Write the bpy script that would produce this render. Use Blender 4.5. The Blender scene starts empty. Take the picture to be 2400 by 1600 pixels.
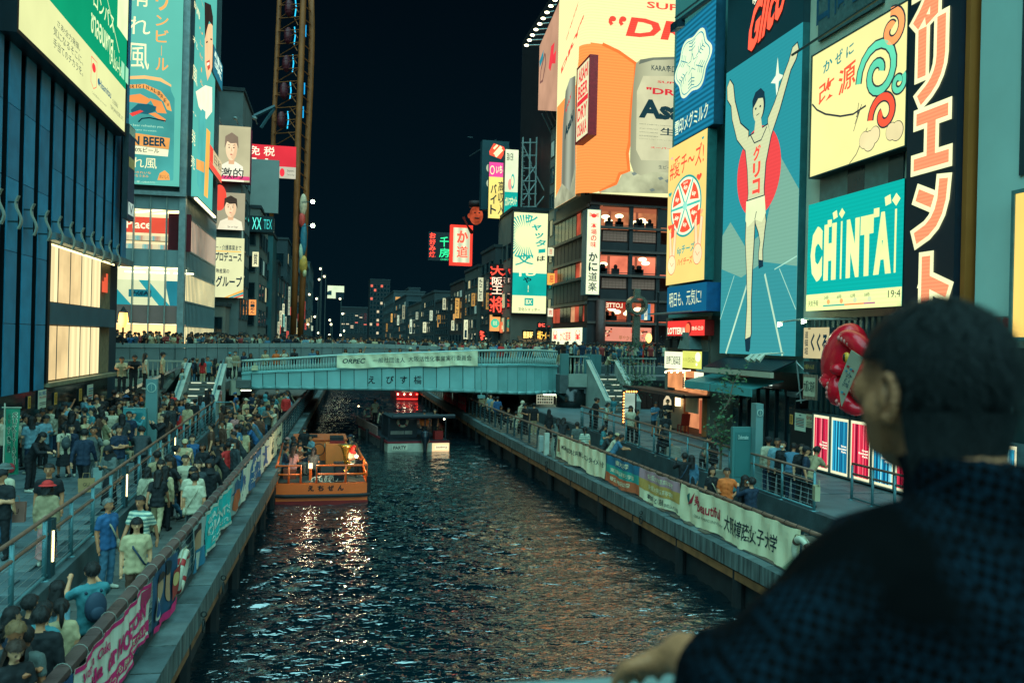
import bpy,bmesh,math,random
import numpy as np
from mathutils import Vector,Matrix
random.seed(7)
rng=np.random.default_rng(7)
SC=bpy.context.scene
COL=SC.collection
FPX,CXP,CYP,ROLL=2000.0,1200.0,800.0,0.0235
TH=math.atan(415/2000)
CAMZ=6.5
cam=bpy.data.cameras.new('camera')
cam.sensor_width=36.0
cam.lens=30.0
cam.clip_start=0.05
cam.clip_end=3000
cam.dof.use_dof=True
cam.dof.focus_distance=38.0
cam.dof.aperture_fstop=2.6
cam.dof.aperture_blades=8
camo=bpy.data.objects.new('camera',cam)
COL.objects.link(camo)
camo.location=(0,0,CAMZ)
camo.rotation_mode='QUATERNION'
camo.rotation_quaternion=(Matrix.Rotation(-TH,3,'Z')@Matrix.Rotation(math.pi/2,3,'X')@Matrix.Rotation(math.atan(ROLL),3,'Z')).to_quaternion()
SC.camera=camo
W=bpy.data.worlds.new('World')
SC.world=W
W.use_nodes=True
wn,wl=W.node_tree.nodes,W.node_tree.links
wbg=wn['Background']
tc=wn.new('ShaderNodeTexCoord')
sx=wn.new('ShaderNodeSeparateXYZ')
rp=wn.new('ShaderNodeValToRGB')
rp.color_ramp.elements[0].position=0.0
rp.color_ramp.elements[0].color=(0.0008,0.0055,0.009,1)
rp.color_ramp.elements[1].position=0.45
rp.color_ramp.elements[1].color=(0.0003,0.0017,0.0034,1)
wl.new(tc.outputs['Generated'],sx.inputs[0])
wl.new(sx.outputs['Z'],rp.inputs[0])
wl.new(rp.outputs[0],wbg.inputs[0])
wbg.inputs[1].default_value=1.0
sun=bpy.data.lights.new('city_glow','SUN')
sun.energy=4.1
sun.angle=math.radians(105)
sun.color=(0.36,0.88,0.92)
suno=bpy.data.objects.new('city_glow',sun)
COL.objects.link(suno)
suno.rotation_euler=(Vector((0.04,0.47,-0.82)).to_track_quat('-Z','Y')).to_euler()
SC.view_settings.view_transform='Standard'
SC.view_settings.look='None'
SC.view_settings.exposure=0.55
SC.view_settings.gamma=1.0
SC.view_settings.use_curve_mapping=False
SC.render.engine='CYCLES'
SC.cycles.use_denoising=True
SC.cycles.denoiser='OPENIMAGEDENOISE'
SC.cycles.max_bounces=5
SC.cycles.diffuse_bounces=2
SC.cycles.glossy_bounces=3
SC.cycles.transmission_bounces=3
SC.cycles.transparent_max_bounces=6
SC.cycles.sample_clamp_indirect=4.0
SC.cycles.caustics_reflective=False
SC.cycles.caustics_refractive=False
# =helpers
def ray(u,v):
 a,b=u-CXP,v-CYP
 up,vp=a+ROLL*b,-ROLL*a+b
 s,c=math.sin(TH),math.cos(TH)
 x=up/FPX
 return Vector((s+x*c,c-x*s,-vp/FPX))
def at(u,v,X=None,Y=None,Z=None):
 0
 d=ray(u,v)
 if X is not None:k=X/d.x
 elif Y is not None:k=Y/d.y
 else:k=(Z-CAMZ)/d.z
 return Vector((d.x*k,d.y*k,CAMZ+d.z*k))
def lin(h):
 h=h.lstrip('#')
 o=[]
 for i in(0,2,4):
  c=int(h[i:i+2],16)/255
  o.append(c/12.92 if c<=0.04045 else((c+0.055)/1.055)**2.4)
 return o
_M={}
def mat(col,rough=0.7,metal=0.0,var=0.25,scale=3.0,bump=0.0,spec=0.4,streak=False):
 0
 c=lin(col)if isinstance(col,str)else list(col)
 k=('m',tuple(round(x,4)for x in c),rough,metal,var,scale,bump,spec,streak)
 if k in _M:return _M[k]
 m=bpy.data.materials.new('surface')
 m.use_nodes=True
 n,l=m.node_tree.nodes,m.node_tree.links
 b=n['Principled BSDF']
 b.inputs['Roughness'].default_value=rough
 b.inputs['Metallic'].default_value=metal
 b.inputs['Specular IOR Level'].default_value=spec
 t=n.new('ShaderNodeTexCoord')
 nz=n.new('ShaderNodeTexNoise')
 nz.inputs['Scale'].default_value=scale
 nz.inputs['Detail'].default_value=5
 if streak:
  mp=n.new('ShaderNodeMapping')
  mp.inputs['Scale'].default_value=(1.0,1.0,0.12)
  l.new(t.outputs['Object'],mp.inputs[0]);l.new(mp.outputs[0],nz.inputs[0])
 else:
  l.new(t.outputs['Object'],nz.inputs[0])
 r=n.new('ShaderNodeValToRGB')
 r.color_ramp.elements[0].position=0.3
 r.color_ramp.elements[1].position=0.72
 r.color_ramp.elements[0].color=(*[x*(1-var)for x in c],1)
 r.color_ramp.elements[1].color=(*[min(1,x*(1+var*0.6))for x in c],1)
 l.new(nz.outputs[0],r.inputs[0])
 l.new(r.outputs[0],b.inputs['Base Color'])
 if bump:
  bp=n.new('ShaderNodeBump')
  bp.inputs['Strength'].default_value=bump
  bp.inputs['Distance'].default_value=0.02
  n2=n.new('ShaderNodeTexNoise')
  n2.inputs['Scale'].default_value=scale*9
  l.new(t.outputs['Object'],n2.inputs[0])
  l.new(n2.outputs[0],bp.inputs['Height']);l.new(bp.outputs[0],b.inputs['Normal'])
 _M[k]=m
 return m
def glow(col,st=1.0,tex=None,light=True,amp=0.12,per=0.2):
 0
 c=lin(col)
 k=('e',col,st,tex,light,amp,per)
 if k in _M:return _M[k]
 m=bpy.data.materials.new('lit_face')
 m.use_nodes=True
 n,l=m.node_tree.nodes,m.node_tree.links
 n.remove(n['Principled BSDF'])
 e=n.new('ShaderNodeEmission')
 e.inputs[0].default_value=(*c,1)
 e.inputs[1].default_value=st
 l.new(e.outputs[0],n['Material Output'].inputs[0])
 t=n.new('ShaderNodeTexCoord')
 if tex in('led','v','h'):
  w=n.new('ShaderNodeTexWave')
  w.bands_direction='Z' if tex!='v' else 'DIAGONAL'
  w.inputs['Scale'].default_value=0.314/per
  if tex=='v':
   mp=n.new('ShaderNodeMapping');mp.inputs['Scale'].default_value=(1,1,0)
   l.new(t.outputs['Object'],mp.inputs[0]);l.new(mp.outputs[0],w.inputs[0])
  else:l.new(t.outputs['Object'],w.inputs[0])
  mr=n.new('ShaderNodeMapRange')
  mr.inputs[3].default_value=st*(1-amp);mr.inputs[4].default_value=st*(1+amp)
  l.new(w.outputs[1],mr.inputs[0]);l.new(mr.outputs[0],e.inputs[1])
 else:
  w=n.new('ShaderNodeTexNoise');w.inputs['Scale'].default_value=0.5 if tex is None else per
  w.inputs['Detail'].default_value=3
  l.new(t.outputs['Object'],w.inputs[0])
  mr=n.new('ShaderNodeMapRange')
  mr.inputs[1].default_value=0.3;mr.inputs[2].default_value=0.7
  mr.inputs[3].default_value=st*(1-amp);mr.inputs[4].default_value=st*(1+amp)
  l.new(w.outputs[0],mr.inputs[0]);l.new(mr.outputs[0],e.inputs[1])
 m.cycles.emission_sampling='FRONT' if light else 'NONE'
 _M[k]=m
 return m
def glass(col='204048',rough=0.05):
 k=('g',col,rough)
 if k in _M:return _M[k]
 m=mat(col,rough,0.0,0.3,1.2,spec=0.9)
 _M[k]=m
 return m
WL={}
def org(o):
 return WL.get(o.name,Vector((0,0,0)))if o is not None else Vector((0,0,0))
class MB:
 0
 def __init__(s):s.v,s.f,s.m=[],[],[]
 def add(s,vs,fs,mi=0):
  o=len(s.v)
  s.v+=[tuple(p)for p in vs]
  s.f+=[tuple(i+o for i in f)for f in fs]
  s.m+=[mi]*len(fs)
  return s
 def poly(s,pts,mi=0):return s.add(pts,[tuple(range(len(pts)))],mi)
 def obox(s,o,a,b,c,mi=0):
  o,a,b,c=Vector(o),Vector(a),Vector(b),Vector(c)
  p=[o,o+a,o+a+b,o+b]
  p+=[q+c for q in p]
  fs=[(0,3,2,1),(4,5,6,7),(0,1,5,4),(1,2,6,5),(2,3,7,6),(3,0,4,7)]
  if a.cross(b).dot(c)<0:fs=[f[::-1]for f in fs]
  return s.add(p,fs,mi)
 def box(s,x0,x1,y0,y1,z0,z1,mi=0):
  return s.obox((x0,y0,z0),(x1-x0,0,0),(0,y1-y0,0),(0,0,z1-z0),mi)
 def tube(s,pts,r,n=8,mi=0,cap=True,sq=1.0):
  pts=[Vector(p)for p in pts]
  rs=r if isinstance(r,(list,tuple))else[r]*len(pts)
  o=len(s.v)
  d0=(pts[1]-pts[0]).normalized()
  x=d0.orthogonal().normalized()
  for i,p in enumerate(pts):
   d=(pts[min(i+1,len(pts)-1)]-pts[max(i-1,0)]).normalized()
   x=(x-d*x.dot(d)).normalized()
   y=d.cross(x)
   for j in range(n):
    t=2*math.pi*j/n
    s.v.append(tuple(p+(x*math.cos(t)+y*math.sin(t)*sq)*rs[i]))
  for i in range(len(pts)-1):
   for j in range(n):
    a,b=o+i*n+j,o+i*n+(j+1)%n
    s.f.append((a,b,b+n,a+n));s.m.append(mi)
  if cap:
   s.f.append(tuple(o+j for j in range(n))[::-1]);s.m.append(mi)
   e=o+(len(pts)-1)*n
   s.f.append(tuple(e+j for j in range(n)));s.m.append(mi)
  return s
 def ball(s,c,r,n=10,k=7,mi=0,M=None):
  r=r if isinstance(r,(list,tuple))else(r,r,r)
  vs,fs=[],[]
  for i in range(k+1):
   a=math.pi*i/k
   for j in range(n):
    t=2*math.pi*j/n
    p=Vector((math.sin(a)*math.cos(t)*r[0],math.sin(a)*math.sin(t)*r[1],math.cos(a)*r[2]))
    if M is not None:p=M@p
    vs.append(p+Vector(c))
  for i in range(k):
   for j in range(n):
    fs.append((i*n+j,(i+1)*n+j,(i+1)*n+(j+1)%n,i*n+(j+1)%n))
  return s.add(vs,fs,mi)
 def torus(s,c,R,r,ax,ay,n=20,k=8,mi=0,a0=0,a1=2*math.pi):
  ax,ay=Vector(ax).normalized(),Vector(ay).normalized();az=ax.cross(ay)
  vs,fs=[],[]
  full=abs(a1-a0-2*math.pi)<1e-6
  m_=n if full else n+1
  for i in range(m_):
   t=a0+(a1-a0)*i/n
   d=ax*math.cos(t)+ay*math.sin(t)
   for j in range(k):
    q=2*math.pi*j/k
    vs.append(Vector(c)+d*(R+r*math.cos(q))+az*r*math.sin(q))
  for i in range(n if full else n):
   for j in range(k):
    a,b=i*k,((i+1)%m_)*k
    fs.append((a+j,b+j,b+(j+1)%k,a+(j+1)%k))
  return s.add(vs,fs,mi)
 def prism(s,pts,c,mi=0):
  0
  n=len(pts);c=Vector(c)
  p=[Vector(q)for q in pts]
  return s.add(p+[q+c for q in p],[tuple(range(n))[::-1],tuple(range(n,2*n))]+[(i,(i+1)%n,(i+1)%n+n,i+n)for i in range(n)],mi)
 def mesh(s,mats,off=None,smooth=False,name='mesh'):
  me=bpy.data.meshes.new(name)
  v=s.v if off is None else[(p[0]-off.x,p[1]-off.y,p[2]-off.z)for p in s.v]
  me.from_pydata(v,[],s.f)
  for m in(mats if isinstance(mats,(list,tuple))else[mats]):me.materials.append(m)
  me.polygons.foreach_set('material_index',s.m)
  if smooth:me.polygons.foreach_set('use_smooth',[True]*len(s.f))
  me.update()
  return me
 def build(s,name,mats,parent=None,smooth=False,origin=None):
  base=org(parent)
  o0=Vector(origin)if origin is not None else base
  me=s.mesh(mats,o0,smooth,name)
  ob=bpy.data.objects.new(name,me)
  COL.objects.link(ob)
  if parent is not None:
   ob.parent=parent
  ob.location=o0-base
  WL[ob.name]=o0
  return ob
def tag(o,label=None,cat=None,group=None,kind=None):
 if label:o['label']=label
 if cat:o['category']=cat
 if group:o['group']=group
 if kind:o['kind']=kind
 return o
def thing(name,label,cat,loc=(0,0,0),group=None):
 o=bpy.data.objects.new(name,None)
 o.empty_display_size=0.2
 COL.objects.link(o)
 o.location=loc
 WL[o.name]=Vector(loc)
 return tag(o,label,cat,group)
def copy_tree(o,parent=None):
 c=o.copy();COL.objects.link(c);c.parent=parent
 WL[c.name]=org(o)
 for ch in o.children:copy_tree(ch,c)
 return c
def inst(me,name,parent,loc,rotz=0.0):
 0
 o=bpy.data.objects.new(name,me);COL.objects.link(o);o.parent=parent
 o.location=Vector(loc)-org(parent)
 o.rotation_euler=(0,0,rotz)
 WL[o.name]=Vector(loc)
 return o
_T={}
TS=bpy.data.scenes.new('workbench')
def baked(o):
 TS.collection.objects.link(o)
 with bpy.context.temp_override(scene=TS,view_layer=TS.view_layers[0]):dg=bpy.context.evaluated_depsgraph_get()
 me=bpy.data.meshes.new_from_object(o.evaluated_get(dg),depsgraph=dg)
 bpy.data.objects.remove(o)
 return me
def glyphs(t,bold=0.0):
 if any(ord(q)>=0x4E00 for q in t):bold=min(bold,.012)
 k=(t,bold)
 if k in _T:return _T[k]
 c=bpy.data.curves.new('lettering','FONT')
 c.body=t;c.resolution_u=2;c.offset=bold;c.fill_mode='FRONT'
 o=bpy.data.objects.new('lettering',c)
 me=baked(o)
 v=np.array([q.co[:2]for q in me.vertices]).reshape(-1,2)
 f=[tuple(p.vertices)for p in me.polygons]
 bpy.data.curves.remove(c);bpy.data.meshes.remove(me)
 _T[k]=(v,f)
 return _T[k]
def em(ch,bold=0.0):
 v,f=glyphs(ch,bold)
 return v,f
class Fr:
 0
 def __init__(s,o,a):
  s.o,s.a=Vector(o),Vector(a).normalized();s.n=s.a.cross(Vector((0,0,1)))
 def pt(s,x,z,d=0.0):return s.o+s.a*x+Vector((0,0,z))+s.n*d
 def px(s,u,v,d=0.0):
  r=ray(u,v);o=s.o+s.n*d
  k=(o-Vector((0,0,CAMZ))).dot(s.n)/r.dot(s.n)
  p=Vector((0,0,CAMZ))+r*k-o
  return p.dot(s.a),p.z
 def poly3(s,pts,d):return[s.pt(x,z,d)for x,z in pts]
def FX(X):return Fr((X,0,0),(0,1,0)if X<0 else(0,-1,0))
def FY(Y):return Fr((0,Y,0),(1,0,0))
class Sign:
 0
 def __init__(s,fr,x0,z0,x1,z1,name,label,face,cat='sign',out=0.3,depth=0.25,rim=0.0,edge=None,group=None,skew=None,parent=None,disp=None):
  s.fr,s.x0,s.z0,s.w,s.h,s.out=fr,x0,z0,x1-x0,z1-z0,out
  s.lay=0;s.disp=disp
  edge=edge or mat('2a3c40',0.5)
  b=MB()
  P=fr.pt
  b.obox(P(x0,z0,out-depth),fr.a*s.w,(0,0,s.h),fr.n*(depth-0.004),0)
  base=P((x0+x1)/2,z0,out-depth)
  s.o=b.build(name,[edge],parent,origin=base)
  if parent is None:tag(s.o,label,cat,group)
  elif label:s.o['label']=label
  f=MB().poly([P(x0,z0,out),P(x1,z0,out),P(x1,z1,out),P(x0,z1,out)])
  s.face=f.build('lit_face' if face.name.startswith('lit')else 'board_face',[face],s.o)
  if rim:
   r=MB()
   for q in((x0-rim,z0-rim,x1+rim,z0),(x0-rim,z1,x1+rim,z1+rim),(x0-rim,z0,x0,z1),(x1,z0,x1+rim,z1)):
    r.obox(P(q[0],q[1],out-depth),fr.a*(q[2]-q[0]),(0,0,q[3]-q[1]),fr.n*(depth+0.04))
   r.build('rim',[edge],s.o)
 def P(s,x,y,d=0.0):
  X,Z=s.x0+x*s.w,s.z0+y*s.h
  if s.disp:d+=s.disp(x,y)
  return s.fr.pt(X,Z,s.out+d)
 def nx(s,u,v):
  X,Z=s.fr.px(u,v,s.out)
  return((X-s.x0)/s.w,(Z-s.z0)/s.h)
 def d(s,lay=None):
  if lay is None:s.lay+=1;lay=s.lay
  return 0.007*lay+0.004
 def poly(s,pts,m,name='print',lay=None):
  d=s.d(lay);b=MB().poly([s.P(x,y,d)for x,y in pts])
  return b.build(name,[m],s.o)
 def polys(s,L,m,name='print',lay=None):
  b=MB();d=s.d(lay)
  for pts in L:b.poly([s.P(x,y,d)for x,y in pts])
  return b.build(name,[m],s.o)
 def rect(s,x0,y0,x1,y1,m,name='print',lay=None):
  return s.poly([(x0,y0),(x1,y0),(x1,y1),(x0,y1)],m,name,lay)
 def ell(s,x,y,rx,ry,m,name='print',lay=None,n=28,a0=0,a1=2*math.pi):
  return s.poly([(x+rx*math.cos(a0+(a1-a0)*i/n),y+ry*math.sin(a0+(a1-a0)*i/n))for i in range(n)],m,name,lay)
 def line(s,pts,wid,m,name='print',lay=None):
  0
  q=[(x*s.w,y*s.h)for x,y in pts]
  b=MB();d=s.d(lay)
  L,R=[],[]
  for i in range(len(q)):
   a,c=q[max(0,i-1)],q[min(len(q)-1,i+1)]
   dx,dy=c[0]-a[0],c[1]-a[1];k=math.hypot(dx,dy)or 1
   nx_,ny_=-dy/k*wid/2,dx/k*wid/2
   L.append(((q[i][0]+nx_)/s.w,(q[i][1]+ny_)/s.h));R.append(((q[i][0]-nx_)/s.w,(q[i][1]-ny_)/s.h))
  for i in range(len(q)-1):
   b.poly([s.P(*R[i],d),s.P(*R[i+1],d),s.P(*L[i+1],d),s.P(*L[i],d)])
  return b.build(name,[m],s.o)
 def txt(s,t,x0,y0,x1,y1,m,bold=0.0,lay=None,shear=0.0,rise=0.0,name='lettering',mirror=False,flip=False):
  v,f=glyphs(t,bold)
  if len(v)==0:return
  if t in('I','l','!','i','1'):x0,x1=x0+(x1-x0)*.36,x1-(x1-x0)*.36
  lo,hi=v.min(0),v.max(0);q=(v-lo)/np.maximum(hi-lo,1e-6)
  if mirror:q[:,0]=1-q[:,0]
  d=s.d(lay)
  b=MB()
  b.add([s.P(x0+(x1-x0)*a+shear*c,y0+(y1-y0)*c+rise*a,d)for a,c in q],f)
  return b.build(name,[m],s.o)
 def vtxt(s,t,x0,y0,x1,y1,m,bold=0.0,lay=None,name='lettering',fill=0.9):
  0
  n=len(t);b=MB();d=s.d(lay);ch=(y1-y0)/n
  for i,c in enumerate(t):
   if c in 'ー〜|':
    v=np.array([[.42,0],[.58,0],[.58,.9],[.42,.9]]);f=[(0,1,2,3)]
   else:v,f=glyphs(c,bold)
   if len(v)==0:continue
   if c in '一ニ二、。・日':q=np.clip((v-np.array([0,-0.1]))/np.array([1.0,1.0]),0,1.05)
   else:
    lo,hi=v.min(0),v.max(0);q=(v-lo)/np.maximum(hi-lo,1e-6)
   yb=y1-ch*(i+1)
   b.add([s.P(x0+(x1-x0)*a,yb+ch*(1-fill)/2+ch*fill*e_,d)for a,e_ in q],f)
  return b.build(name,[m],s.o)
def psign(fr,tl,br,*a,**k):
 0
 out=k.get('out',0.3)
 x0,z1=fr.px(*tl,out);x1,z0=fr.px(*br,out)
 return Sign(fr,x0,z0,x1,z1,*a,**k)
CREAM,YEL,RED,ORG,TEAL,AQUA,BLUE='e2e8a0','f0d070','f04038','f8904c','2f9aa0','5cbfae','1c7c98'
def ink(c):return glow(c,1.0,light=False)
DK=ink('0c2a34')
# =water, banks, walks
def xl(y):return-2.72+0.0205*y
def xr(y):return max(10.4-0.03*y,8.85)
def xm(y):return-4.35-0.0305*y
ZLU,ZLL,ZRU,ZRL=2.1,1.6,2.0,1.45
XLF,XRF=-10.6,18.0
def wave_mesh():
 ys=[5.5]
 while ys[-1]<95:ys.append(ys[-1]+max(0.04,0.0036*ys[-1]))
 while ys[-1]<420:ys.append(ys[-1]*1.03)
 ys=np.array(ys);xs=np.linspace(-4.0,12.0,300)
 X,Y=np.meshgrid(xs,ys)
 Z=np.zeros_like(X)
 r=np.random.default_rng(3)
 for i in range(64):
  L=0.16*(10.0**(r.random()*1.12))
  k=2*math.pi/L
  th=r.normal(math.pi/2,0.48)
  A=0.0054*L**0.68
  ph=r.random()*6.28
  fade=np.clip(1.4-Y*0.0075/L,0.0,1)
  wob=0.5*np.sin(X*r.uniform(.3,1.2)+ph)+0.5*np.sin(Y*r.uniform(.2,.9)+2*ph)
  s=np.sin(k*(X*math.cos(th)+Y*math.sin(th))+ph+wob*2)
  Z+=A*fade*(s+0.3*np.cos(2*k*(X*math.cos(th)+Y*math.sin(th))+2*ph))
 patch=0.75+0.45*np.sin(X*0.55+1.3*np.sin(Y*.21))*np.sin(Y*0.23+0.8*np.sin(X*.4))
 Z*=patch
 ny,nx_=X.shape
 v=np.stack([X.ravel(),Y.ravel(),Z.ravel()],1)
 i=np.arange(ny-1)[:,None]*nx_+np.arange(nx_-1)[None,:]
 f=np.stack([i,i+1,i+nx_+1,i+nx_],-1).reshape(-1,4)
 me=bpy.data.meshes.new('water')
 me.vertices.add(len(v));me.vertices.foreach_set('co',v.ravel())
 me.loops.add(f.size);me.loops.foreach_set('vertex_index',f.ravel().astype(np.int32))
 me.polygons.add(len(f));me.polygons.foreach_set('loop_start',np.arange(0,f.size,4,dtype=np.int32))
 me.polygons.foreach_set('use_smooth',np.ones(len(f),bool))
 me.update();me.validate()
 return me
wm=bpy.data.materials.new('canal_water');wm.use_nodes=True
_n,_l=wm.node_tree.nodes,wm.node_tree.links
_b=_n['Principled BSDF']
_b.inputs['Base Color'].default_value=(0.0015,0.011,0.015,1)
_b.inputs['Roughness'].default_value=0.02
_b.inputs['IOR'].default_value=3.2
_t=_n.new('ShaderNodeTexCoord');_z=_n.new('ShaderNodeTexNoise');_p=_n.new('ShaderNodeBump')
_z.inputs['Scale'].default_value=6.5;_z.inputs['Detail'].default_value=2.5;_z.inputs['Distortion'].default_value=.6;_mp=_n.new('ShaderNodeMapping');_mp.inputs['Scale'].default_value=(.45,1,1)
_p.inputs['Strength'].default_value=1.0;_p.inputs['Distance'].default_value=0.058
_l.new(_t.outputs['Object'],_mp.inputs[0]);_l.new(_mp.outputs[0],_z.inputs[0]);_l.new(_z.outputs[0],_p.inputs['Height']);_l.new(_p.outputs[0],_b.inputs['Normal'])
wme=wave_mesh();wme.materials.append(wm)
water=bpy.data.objects.new('water',wme);COL.objects.link(water);tag(water,kind='structure')
g=MB().box(-600,600,-200,1500,-0.9,-0.6).build('ground',[mat('14181a',0.9)]);tag(g,kind='structure')
conc=mat('5f6a68',0.8,0,0.35,1.2,bump=0.3)
stoneD=mat('3c4a4c',0.75,0,0.4,1.5,bump=0.3)
pave=mat('55686a',0.62,0,0.3,1.1,bump=0.25)
def strip(name,f0,f1,z0,z1,ys,m,kind='structure'):
 b=MB()
 for a,c in zip(ys[:-1],ys[1:]):
  p=[(f0(a),a),(f1(a),a),(f1(c),c),(f0(c),c)]
  b.add([(x,y,z0)for x,y in p]+[(x,y,z1)for x,y in p],[(0,3,2,1),(4,5,6,7),(0,1,5,4),(1,2,6,5),(2,3,7,6),(3,0,4,7)])
 o=b.build(name,[m]);tag(o,kind=kind);return o
YS=list(np.arange(6,60,6))+[64,76,100,140,200,300,420]
bank_l=strip('embankment',lambda y:-30,lambda y:xl(y)-0.75,-0.6,ZLL-0.22,YS,stoneD)
bank_r=strip('embankment',lambda y:xr(y)+1.0,lambda y:60,-0.6,ZRL-0.2,YS,stoneD)
walk_l=strip('lower_pavement',lambda y:xm(y)-.1,lambda y:xl(y)-0.45,ZLL-0.215,ZLL-0.02,YS,stoneD)
walk_lu=strip('upper_pavement',lambda y:-30,lambda y:xm(y),ZLL-0.21,ZLU-0.03,YS,stoneD)
walk_r=strip('lower_pavement',lambda y:xr(y)+.3,lambda y:12.9,ZRL-0.195,ZRL-0.02,YS,stoneD)
walk_ru=strip('upper_pavement',lambda y:12.8,lambda y:60,ZRL-0.19,ZRU-0.03,YS,stoneD)
def paving(parent,x0f,x1f,z,y0,y1,sx,sy,m,name='paver'):
 cache=[]
 for k in range(3):
  b=MB();e=0.006
  b.box(-sx/2+e,sx/2-e,-sy/2+e,sy/2-e,-0.03,0.001*k)
  cache.append(b.mesh([m[k%len(m)]],name=name))
 n=0;y=y0;row=0
 while y<y1:
  xa,xb=x0f(y),x1f(y)
  x=xb-sx/2-(row%2)*sx/2*0.98
  while x>xa and n<290:
   inst(random.choice(cache),name,parent,(x,y+sy/2,z));x-=sx;n+=1
  y+=sy;row+=1
 return y
pm=[pave,mat('4b5d60',0.66,0,0.3,1.3,bump=0.25),mat('5d6f6f',0.6,0,0.3,0.9,bump=0.25)]
ye=paving(walk_lu,lambda y:xm(y)-5.2,lambda y:xm(y)-0.06,ZLU,12.5,36,0.92,0.5,pm)
fill=strip('pavement',lambda y:-12,lambda y:xm(y),ZLU-0.029,ZLU-0.006,[6,12.4],pave)
fill2=strip('pavement',lambda y:-12,lambda y:xm(y),ZLU-0.029,ZLU-0.004,[ye+.01,40,50,60,90,160,420],pave)
fill3=strip('pavement',lambda y:-13,lambda y:xm(y)-5.25,ZLU-0.029,ZLU-0.005,[12.5,20,28,ye],pave)
pml=[mat('5c5f5a',0.68,0,0.3,1.1,bump=0.25),mat('525652',0.68,0,0.3,1.4,bump=0.25)]
ye2=paving(walk_l,lambda y:xm(y)+0.15,lambda y:xl(y)-0.5,ZLL,9,33,0.6,0.45,pml)
fill4=strip('pavement',lambda y:xm(y)+0.01,lambda y:xl(y)-0.46,ZLL-0.019,ZLL-0.003,[ye2+.01,40,60,90,160,420],pml[0])
woodp=[mat('6a5c4e',0.7,0,0.35,2,bump=0.3),mat('5f5347',0.7,0,0.35,2.4,bump=0.3)]
ye3=paving(walk_r,lambda y:xr(y)+0.5,lambda y:12.7,ZRL,21,54,0.8,0.5,woodp)
fill5=strip('pavement',lambda y:xr(y)+.31,lambda y:12.79,ZRL-0.019,ZRL-0.003,[8,14,20.9],woodp[0])
fill6=strip('pavement',lambda y:xr(y)+.31,lambda y:12.79,ZRL-0.019,ZRL-0.003,[ye3+.01,60,90,160,420],woodp[0])
ye4=paving(walk_ru,lambda y:13.05,lambda y:17.9,ZRU,24,44,0.9,0.75,pm)
fill7=strip('pavement',lambda y:13.0,lambda y:30,ZRU-0.029,ZRU-0.004,[8,16,23.9],pave)
fill8=strip('pavement',lambda y:13.0,lambda y:30,ZRU-0.029,ZRU-0.004,[ye4+.01,60,90,160,420],pave)
strip('retaining_wall',lambda y:xm(y)-.02,lambda y:xm(y)+0.16,ZLL-0.1,ZLU+0.07,YS,mat('46585a',0.7,0,0.45,1.5,bump=0.4))
strip('retaining_wall',lambda y:12.72,lambda y:12.96,ZRL-0.1,ZRU+0.1,[8,14,20,28,36,44,50,56],mat('34464a',0.7,0,0.45,1.5,bump=0.4))
cop=[mat('57686a',0.72,0,0.45,2.2,bump=0.5),mat('4d5d5e',0.75,0,0.45,2.0,bump=0.5),mat('606f6e',0.7,0,0.4,2.4,bump=0.5)]
streak=mat('5a6662',0.8,0,0.85,7,bump=0.3,streak=True)
def coping(side):
 e=strip('quay_wall',(lambda y:xl(y)-.75)if side<0 else(lambda y:xr(y)+.35),(lambda y:xl(y)-.3)if side<0 else(lambda y:xr(y)+.9),-0.6,0.95,YS,mat('1b2426',0.85,0,0.5,2))
 y=9.0;k=0
 while y<110:
  L=1.15 if y<60 else 4.0
  b=MB()
  f=xl if side<0 else xr
  s=-side
  xa,xb=f(y),f(y+L)
  g_=0.012
  w=0.55
  p=[(xa,y+g_),(xa-s*w,y+g_),(xb-s*w,y+L-g_),(xb,y+L-g_)]
  z0,z1=0.98,1.4+0.008*(k%3)
  b.add([(x,q,z0)for x,q in p]+[(x,q,z1)for x,q in p],[(0,3,2,1)if s>0 else(0,1,2,3),(4,5,6,7)if s<0 else(4,7,6,5)],0)
  b.add([(x,q,z0)for x,q in p]+[(x,q,z1)for x,q in p],[(0,1,5,4),(1,2,6,5),(2,3,7,6),(3,0,4,7)],1)
  b.build('coping_block',[cop[k%3],streak],e);k+=1;y+=L
 return e
ql,qr=coping(-1),coping(1)
def fender(side):
 f=xl if side<0 else xr;s=-side
 b=MB();ys=[8,20,30,40,50,60,76,100]
 for a,c in zip(ys[:-1],ys[1:]):
  b.obox((f(a)-s*.06,a,0.72),(f(c)-f(a),c-a,0),(-s*.2,0,0),(0,0,0.2))
 b.build('fender_beam',[mat('8a5c36',0.65,0.1,0.45,2.5,bump=0.5)],ql if side<0 else qr)
 me=None
 y=9.5
 while y<90:
  q=MB().tube([(0,0,-0.6),(0,0,0.95)],0.16,8).mesh([mat('0f1517',0.8,0,0.5,3)],name='pile')if me is None else me
  me=q
  inst(q,'pile',ql if side<0 else qr,(f(y)-s*0.2,y,0));y+=3.4
fender(-1);fender(1)
steel=mat('57858a',0.45,0.35,0.2,3)
steelD=mat('2c4c52',0.5,0.3,0.2,3)
brown=mat('7c5a4a',0.5,0,0.25,4,bump=0.15)
wire=mat('8fa3a2',0.4,0.6,0.1,3)
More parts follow.
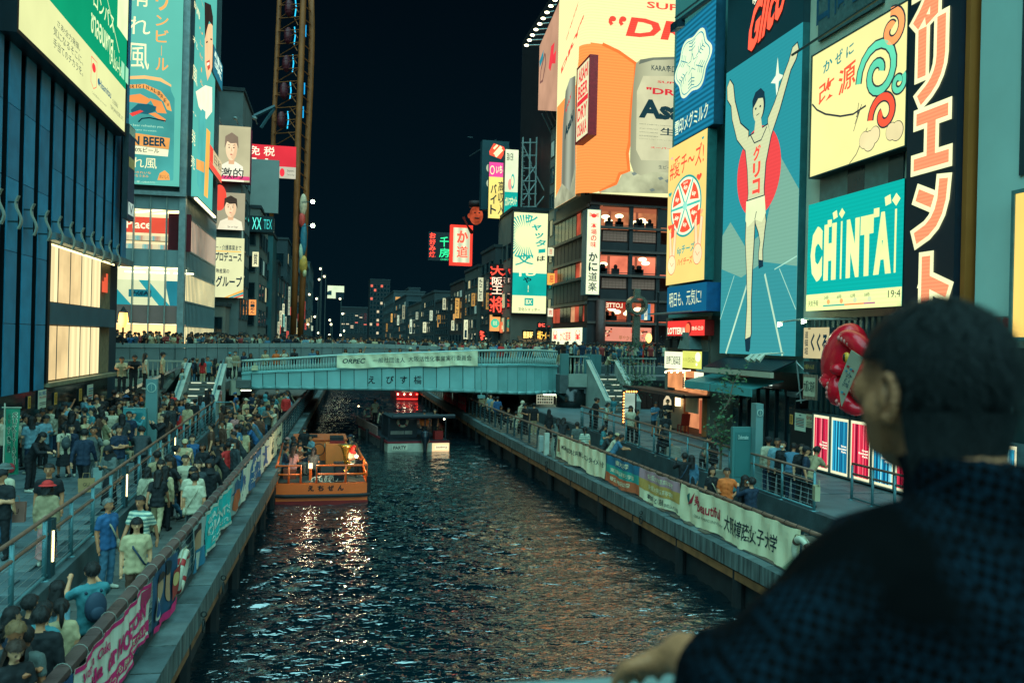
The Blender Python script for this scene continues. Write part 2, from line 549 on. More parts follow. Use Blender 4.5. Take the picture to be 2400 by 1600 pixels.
def railing(name,label,fx,zf,ys,hgt=1.08,post=1.7,cables=6,second=True,hr=0.036,lamps=(),group=None,fender_plate=False):
 0
 t=thing(name,label,'railing',(fx(ys[0]),ys[0],zf),group)
 path=[Vector((fx(y),y,zf))for y in np.linspace(ys[0],ys[1],max(2,int((ys[1]-ys[0])/3)+1))]
 def run(z,r,nm,m,n=6):MB().tube([p+Vector((0,0,z))for p in path],r,n).build(nm,[m],t,smooth=True)
 run(hgt,hr,'handrail',brown,8)
 if second:run(hgt*0.72,hr*0.85,'handrail',brown,8)
 for k in range(cables):run(0.14+(hgt-0.24)*k/cables,0.0055,'cable',wire,4)
 run(0.06,0.03,'bottom_rail',steel)
 b=MB()
 b.tube([(0,0,-0.02),(0,0,hgt-0.05)],0.042,8).tube([(0,0,hgt-0.05),(0,0,hgt)],0.02,6)
 b.box(-0.09,0.09,-0.09,0.09,-0.02,0.012)
 pmh=b.mesh([steel],smooth=True,name='post')
 y=ys[0]
 while y<=ys[1]+0.01:
  inst(pmh,'post',t,(fx(y),y,zf));y+=post
 for ly in lamps:
  b=MB()
  b.box(-0.05,0.05,-0.07,0.07,0,hgt-0.06,0).box(-0.05,0.05,0.1,0.2,0,hgt-0.06,0)
  me=b.mesh([steelD],name='lamp_post')
  lp=inst(me,'lamp_post',t,(fx(ly)+.02,ly,zf))
  l_=MB().box(0.052,0.075,-0.022,0.022,0.28,0.82).mesh([glow('ffe9a0',3.0)],name='lamp_strip')
  inst(l_,'lamp_strip',lp,(fx(ly)+.02,ly,zf))
 return t
railing('promenade_railing','long steel wire railing with brown handrails between the two left walkways',xm,ZLU+.07,(11.0,43.5),lamps=(13.2,16.3,22.6,30.5))
railing('promenade_railing','short steel wire railing in front of the dark facade by the green flag',lambda y:-8.5,ZLU,(14.6,21.5),second=False)
railing('promenade_railing','steel wire railing along the upper right walkway above the low wall',lambda y:12.84,ZRU+.1,(21.0,43.5),cables=6,second=True)
railing('promenade_railing','steel railing by the red and blue striped light boxes',lambda y:15.3,ZRU,(17.0,23.0),post=1.0,cables=5)
def railing_x(name,label,x0,x1,y,zf,hgt=1.08,post=0.9,cables=6):
 t=thing(name,label,'railing',(x0,y,zf))
 MB().tube([(x0,y,zf+hgt),(x1,y,zf+hgt)],.03,8).build('handrail',[steel],t,True)
 for k in range(cables):MB().tube([(x0,y,zf+.14+k*.15),(x1,y,zf+.14+k*.15)],.0055,4).build('cable',[wire],t)
 me=MB().tube([(0,0,0),(0,0,hgt)],.042,8).mesh([steel],smooth=True,name='post')
 x=x0
 while x<=x1+.01:inst(me,'post',t,(x,y,zf));x+=post
 return t
railing_x('stair_railing','steel railing across the walkway below the right stairs',12.9,15.8,43.6,ZRU)
railing_x('stair_railing','steel railing across the walkway at the foot of the left stairs',-6.6,-4.9,44.0,ZLU)
def parapet(side):
 f=(lambda y:xl(y)-.45)if side<0 else(lambda y:xr(y)+.45)
 z=ZLL if side<0 else ZRL
 t=thing('canal_parapet','brown topped parapet railing along the left canal edge' if side<0 else 'brown topped parapet railing along the right canal edge','railing',(f(9),9,z))
 y0,y1=(8.5,88)if side<0 else(12.0,88)
 ys=np.arange(y0,y1,1.05)
 if side<0:
  for a in ys:
   if a>60:continue
   c=a+1.035
   b=MB().obox((f(a)-.085,a,z+.98),(f(c)-f(a),c-a,0),(.17,0,0),(0,0,.085))
   b.build('handrail',[mat('5a4440',.5,0,.3,3,bump=.2)],t)
  MB().tube([(f(59),59,z+1.02),(f(88),88,z+1.02)],.05,6).build('handrail',[brown],t)
  tie=MB().torus((0,0,0),0.1,0.0045,(1,0,0),(0,0,1),12,4).mesh([mat('8f9488',.8)],name='rope_tie')
  for y in np.arange(9.3,44,0.62):inst(tie,'rope_tie',t,(f(y),y,z+1.02))
 else:
  MB().tube([(f(y),y,z+1.02)for y in np.arange(y0,y1,4)],.052,8).build('handrail',[brown],t,True)
  tie=MB().torus((0,0,0),0.062,0.008,(1,0,0),(0,0,1),10,4).mesh([mat('3a2c28',.8)],name='rope_tie')
  for y in np.arange(16,34,0.5):inst(tie,'rope_tie',t,(f(y),y,z+1.02))
 b=MB()
 b.prism([(-.035,0,0),(.035,0,0),(.035,.2,0),(-.035,.2,0)],(0,0,.8))
 b.prism([(-.035,0,.8),(.035,0,.8),(.035,.2,.8),(-.035,.2,.8)],(-side*-.06,-.03,.18))
 me=b.mesh([steelD],name='post')
 for y in np.arange(y0+.6,y1,1.6):inst(me,'post',t,(f(y),y,z))
 for k in range(5):
  MB().tube([(f(y),y,z+.16+k*.16)for y in np.arange(y0,y1,6)],.006,4).build('cable',[wire],t)
 return t
parL,parR=parapet(-1),parapet(1)
# =left side buildings and signs
FL=FX(XLF)
def Yx(fr,u,v,out=0.0):return fr.px(u,v,out)[0]
tealwall=mat('2f92b8',0.55,0.1,0.2,1.5)
tealwall2=mat('2a86aa',0.5,0.1,0.25,1.2)
darkrec=mat('0a1216',0.4)
bl=thing('department_store','dark teal building with tall vertical bands and a lit curtained window','building',(XLF,40,ZLU))
yc=Yx(FL,301,621)
b=MB().box(-26,XLF-0.5,20,yc-.05,ZLU,42)
b.build('wall',[mat('163440',0.6,0,0.3,1.0)],bl)
wy0,wz0=FL.px(112,897);wy1,wz1=FL.px(236,877)
wtl=FL.px(112,562);wtr=FL.px(292,622)
zsill,zhead=wz0,wtl[1]
st=[(14,550),(51,550),(86,550),(117,550),(147,550),(175,550),(202,550),(227,550),(248,550),(267,550),(285,550)]
sy=[Yx(FL,*p)for p in st]
per=(sy[-1]-sy[0])/(len(sy)-1)
sg_tl_z=40
k=0;y=sy[0]-per*5
while y<yc-.3:
 z0=ZLU+2.2 if y<wy0-.4 else zhead+.35
 x1=min(y+per*.66,yc)
 MB().box(XLF-.5,XLF-.03,y,x1,z0,40).build('facade_band',[darkrec],bl)
 zp=z0
 while zp<34 and y>25:
  MB().box(XLF-.05,XLF+.004*(k%3),y,x1,zp+.012,min(zp+2.4,34)-.012).build('facade_panel',[[tealwall,tealwall2][int(zp*3+k)%2]],bl);zp+=2.4
 if y<=25:MB().box(XLF-.05,XLF,y,x1,z0,34).build('facade_panel',[tealwall],bl)
 if y>28:
  for kz in range(3):
   zz=z0+1.4+kz*3.4+(k%3)*.5
   MB().box(XLF-.49,XLF-.42,y+per*.68,y+per*.98,zz,zz+2.2).build('window_pane',[glass('0c2026')],bl)
 zl=FL.px(258,362/3.136+400)[1]
 y+=per;k+=1
lamp_px=[(5,2),(46,498),(82,515),(115,529),(145,541),(172,553),(198,565),(221,573),(242,583),(262,591),(280,599)]
for i,(u,v)in enumerate(lamp_px):
 if i==0:v=484
 py,pz=FL.px(u,v,.35)
 t=thing('wall_lamp','pale curved bracket lamp on the dark banded facade','wall lamp',(XLF,py,pz-.6),'curved bracket lamps on the dark banded facade')
 pts=[(XLF+.3+.09*math.sin(a*2*math.pi),py,pz-.55+1.1*a)for a in np.linspace(0,1,9)]
 bb=MB()
 for a,c in zip(pts[:-1],pts[1:]):
  bb.obox((a[0],a[1]-.09,a[2]),(c[0]-a[0],0,c[2]-a[2]),(0,.18,0),(.05,0,0))
 bb.build('curved_shade',[mat('9aa79a',0.4)],t)
 MB().box(XLF,XLF+.3,py-.03,py+.03,pz+.3,pz+.36).box(XLF,XLF+.3,py-.03,py+.03,pz-.34,pz-.28).build('bracket',[steelD],t)
wallin=glow('e0c48c',0.85,'noise',amp=0.2,per=0.7)
curt=glow('ecdaa2',0.9,'v',amp=0.16,per=0.4)
yce=wy1
w=MB().poly([(XLF-.3,wy0,zsill),(XLF-.3,wy1+2.6,zsill),(XLF-.3,wy1+2.6,zhead),(XLF-.3,wy0,zhead)]).build('backing',[mat('8a7a5c',.8)],bl)
zb1,zb0=FL.px(120,708)[1],FL.px(118,760)[1]
def fold(y0,y1,z0,z1,m,nm='curtain'):
 n=max(4,int((y1-y0)/.1));bb=MB()
 p=[(XLF-.22+.035*math.sin(i*1.3),y0+(y1-y0)*i/n)for i in range(n+1)]
 for(xa,ya),(xb,yb)in zip(p[:-1],p[1:]):bb.poly([(xa,ya,z0),(xb,yb,z0),(xb,yb,z1),(xa,ya,z1)])
 return bb.build(nm,[m],bl,True)
yy=wy0
segs=np.linspace(wy0,wy1+.4,6)
for i,(a,c)in enumerate(zip(segs[:-1],segs[1:])):
 fold(a,c-.03,zb1+.05,zhead-.1,curt if i in(0,3,4)else wallin)
 fold(a,c-.03,zsill+.05,zb0-.05,curt if i in(2,3,4)else wallin)
MB().box(XLF-.25,XLF-.02,wy0,wy1+2.5,zb0,zb1).build('spandrel',[mat('3c6a78',.35,.2,.2,1)],bl)
for i,yv in enumerate(segs):MB().box(XLF-.19,XLF-.165,yv-.015,yv+.015,zsill,zhead).build('mullion',[steelD],bl)
MB().box(XLF-.3,XLF+.25,wy0-.3,yc,zhead+.02,zhead+.3).build('canopy',[mat('6f8d92',.4,.3)],bl)
MB().box(XLF-.2,XLF+.12,wy0-.2,wy1+2.6,zsill-.16,zsill).build('sill',[mat('8d8468',.5)],bl)
MB().box(XLF-.2,XLF+.02,wy0-.25,wy0,zsill,zhead).build('window_frame',[darkrec],bl)
MB().poly([(XLF-.1,wy0,zhead-.05),(XLF-.1,wy1+2.5,zhead-.05),(XLF-.1,wy1+2.5,zhead-.14),(XLF-.1,wy0,zhead-.14)]).build('strip_light',[glow('fff0b0',1.6)],bl)
for i in range(3):MB().box(XLF-.2,XLF-.16,wy1+.7+i*.32,wy1+.92+i*.32,zb1+.8,zhead-1.0+.2*i).build('hanging_panel',[glow('e05a3c',.8)],bl)
gz1=zsill-.2
MB().box(XLF-.5,XLF+.06,20,wy1+1.0,ZLU,gz1).build('plinth',[mat('12191b',0.12,0,0.5,6,spec=.7)],bl)
gran=Fr((XLF+.06,0,0),(0,1,0))
def poster(u0,v0,u1,v1,nm,label,bg,lines,cat='poster'):
 s_=psign(gran,(u0,v0),(u1,v1),nm,label,bg,cat,out=.05,depth=.03)
 for(x0,y0,x1,y1,c,tx)in lines:
  if tx:s_.txt(tx,x0,y0,x1,y1,mat(c,.7),.01)
  else:s_.rect(x0,y0,x1,y1,mat(c,.7))
 return s_
paper=mat('c9d2b8',.7,0,.08)
poster(90,915,108,954,'poster','white notice with blue heading on the dark granite base, behind the waiting crowd',paper,[(.08,.72,.92,.92,'2a6aa0','路上喫煙'),(.1,.55,.9,.66,'c03a40','禁止区域'),(.1,.3,.9,.34,'506060',None),(.1,.2,.9,.24,'506060',None)])
s_=psign(gran,(205,902),(218,936),'poster','white notice with coloured lines at the far end of the granite base',paper,'poster',out=.05,depth=.03)
for i in range(5):s_.rect(.12,.12+i*.15,.85,.18+i*.15,mat(['2a6aa0','c03a40','2a8a90','506060','2a6aa0'][i],.7))
for u,v,lb in((66,929,'yellow notice strip on the granite base nearest the green flag'),(128,920,'yellow notice strip on the granite base beside the white notice'),(186,911,'yellow notice strip on the granite base, farthest along')):
 s_=psign(gran,(u,v),(u+6,v+27),'notice',lb,mat('e0a840',.6,0,.1),'notice',out=.05,depth=.03)
 s_.vtxt('禁煙区域',.2,.1,.8,.9,mat('4a3418',.7),.02)
xg0=FL.px(41,65,.5)[0];xg1=FL.px(292,314,.5)[0];zg0=FL.px(292,314,.5)[1];zg0=(zg0+FL.px(41,65,.5)[1])/2
S=Sign(FL,xg0,zg0,xg1,zg0+7.5,'billboard','huge backlit board with green upper half and cream lower strip of notices',glow('dde2a0',.82,'noise',amp=.06,per=.4),'billboard',out=.5,depth=.6,rim=.14,edge=mat('0c1c22',.4))
yb=S.nx(115,0)[1];yb2=S.nx(293,210)[1];ybm=(yb+yb2)/2
grn=glow('0e9468',.85,'noise',amp=.08,per=.4)
S.rect(0.0,ybm,1,1,grn)
k1,k2,k3=ink('1c3c40'),ink('205a70'),ink('d03a34')
def NT(S,t,tl,br,m,bold=0.0):
 x0,y1=S.nx(*tl);x1,y0=S.nx(*br)
 return S.txt(t,x0,y0,x1,y1,m,bold)
g2=ybm
S.txt('さあ!全力発揮。',.27,g2*.70,.47,g2*.83,k1);S.txt('気になるそこに、',.24,g2*.49,.50,g2*.65,k1);S.txt('手当てのチカラを。',.24,g2*.28,.50,g2*.44,k1)
S.ell(.605,g2*.68,.02,g2*.09,ink('d8383a'));S.line([(.575,g2*.85),(.575,g2*.35),(.605,g2*.26),(.635,g2*.35),(.635,g2*.85),(.575,g2*.85)],.04,ink('d8383a'))
S.txt('Hisamitsu',.66,g2*.42,.80,g2*.58,k2,.02);S.ell(.655,g2*.5,.012,g2*.07,k2)
S.txt('久光製薬は',.815,g2*.36,.885,g2*.46,k1);S.txt('TEAM JAPANを応援します。',.79,g2*.18,.96,g2*.30,k1)
S.txt('この広告はイメージです',.58,g2*.12,.74,g2*.17,k1)
wk=ink('d8ecb0')
S.rect(.845,g2+(1-g2)*.42,.985,.93,wk)
S.txt('ชาลอนพาส',.55,g2+.08,.80,g2+.19,wk,.015);S.txt('سالونباس',.76,g2+.03,.915,g2+.14,wk,.015);S.txt('サロンパス',.5,g2+.23,.80,g2+.33,wk,.01)
S.line([(.5,.93),(.87,g2+.16)],.05,wk)
for q in range(2):S.rect(.90+q*.055,g2+.03,.94+q*.055,g2+.13,ink('8cc8a0'))
S=psign(FL,(303,290),(313,520),'hanging_sign','narrow dark blue sign column at the end of the banded facade',mat('1b4c66',.4),'sign',out=.6,depth=.25)
S.rect(.05,.9,.95,.99,mat('c9d2b8',.6));S.rect(.05,.55,.95,.66,mat('d8b878',.6));S.rect(.1,.05,.9,.18,glow('bcd8c8',.6));S.txt('V',.2,.06,.8,.17,DK)
Y2=66.0
FF=FY(Y2)
XS=at(437,446,Y=Y2).x
FS=Fr((XS,0,0),(0,1,0))
y2b=FS.px(504,792)[0]
hb=thing('shop_building','pale corner building with beer posters above brightly lit shop windows','building',(XS-8,Y2,4.5))
ztop=48
zs0_=FF.px(420,452)[1]-.2
MB().box(XS-30,XS-.4,Y2+2.8,y2b,0,ztop).box(XS-30,XS-.4,Y2+.36,Y2+2.8,zs0_,ztop).build('wall',[mat('7d8f8c',.5,.1,.15,.6)],hb)
zp0=FF.px(435,440)[1]
zs=[FF.px(420,v)[1]for v in(452,493,587,627,717,760,800)]
xw0=XS-9.5
ux=[298,311,350,388,425]
bx=[FF.px(u,600)[0]for u in ux]
bx[0]-=6
pan=mat('8a9d9a',.4,.1,.15,.8);panP=mat('a07a70',.5,0,.15,.8)
for i in range(4):
 a,c=bx[i]+.03,bx[i+1]-.03
 MB().box(a,c,Y2,Y2+.35,zs[1],zs[0]-.3).build('spandrel_panel',[pan],hb)
 MB().box(a,c,Y2,Y2+.35,zs[3],zs[2]).build('spandrel_panel',[pan],hb)
 MB().box(a,c,Y2,Y2+.35,zs[5],zs[4]).build('spandrel_panel',[panP],hb)
 MB().box(a-.05,a+.02,Y2-.1,Y2+.3,3,zs[0]).build('mullion',[mat('a9b4a8',.4,.3)],hb)
MB().box(XS-.45,XS,Y2-.12,Y2+.4,3,ztop).build('corner_post',[mat('9aa8a4',.4,.2)],hb)
MB().box(XS-16,XS+.02,Y2-.3,Y2+.35,zs[0]-.3,zs[0]).build('ledge',[mat('93a39f',.4,.2)],hb)
def room(x0,x1,z0,z1,back,light,yb=2.6):
 MB().box(x0,x1,Y2+yb,Y2+yb+.05,z0,z1).build('shop_wall',[back],hb)
 MB().box(x0,x1,Y2+.3,Y2+yb,z1-.03,z1+.02).build('shop_ceiling',[light],hb)
 MB().box(x0,x1,Y2+.3,Y2+yb,z0-.03,z0).build('shop_floor',[mat('9a9484',.5)],hb)
warm=glow('fff3b8',1.5,'v',amp=.5,per=.9)
room(bx[0],bx[4],zs[2],zs[1],glow('f0dca8',.95),warm)
room(bx[0],bx[4],zs[4],zs[3],glow('e4e8b8',1.0),warm)
room(bx[0],bx[4],4.2,zs[5],glow('ffc880',1.4),warm)
R2_=Fr((0,Y2+2.2,0),(1,0,0))
xa,xb=bx[0]+5,bx[3]
rd=glow('e0553f',.8)
s_=Sign(R2_,xa,zs[2]+(zs[1]-zs[2])*.48,xb-.1,zs[2]+(zs[1]-zs[2])*.88,'shop_sign','red shop fascia behind the upper lit window of the pale corner building',rd,'sign',out=.1,depth=.08)
s_.txt('Place',.12,.25,.62,.8,ink('f4ecc0'),.02)
MB().box(bx[3]+.05,bx[3]+1.6,Y2+.5,Y2+.9,zs[2],zs[1]-.2).build('red_column',[mat('6a1420',.6)],hb)
pk=[MB().box(0,.42,0,.2,0,.34).mesh([glow(c,.7)],name='packet')for c in('e8dfb0','d0a080','7ac0b8','e8dfb0')]
for r in range(2):
 zz=zs[2]+.15+r*.62
 MB().box(xa,xb-.1,Y2+1.2,Y2+1.6,zz-.06,zz-.02).build('shelf',[mat('c8b48c',.5)],hb)
 for q in range(12):inst(pk[(q*3+r*2)%4],'packet',hb,(xa+.1+q*(xb-xa-.3)/12,Y2+1.25,zz-.01))
s_=Sign(R2_,bx[0]+3,zs[4]+.05,bx[4]-.1,zs[3]-.9,'shop_display','teal and cream diagonal display behind the middle lit window',glow('d6e0b0',.8),'shop display',out=.4,depth=.1)
tl_=glow('2a9aa0',.75)
s_.poly([(.0,0),(.45,0),(.2,1),(0,1)],tl_);s_.poly([(.52,1),(.62,1),(.86,0),(.74,0)],tl_);s_.poly([(.8,1),(1,1),(1,0),(.86,.0)],glow('2a8a98',.6))
s_.rect(.42,.32,.66,.62,glow('1c7a88',.6));s_.txt('H&M',.45,.38,.63,.56,DK,.03,shear=.03)
for q in range(3):MB().tube([(bx[0]+5.6+q*1.7,Y2+1.2,zs[3]-.35),(bx[0]+7.0+q*1.7,Y2+1.2,zs[3]-.35)],.05,6).build('tube_light',[glow('fffbd0',3.0)],hb)
lou=mat('8fa6a6',.35,.2,.1,1);
ns=26
lz=[zs[0]+.3,FS.px(470,560)[1]]
def fs_z(v):return FS.px(437,v)[1]
bands=[(fs_z(800),fs_z(766),'lit'),(fs_z(762),fs_z(708),'dark'),(fs_z(704),fs_z(640),'lit'),(fs_z(625),fs_z(585),'dark'),(fs_z(580),fs_z(505),'lit2'),(fs_z(500),fs_z(452),'dark')]
litm=[glow('f4e0a0',.95,'noise',amp=.3,per=.25),glow('dcb898',.75,'noise',amp=.45,per=.2)]
for(z0,z1,kd)in bands:
 MB().poly([(XS-.15,Y2+.3,z0),(XS-.15,y2b,z0),(XS-.15,y2b,z1),(XS-.15,Y2+.3,z1)]).build('window_pane',[litm[0]if kd=='lit' else litm[1]if kd=='lit2' else mat('47666a',.35,.2)],hb)
 MB().box(XS-.2,XS-.08,Y2+.2,y2b,z1,z1+.1).build('transom',[mat('9aa8a4',.4,.2)],hb)
fin=MB().box(-.13,-.085,-.035,.035,0,zs[0]-3.2).mesh([lou],name='fin')
for i in range(ns):inst(fin,'fin',hb,(XS,Y2+.5+(y2b-Y2-.6)*(i/(ns-1))**1.0,3))
fin2=MB().box(-.13,-.06,-.05,.05,0,34).mesh([mat('5c7274',.4,.2)],name='fin')
yf=FS.px(490,440)[0]
for i in range(9):inst(fin2,'fin',hb,(XS,yf+.4+(y2b-yf-.5)*i/8,zs[0]))
MB().box(XS-.3,XS-.1,yf,y2b,zs[0],ztop).build('louvre_backing',[mat('33484c',.6)],hb)
aq=glow('64c4b0',.72,'noise',amp=.07,per=.2)
S=Sign(FF,XS-11,zp0,XS-.45,33.6,'billboard','aqua beer poster with a tall can on the front of the pale corner building',aq,'billboard',out=.3,depth=.25)
cw=ink('e8e6b0');og=ink('e0a058')
def PX(S,pts):return[S.nx(u,v)for u,v in pts]
NT(S,'風',(298,100),(349,165),cw,.0);NT(S,'れ',(300,38),(352,84),cw);NT(S,'晴',(303,-48),(349,18),cw)
for ch,v0,v1 in(('リ',-30,28),('ン',36,64),('ビ',70,102),('l',108,132),('ル',136,168)):NT(S,ch,(366 if ch!='l' else 377,v0),(395 if ch!='l' else 381,v1),og,.012)
can=PX(S,[(300,185),(340,183),(380,190),(400,203),(402,215),(410,232),(407,420),(405,424),(300,428)])
S.poly(can,glow('4aa8a0',.7,'noise',amp=.2,per=.35))
S.poly(PX(S,[(300,180),(340,178),(378,184),(402,200),(402,205),(376,192),(340,186),(300,187)]),ink('e0b070'))
gold=ink('d89850');
S.poly(PX(S,[(300,200),(340,198),(378,215),(398,240),(403,262),(392,258),(384,240),(366,222),(338,208),(300,209)]),gold)
for ch,u,v,r_ in zip('ORIGINALBREW',[305,313,321,328,337,347,357,365,374,381,388,395],[206,205,204,204,205,207,211,215,221,228,238,248],range(12)):NT(S,ch,(u-3,v-5),(u+3,v+4),DK,.01)
for L in([(300,226),(330,222),(356,236),(345,246),(318,242),(300,240)],[(352,232),(380,240),(392,268),(370,266),(362,250)]):S.poly(PX(S,L),ink('d88848'))
S.poly(PX(S,[(308,260),(325,245),(350,246),(368,252),(366,262),(348,270),(330,268),(314,274)]),ink('1a5560'))
S.poly(PX(S,[(305,268),(330,260),(338,263),(312,275)]),ink('d04038'))
S.poly(PX(S,[(350,268),(366,266),(390,282),(388,288),(364,276)]),ink('d88848'));S.line(PX(S,[(326,288),(334,280),(352,278),(390,286)]),.1,DK)
NT(S,'lity beer refreshes you,',(300,291),(385,304),ink('a8d8b8'));NT(S,'leasant breeze.',(305,303),(370,311),ink('a8d8b8'))
S.poly(PX(S,[(300,311),(400,326),(397,352),(300,340)]),gold);NT(S,'N BEER',(312,320),(391,346),ink('123c48'),.035)
S.poly(PX(S,[(300,341),(397,353),(395,369),(300,361)]),ink('dfe4b8'));NT(S,'00%ビール',(312,346),(375,361),DK,.012)
NT(S,'れ風',(312,370),(369,398),cw);NT(S,'のきれいな',(312,402),(356,410),gold);NT(S,'かなうまみ',(312,410),(350,418),gold)
S.poly(PX(S,[(371,424),(376,408),(388,401),(398,410),(400,424)]),gold);NT(S,'おいしく',(376,411),(397,421),DK)
NT(S,'お酒は楽しく適量で。のんだあとはリサイクル。',(306,424),(366,432),ink('bfe0c0'))
zq0=FS.px(437,452,.3)[1];
S=Sign(FS,Y2+.2,zq0+.1,yf,39,'billboard','aqua beer poster with a smiling face on the side of the pale corner building',glow('5cc0b0',.72,'noise',amp=.07,per=.2),'billboard',out=.3,depth=.3)
for ch,c,r_ in(('風',(452,148),(462,205)),('れ',(452,80),(464,120)),('晴',(455,0),(468,50))):NT(S,ch,c,r_,cw)
NT(S,'キ',(470,0),(478,22),og,.02)
for i,ch in enumerate('リンビール'):NT(S,ch if ch!='ー' else 'l',(467,62+i*30),(474,86+i*30),og,.012)
skin=ink('e8b888')
S.poly(PX(S,[(478,60),(496,55),(497,150),(492,172),(484,190),(478,150)]),skin)
S.poly(PX(S,[(477,5),(492,12),(497,40),(497,62),(488,50),(482,72),(478,92)]),ink('2c2420'))
S.poly(PX(S,[(481,145),(489,140),(490,160),(485,166)]),ink('b84c38'));S.poly(PX(S,[(482,148),(488,146),(488,152),(483,155)]),ink('f0e8c8'))
S.line(PX(S,[(480,100),(484,98)]),.12,ink('2c2420'));S.line(PX(S,[(490,92),(494,93)]),.12,ink('2c2420'))
S.poly(PX(S,[(455,215),(478,200),(494,205),(494,262),(480,280),(462,250)]),ink('e4e0c0'))
S.poly(PX(S,[(462,272),(470,255),(478,262),(476,420),(472,462),(458,430)]),ink('48a098'));S.poly(PX(S,[(456,372),(475,380),(475,405),(456,396)]),gold);S.poly(PX(S,[(480,300),(489,310),(483,465),(474,458)]),ink('e8a850'))
NT(S,'4.2',(447,258),(455,275),cw);NT(S,'発',(445,300),(453,345),cw);NT(S,'売',(443,360),(451,400),cw)
t=thing('floodlight_row','row of small lit lamps under the side beer poster','floodlights',(XS+.5,Y2,zq0-.1))
lm=MB().box(-.1,.1,-.16,.16,-.08,.04).mesh([glow('ffedb0',2.4)],name='lamp')
MB().box(XS+.3,XS+.75,Y2+.2,yf,zq0+.02,zq0+.09).build('bracket',[mat('6a7f80',.4,.3)],t)
for i in range(15):inst(lm,'lamp',t,(XS+.62,Y2+.4+i*(yf-Y2-.6)/15,zq0-.03))
S=psign(FS,(501,105),(521,215),'vertical_sign','blue lit sign with pale characters high at the far end of the pale building',glow('2c7c90',.6),'sign',out=.45,depth=.3)
S.vtxt('串楽',.1,.3,.9,.95,ink('c8e8d0'),.02)
S=psign(FS,(492,338),(519,430),'vertical_sign','white and red lit sign on the far end of the pale building side',glow('dccc9c',.7),'sign',out=.45,depth=.3)
S.rect(0,0,1,.3,ink('e05040'));S.rect(0,.3,.25,1,ink('d84838'));S.txt('日和',.35,.45,.9,.85,DK)
p=at(289,752,Y=50)
t=thing('street_lamp','ornate iron lamp with a glowing amber glass beside the curtained window','street lamp',(p.x,50,4.0))
MB().tube([(p.x,50,p.z-1.3),(p.x,50,p.z-.35)],.05,8).tube([(p.x-.5,50,p.z-.75),(p.x,50,p.z-.62),(p.x+.5,50,p.z-.78),(p.x+.7,50,p.z-.6)],.035,6).build('bracket',[mat('1a2022',.5)],t)
MB().tube([(p.x,50,p.z-.35),(p.x,50,p.z),(p.x,50,p.z+.45)],[.14,.26,.2],10).build('lamp_glass',[glow('ffb050',3.5,'v',amp=.4,per=.3)],t)
MB().tube([(p.x,50,p.z+.45),(p.x,50,p.z+.55),(p.x,50,p.z+.8)],[.28,.16,.02],10).build('cap',[mat('1a2022',.5)],t)
def building(name,label,x0,x1,y0,y1,z1,wm,wins=(),z0=0.0,group=None,cat='building'):
 t=thing(name,label,cat,((x0+x1)/2,y0,z0),group)
 MB().box(x0,x1,y0,y1,z0,z1).build('wall',[wm],t)
 MB().box(x0-.15,x1+.15,y0-.15,y1+.15,z1,z1+.35).build('parapet',[mat('2a3638',.7)],t)
 for(face,nx_,nz,zz0,zz1,lits,frac)in wins:
  if face=='f':L,O,A=x1-x0,Vector((x0,y0,0)),Vector((1,0,0))
  elif face=='r':L,O,A=y1-y0,Vector((x1,y0,0)),Vector((0,1,0))
  else:L,O,A=y1-y0,Vector((x0,y1,0)),Vector((0,-1,0))
  N=A.cross(Vector((0,0,1)))
  cw_,ch_=L/nx_,(zz1-zz0)/nz
  ww,wh=cw_*.66,ch_*.58
  meW={}
  for i in range(nx_):
   for j in range(nz):
    m=random.choice(lits)if random.random()<frac else glass('10262c')
    if m.name not in meW:
     bb=MB();r_=.07
     for q in((-ww/2-r_,-r_,ww/2+r_,0),(-ww/2-r_,wh,ww/2+r_,wh+r_),(-ww/2-r_,0,-ww/2,wh),(ww/2,0,ww/2+r_,wh)):
      bb.obox(A*q[0]+Vector((0,0,q[1])),A*(q[2]-q[0]),(0,0,q[3]-q[1]),N*.09)
     pb=MB().poly([A*-ww/2+N*.03,A*ww/2+N*.03,A*ww/2+Vector((0,0,wh))+N*.03,A*-ww/2+Vector((0,0,wh))+N*.03])
     meW[m.name]=(bb.mesh([mat('3a4a4c',.5)],name='window'),pb.mesh([m],name='pane'))
    P=O+A*(cw_*(i+.5))+Vector((0,0,zz0+ch_*(j+.22)))
    w_=inst(meW[m.name][0],'window',t,P)
    inst(meW[m.name][1],'pane',w_,P)
 return t
lw=[glow('ffc070',.55,amp=.5),glow('e8e0a8',.5,amp=.5),glow('9ccfc0',.35,amp=.5)]
gy=mat('68736f',.7,0,.25,.6)
building('office_building','grey narrow building with advertising boards behind the pale corner building',-13.8,-9.4,88,97,30.5,gy,[('r',3,7,4,28,lw,.12)])
building('office_building','low grey building below the group advert with a sagging awning',-15.5,-10.2,84.5,87.8,9.2,mat('7a786c',.7,0,.2,.8),[('f',3,1,6.2,8.6,lw,.2)])
FB=FY(87.5)
face_m,hair_m=ink('e4c8a0'),ink('3a342c')
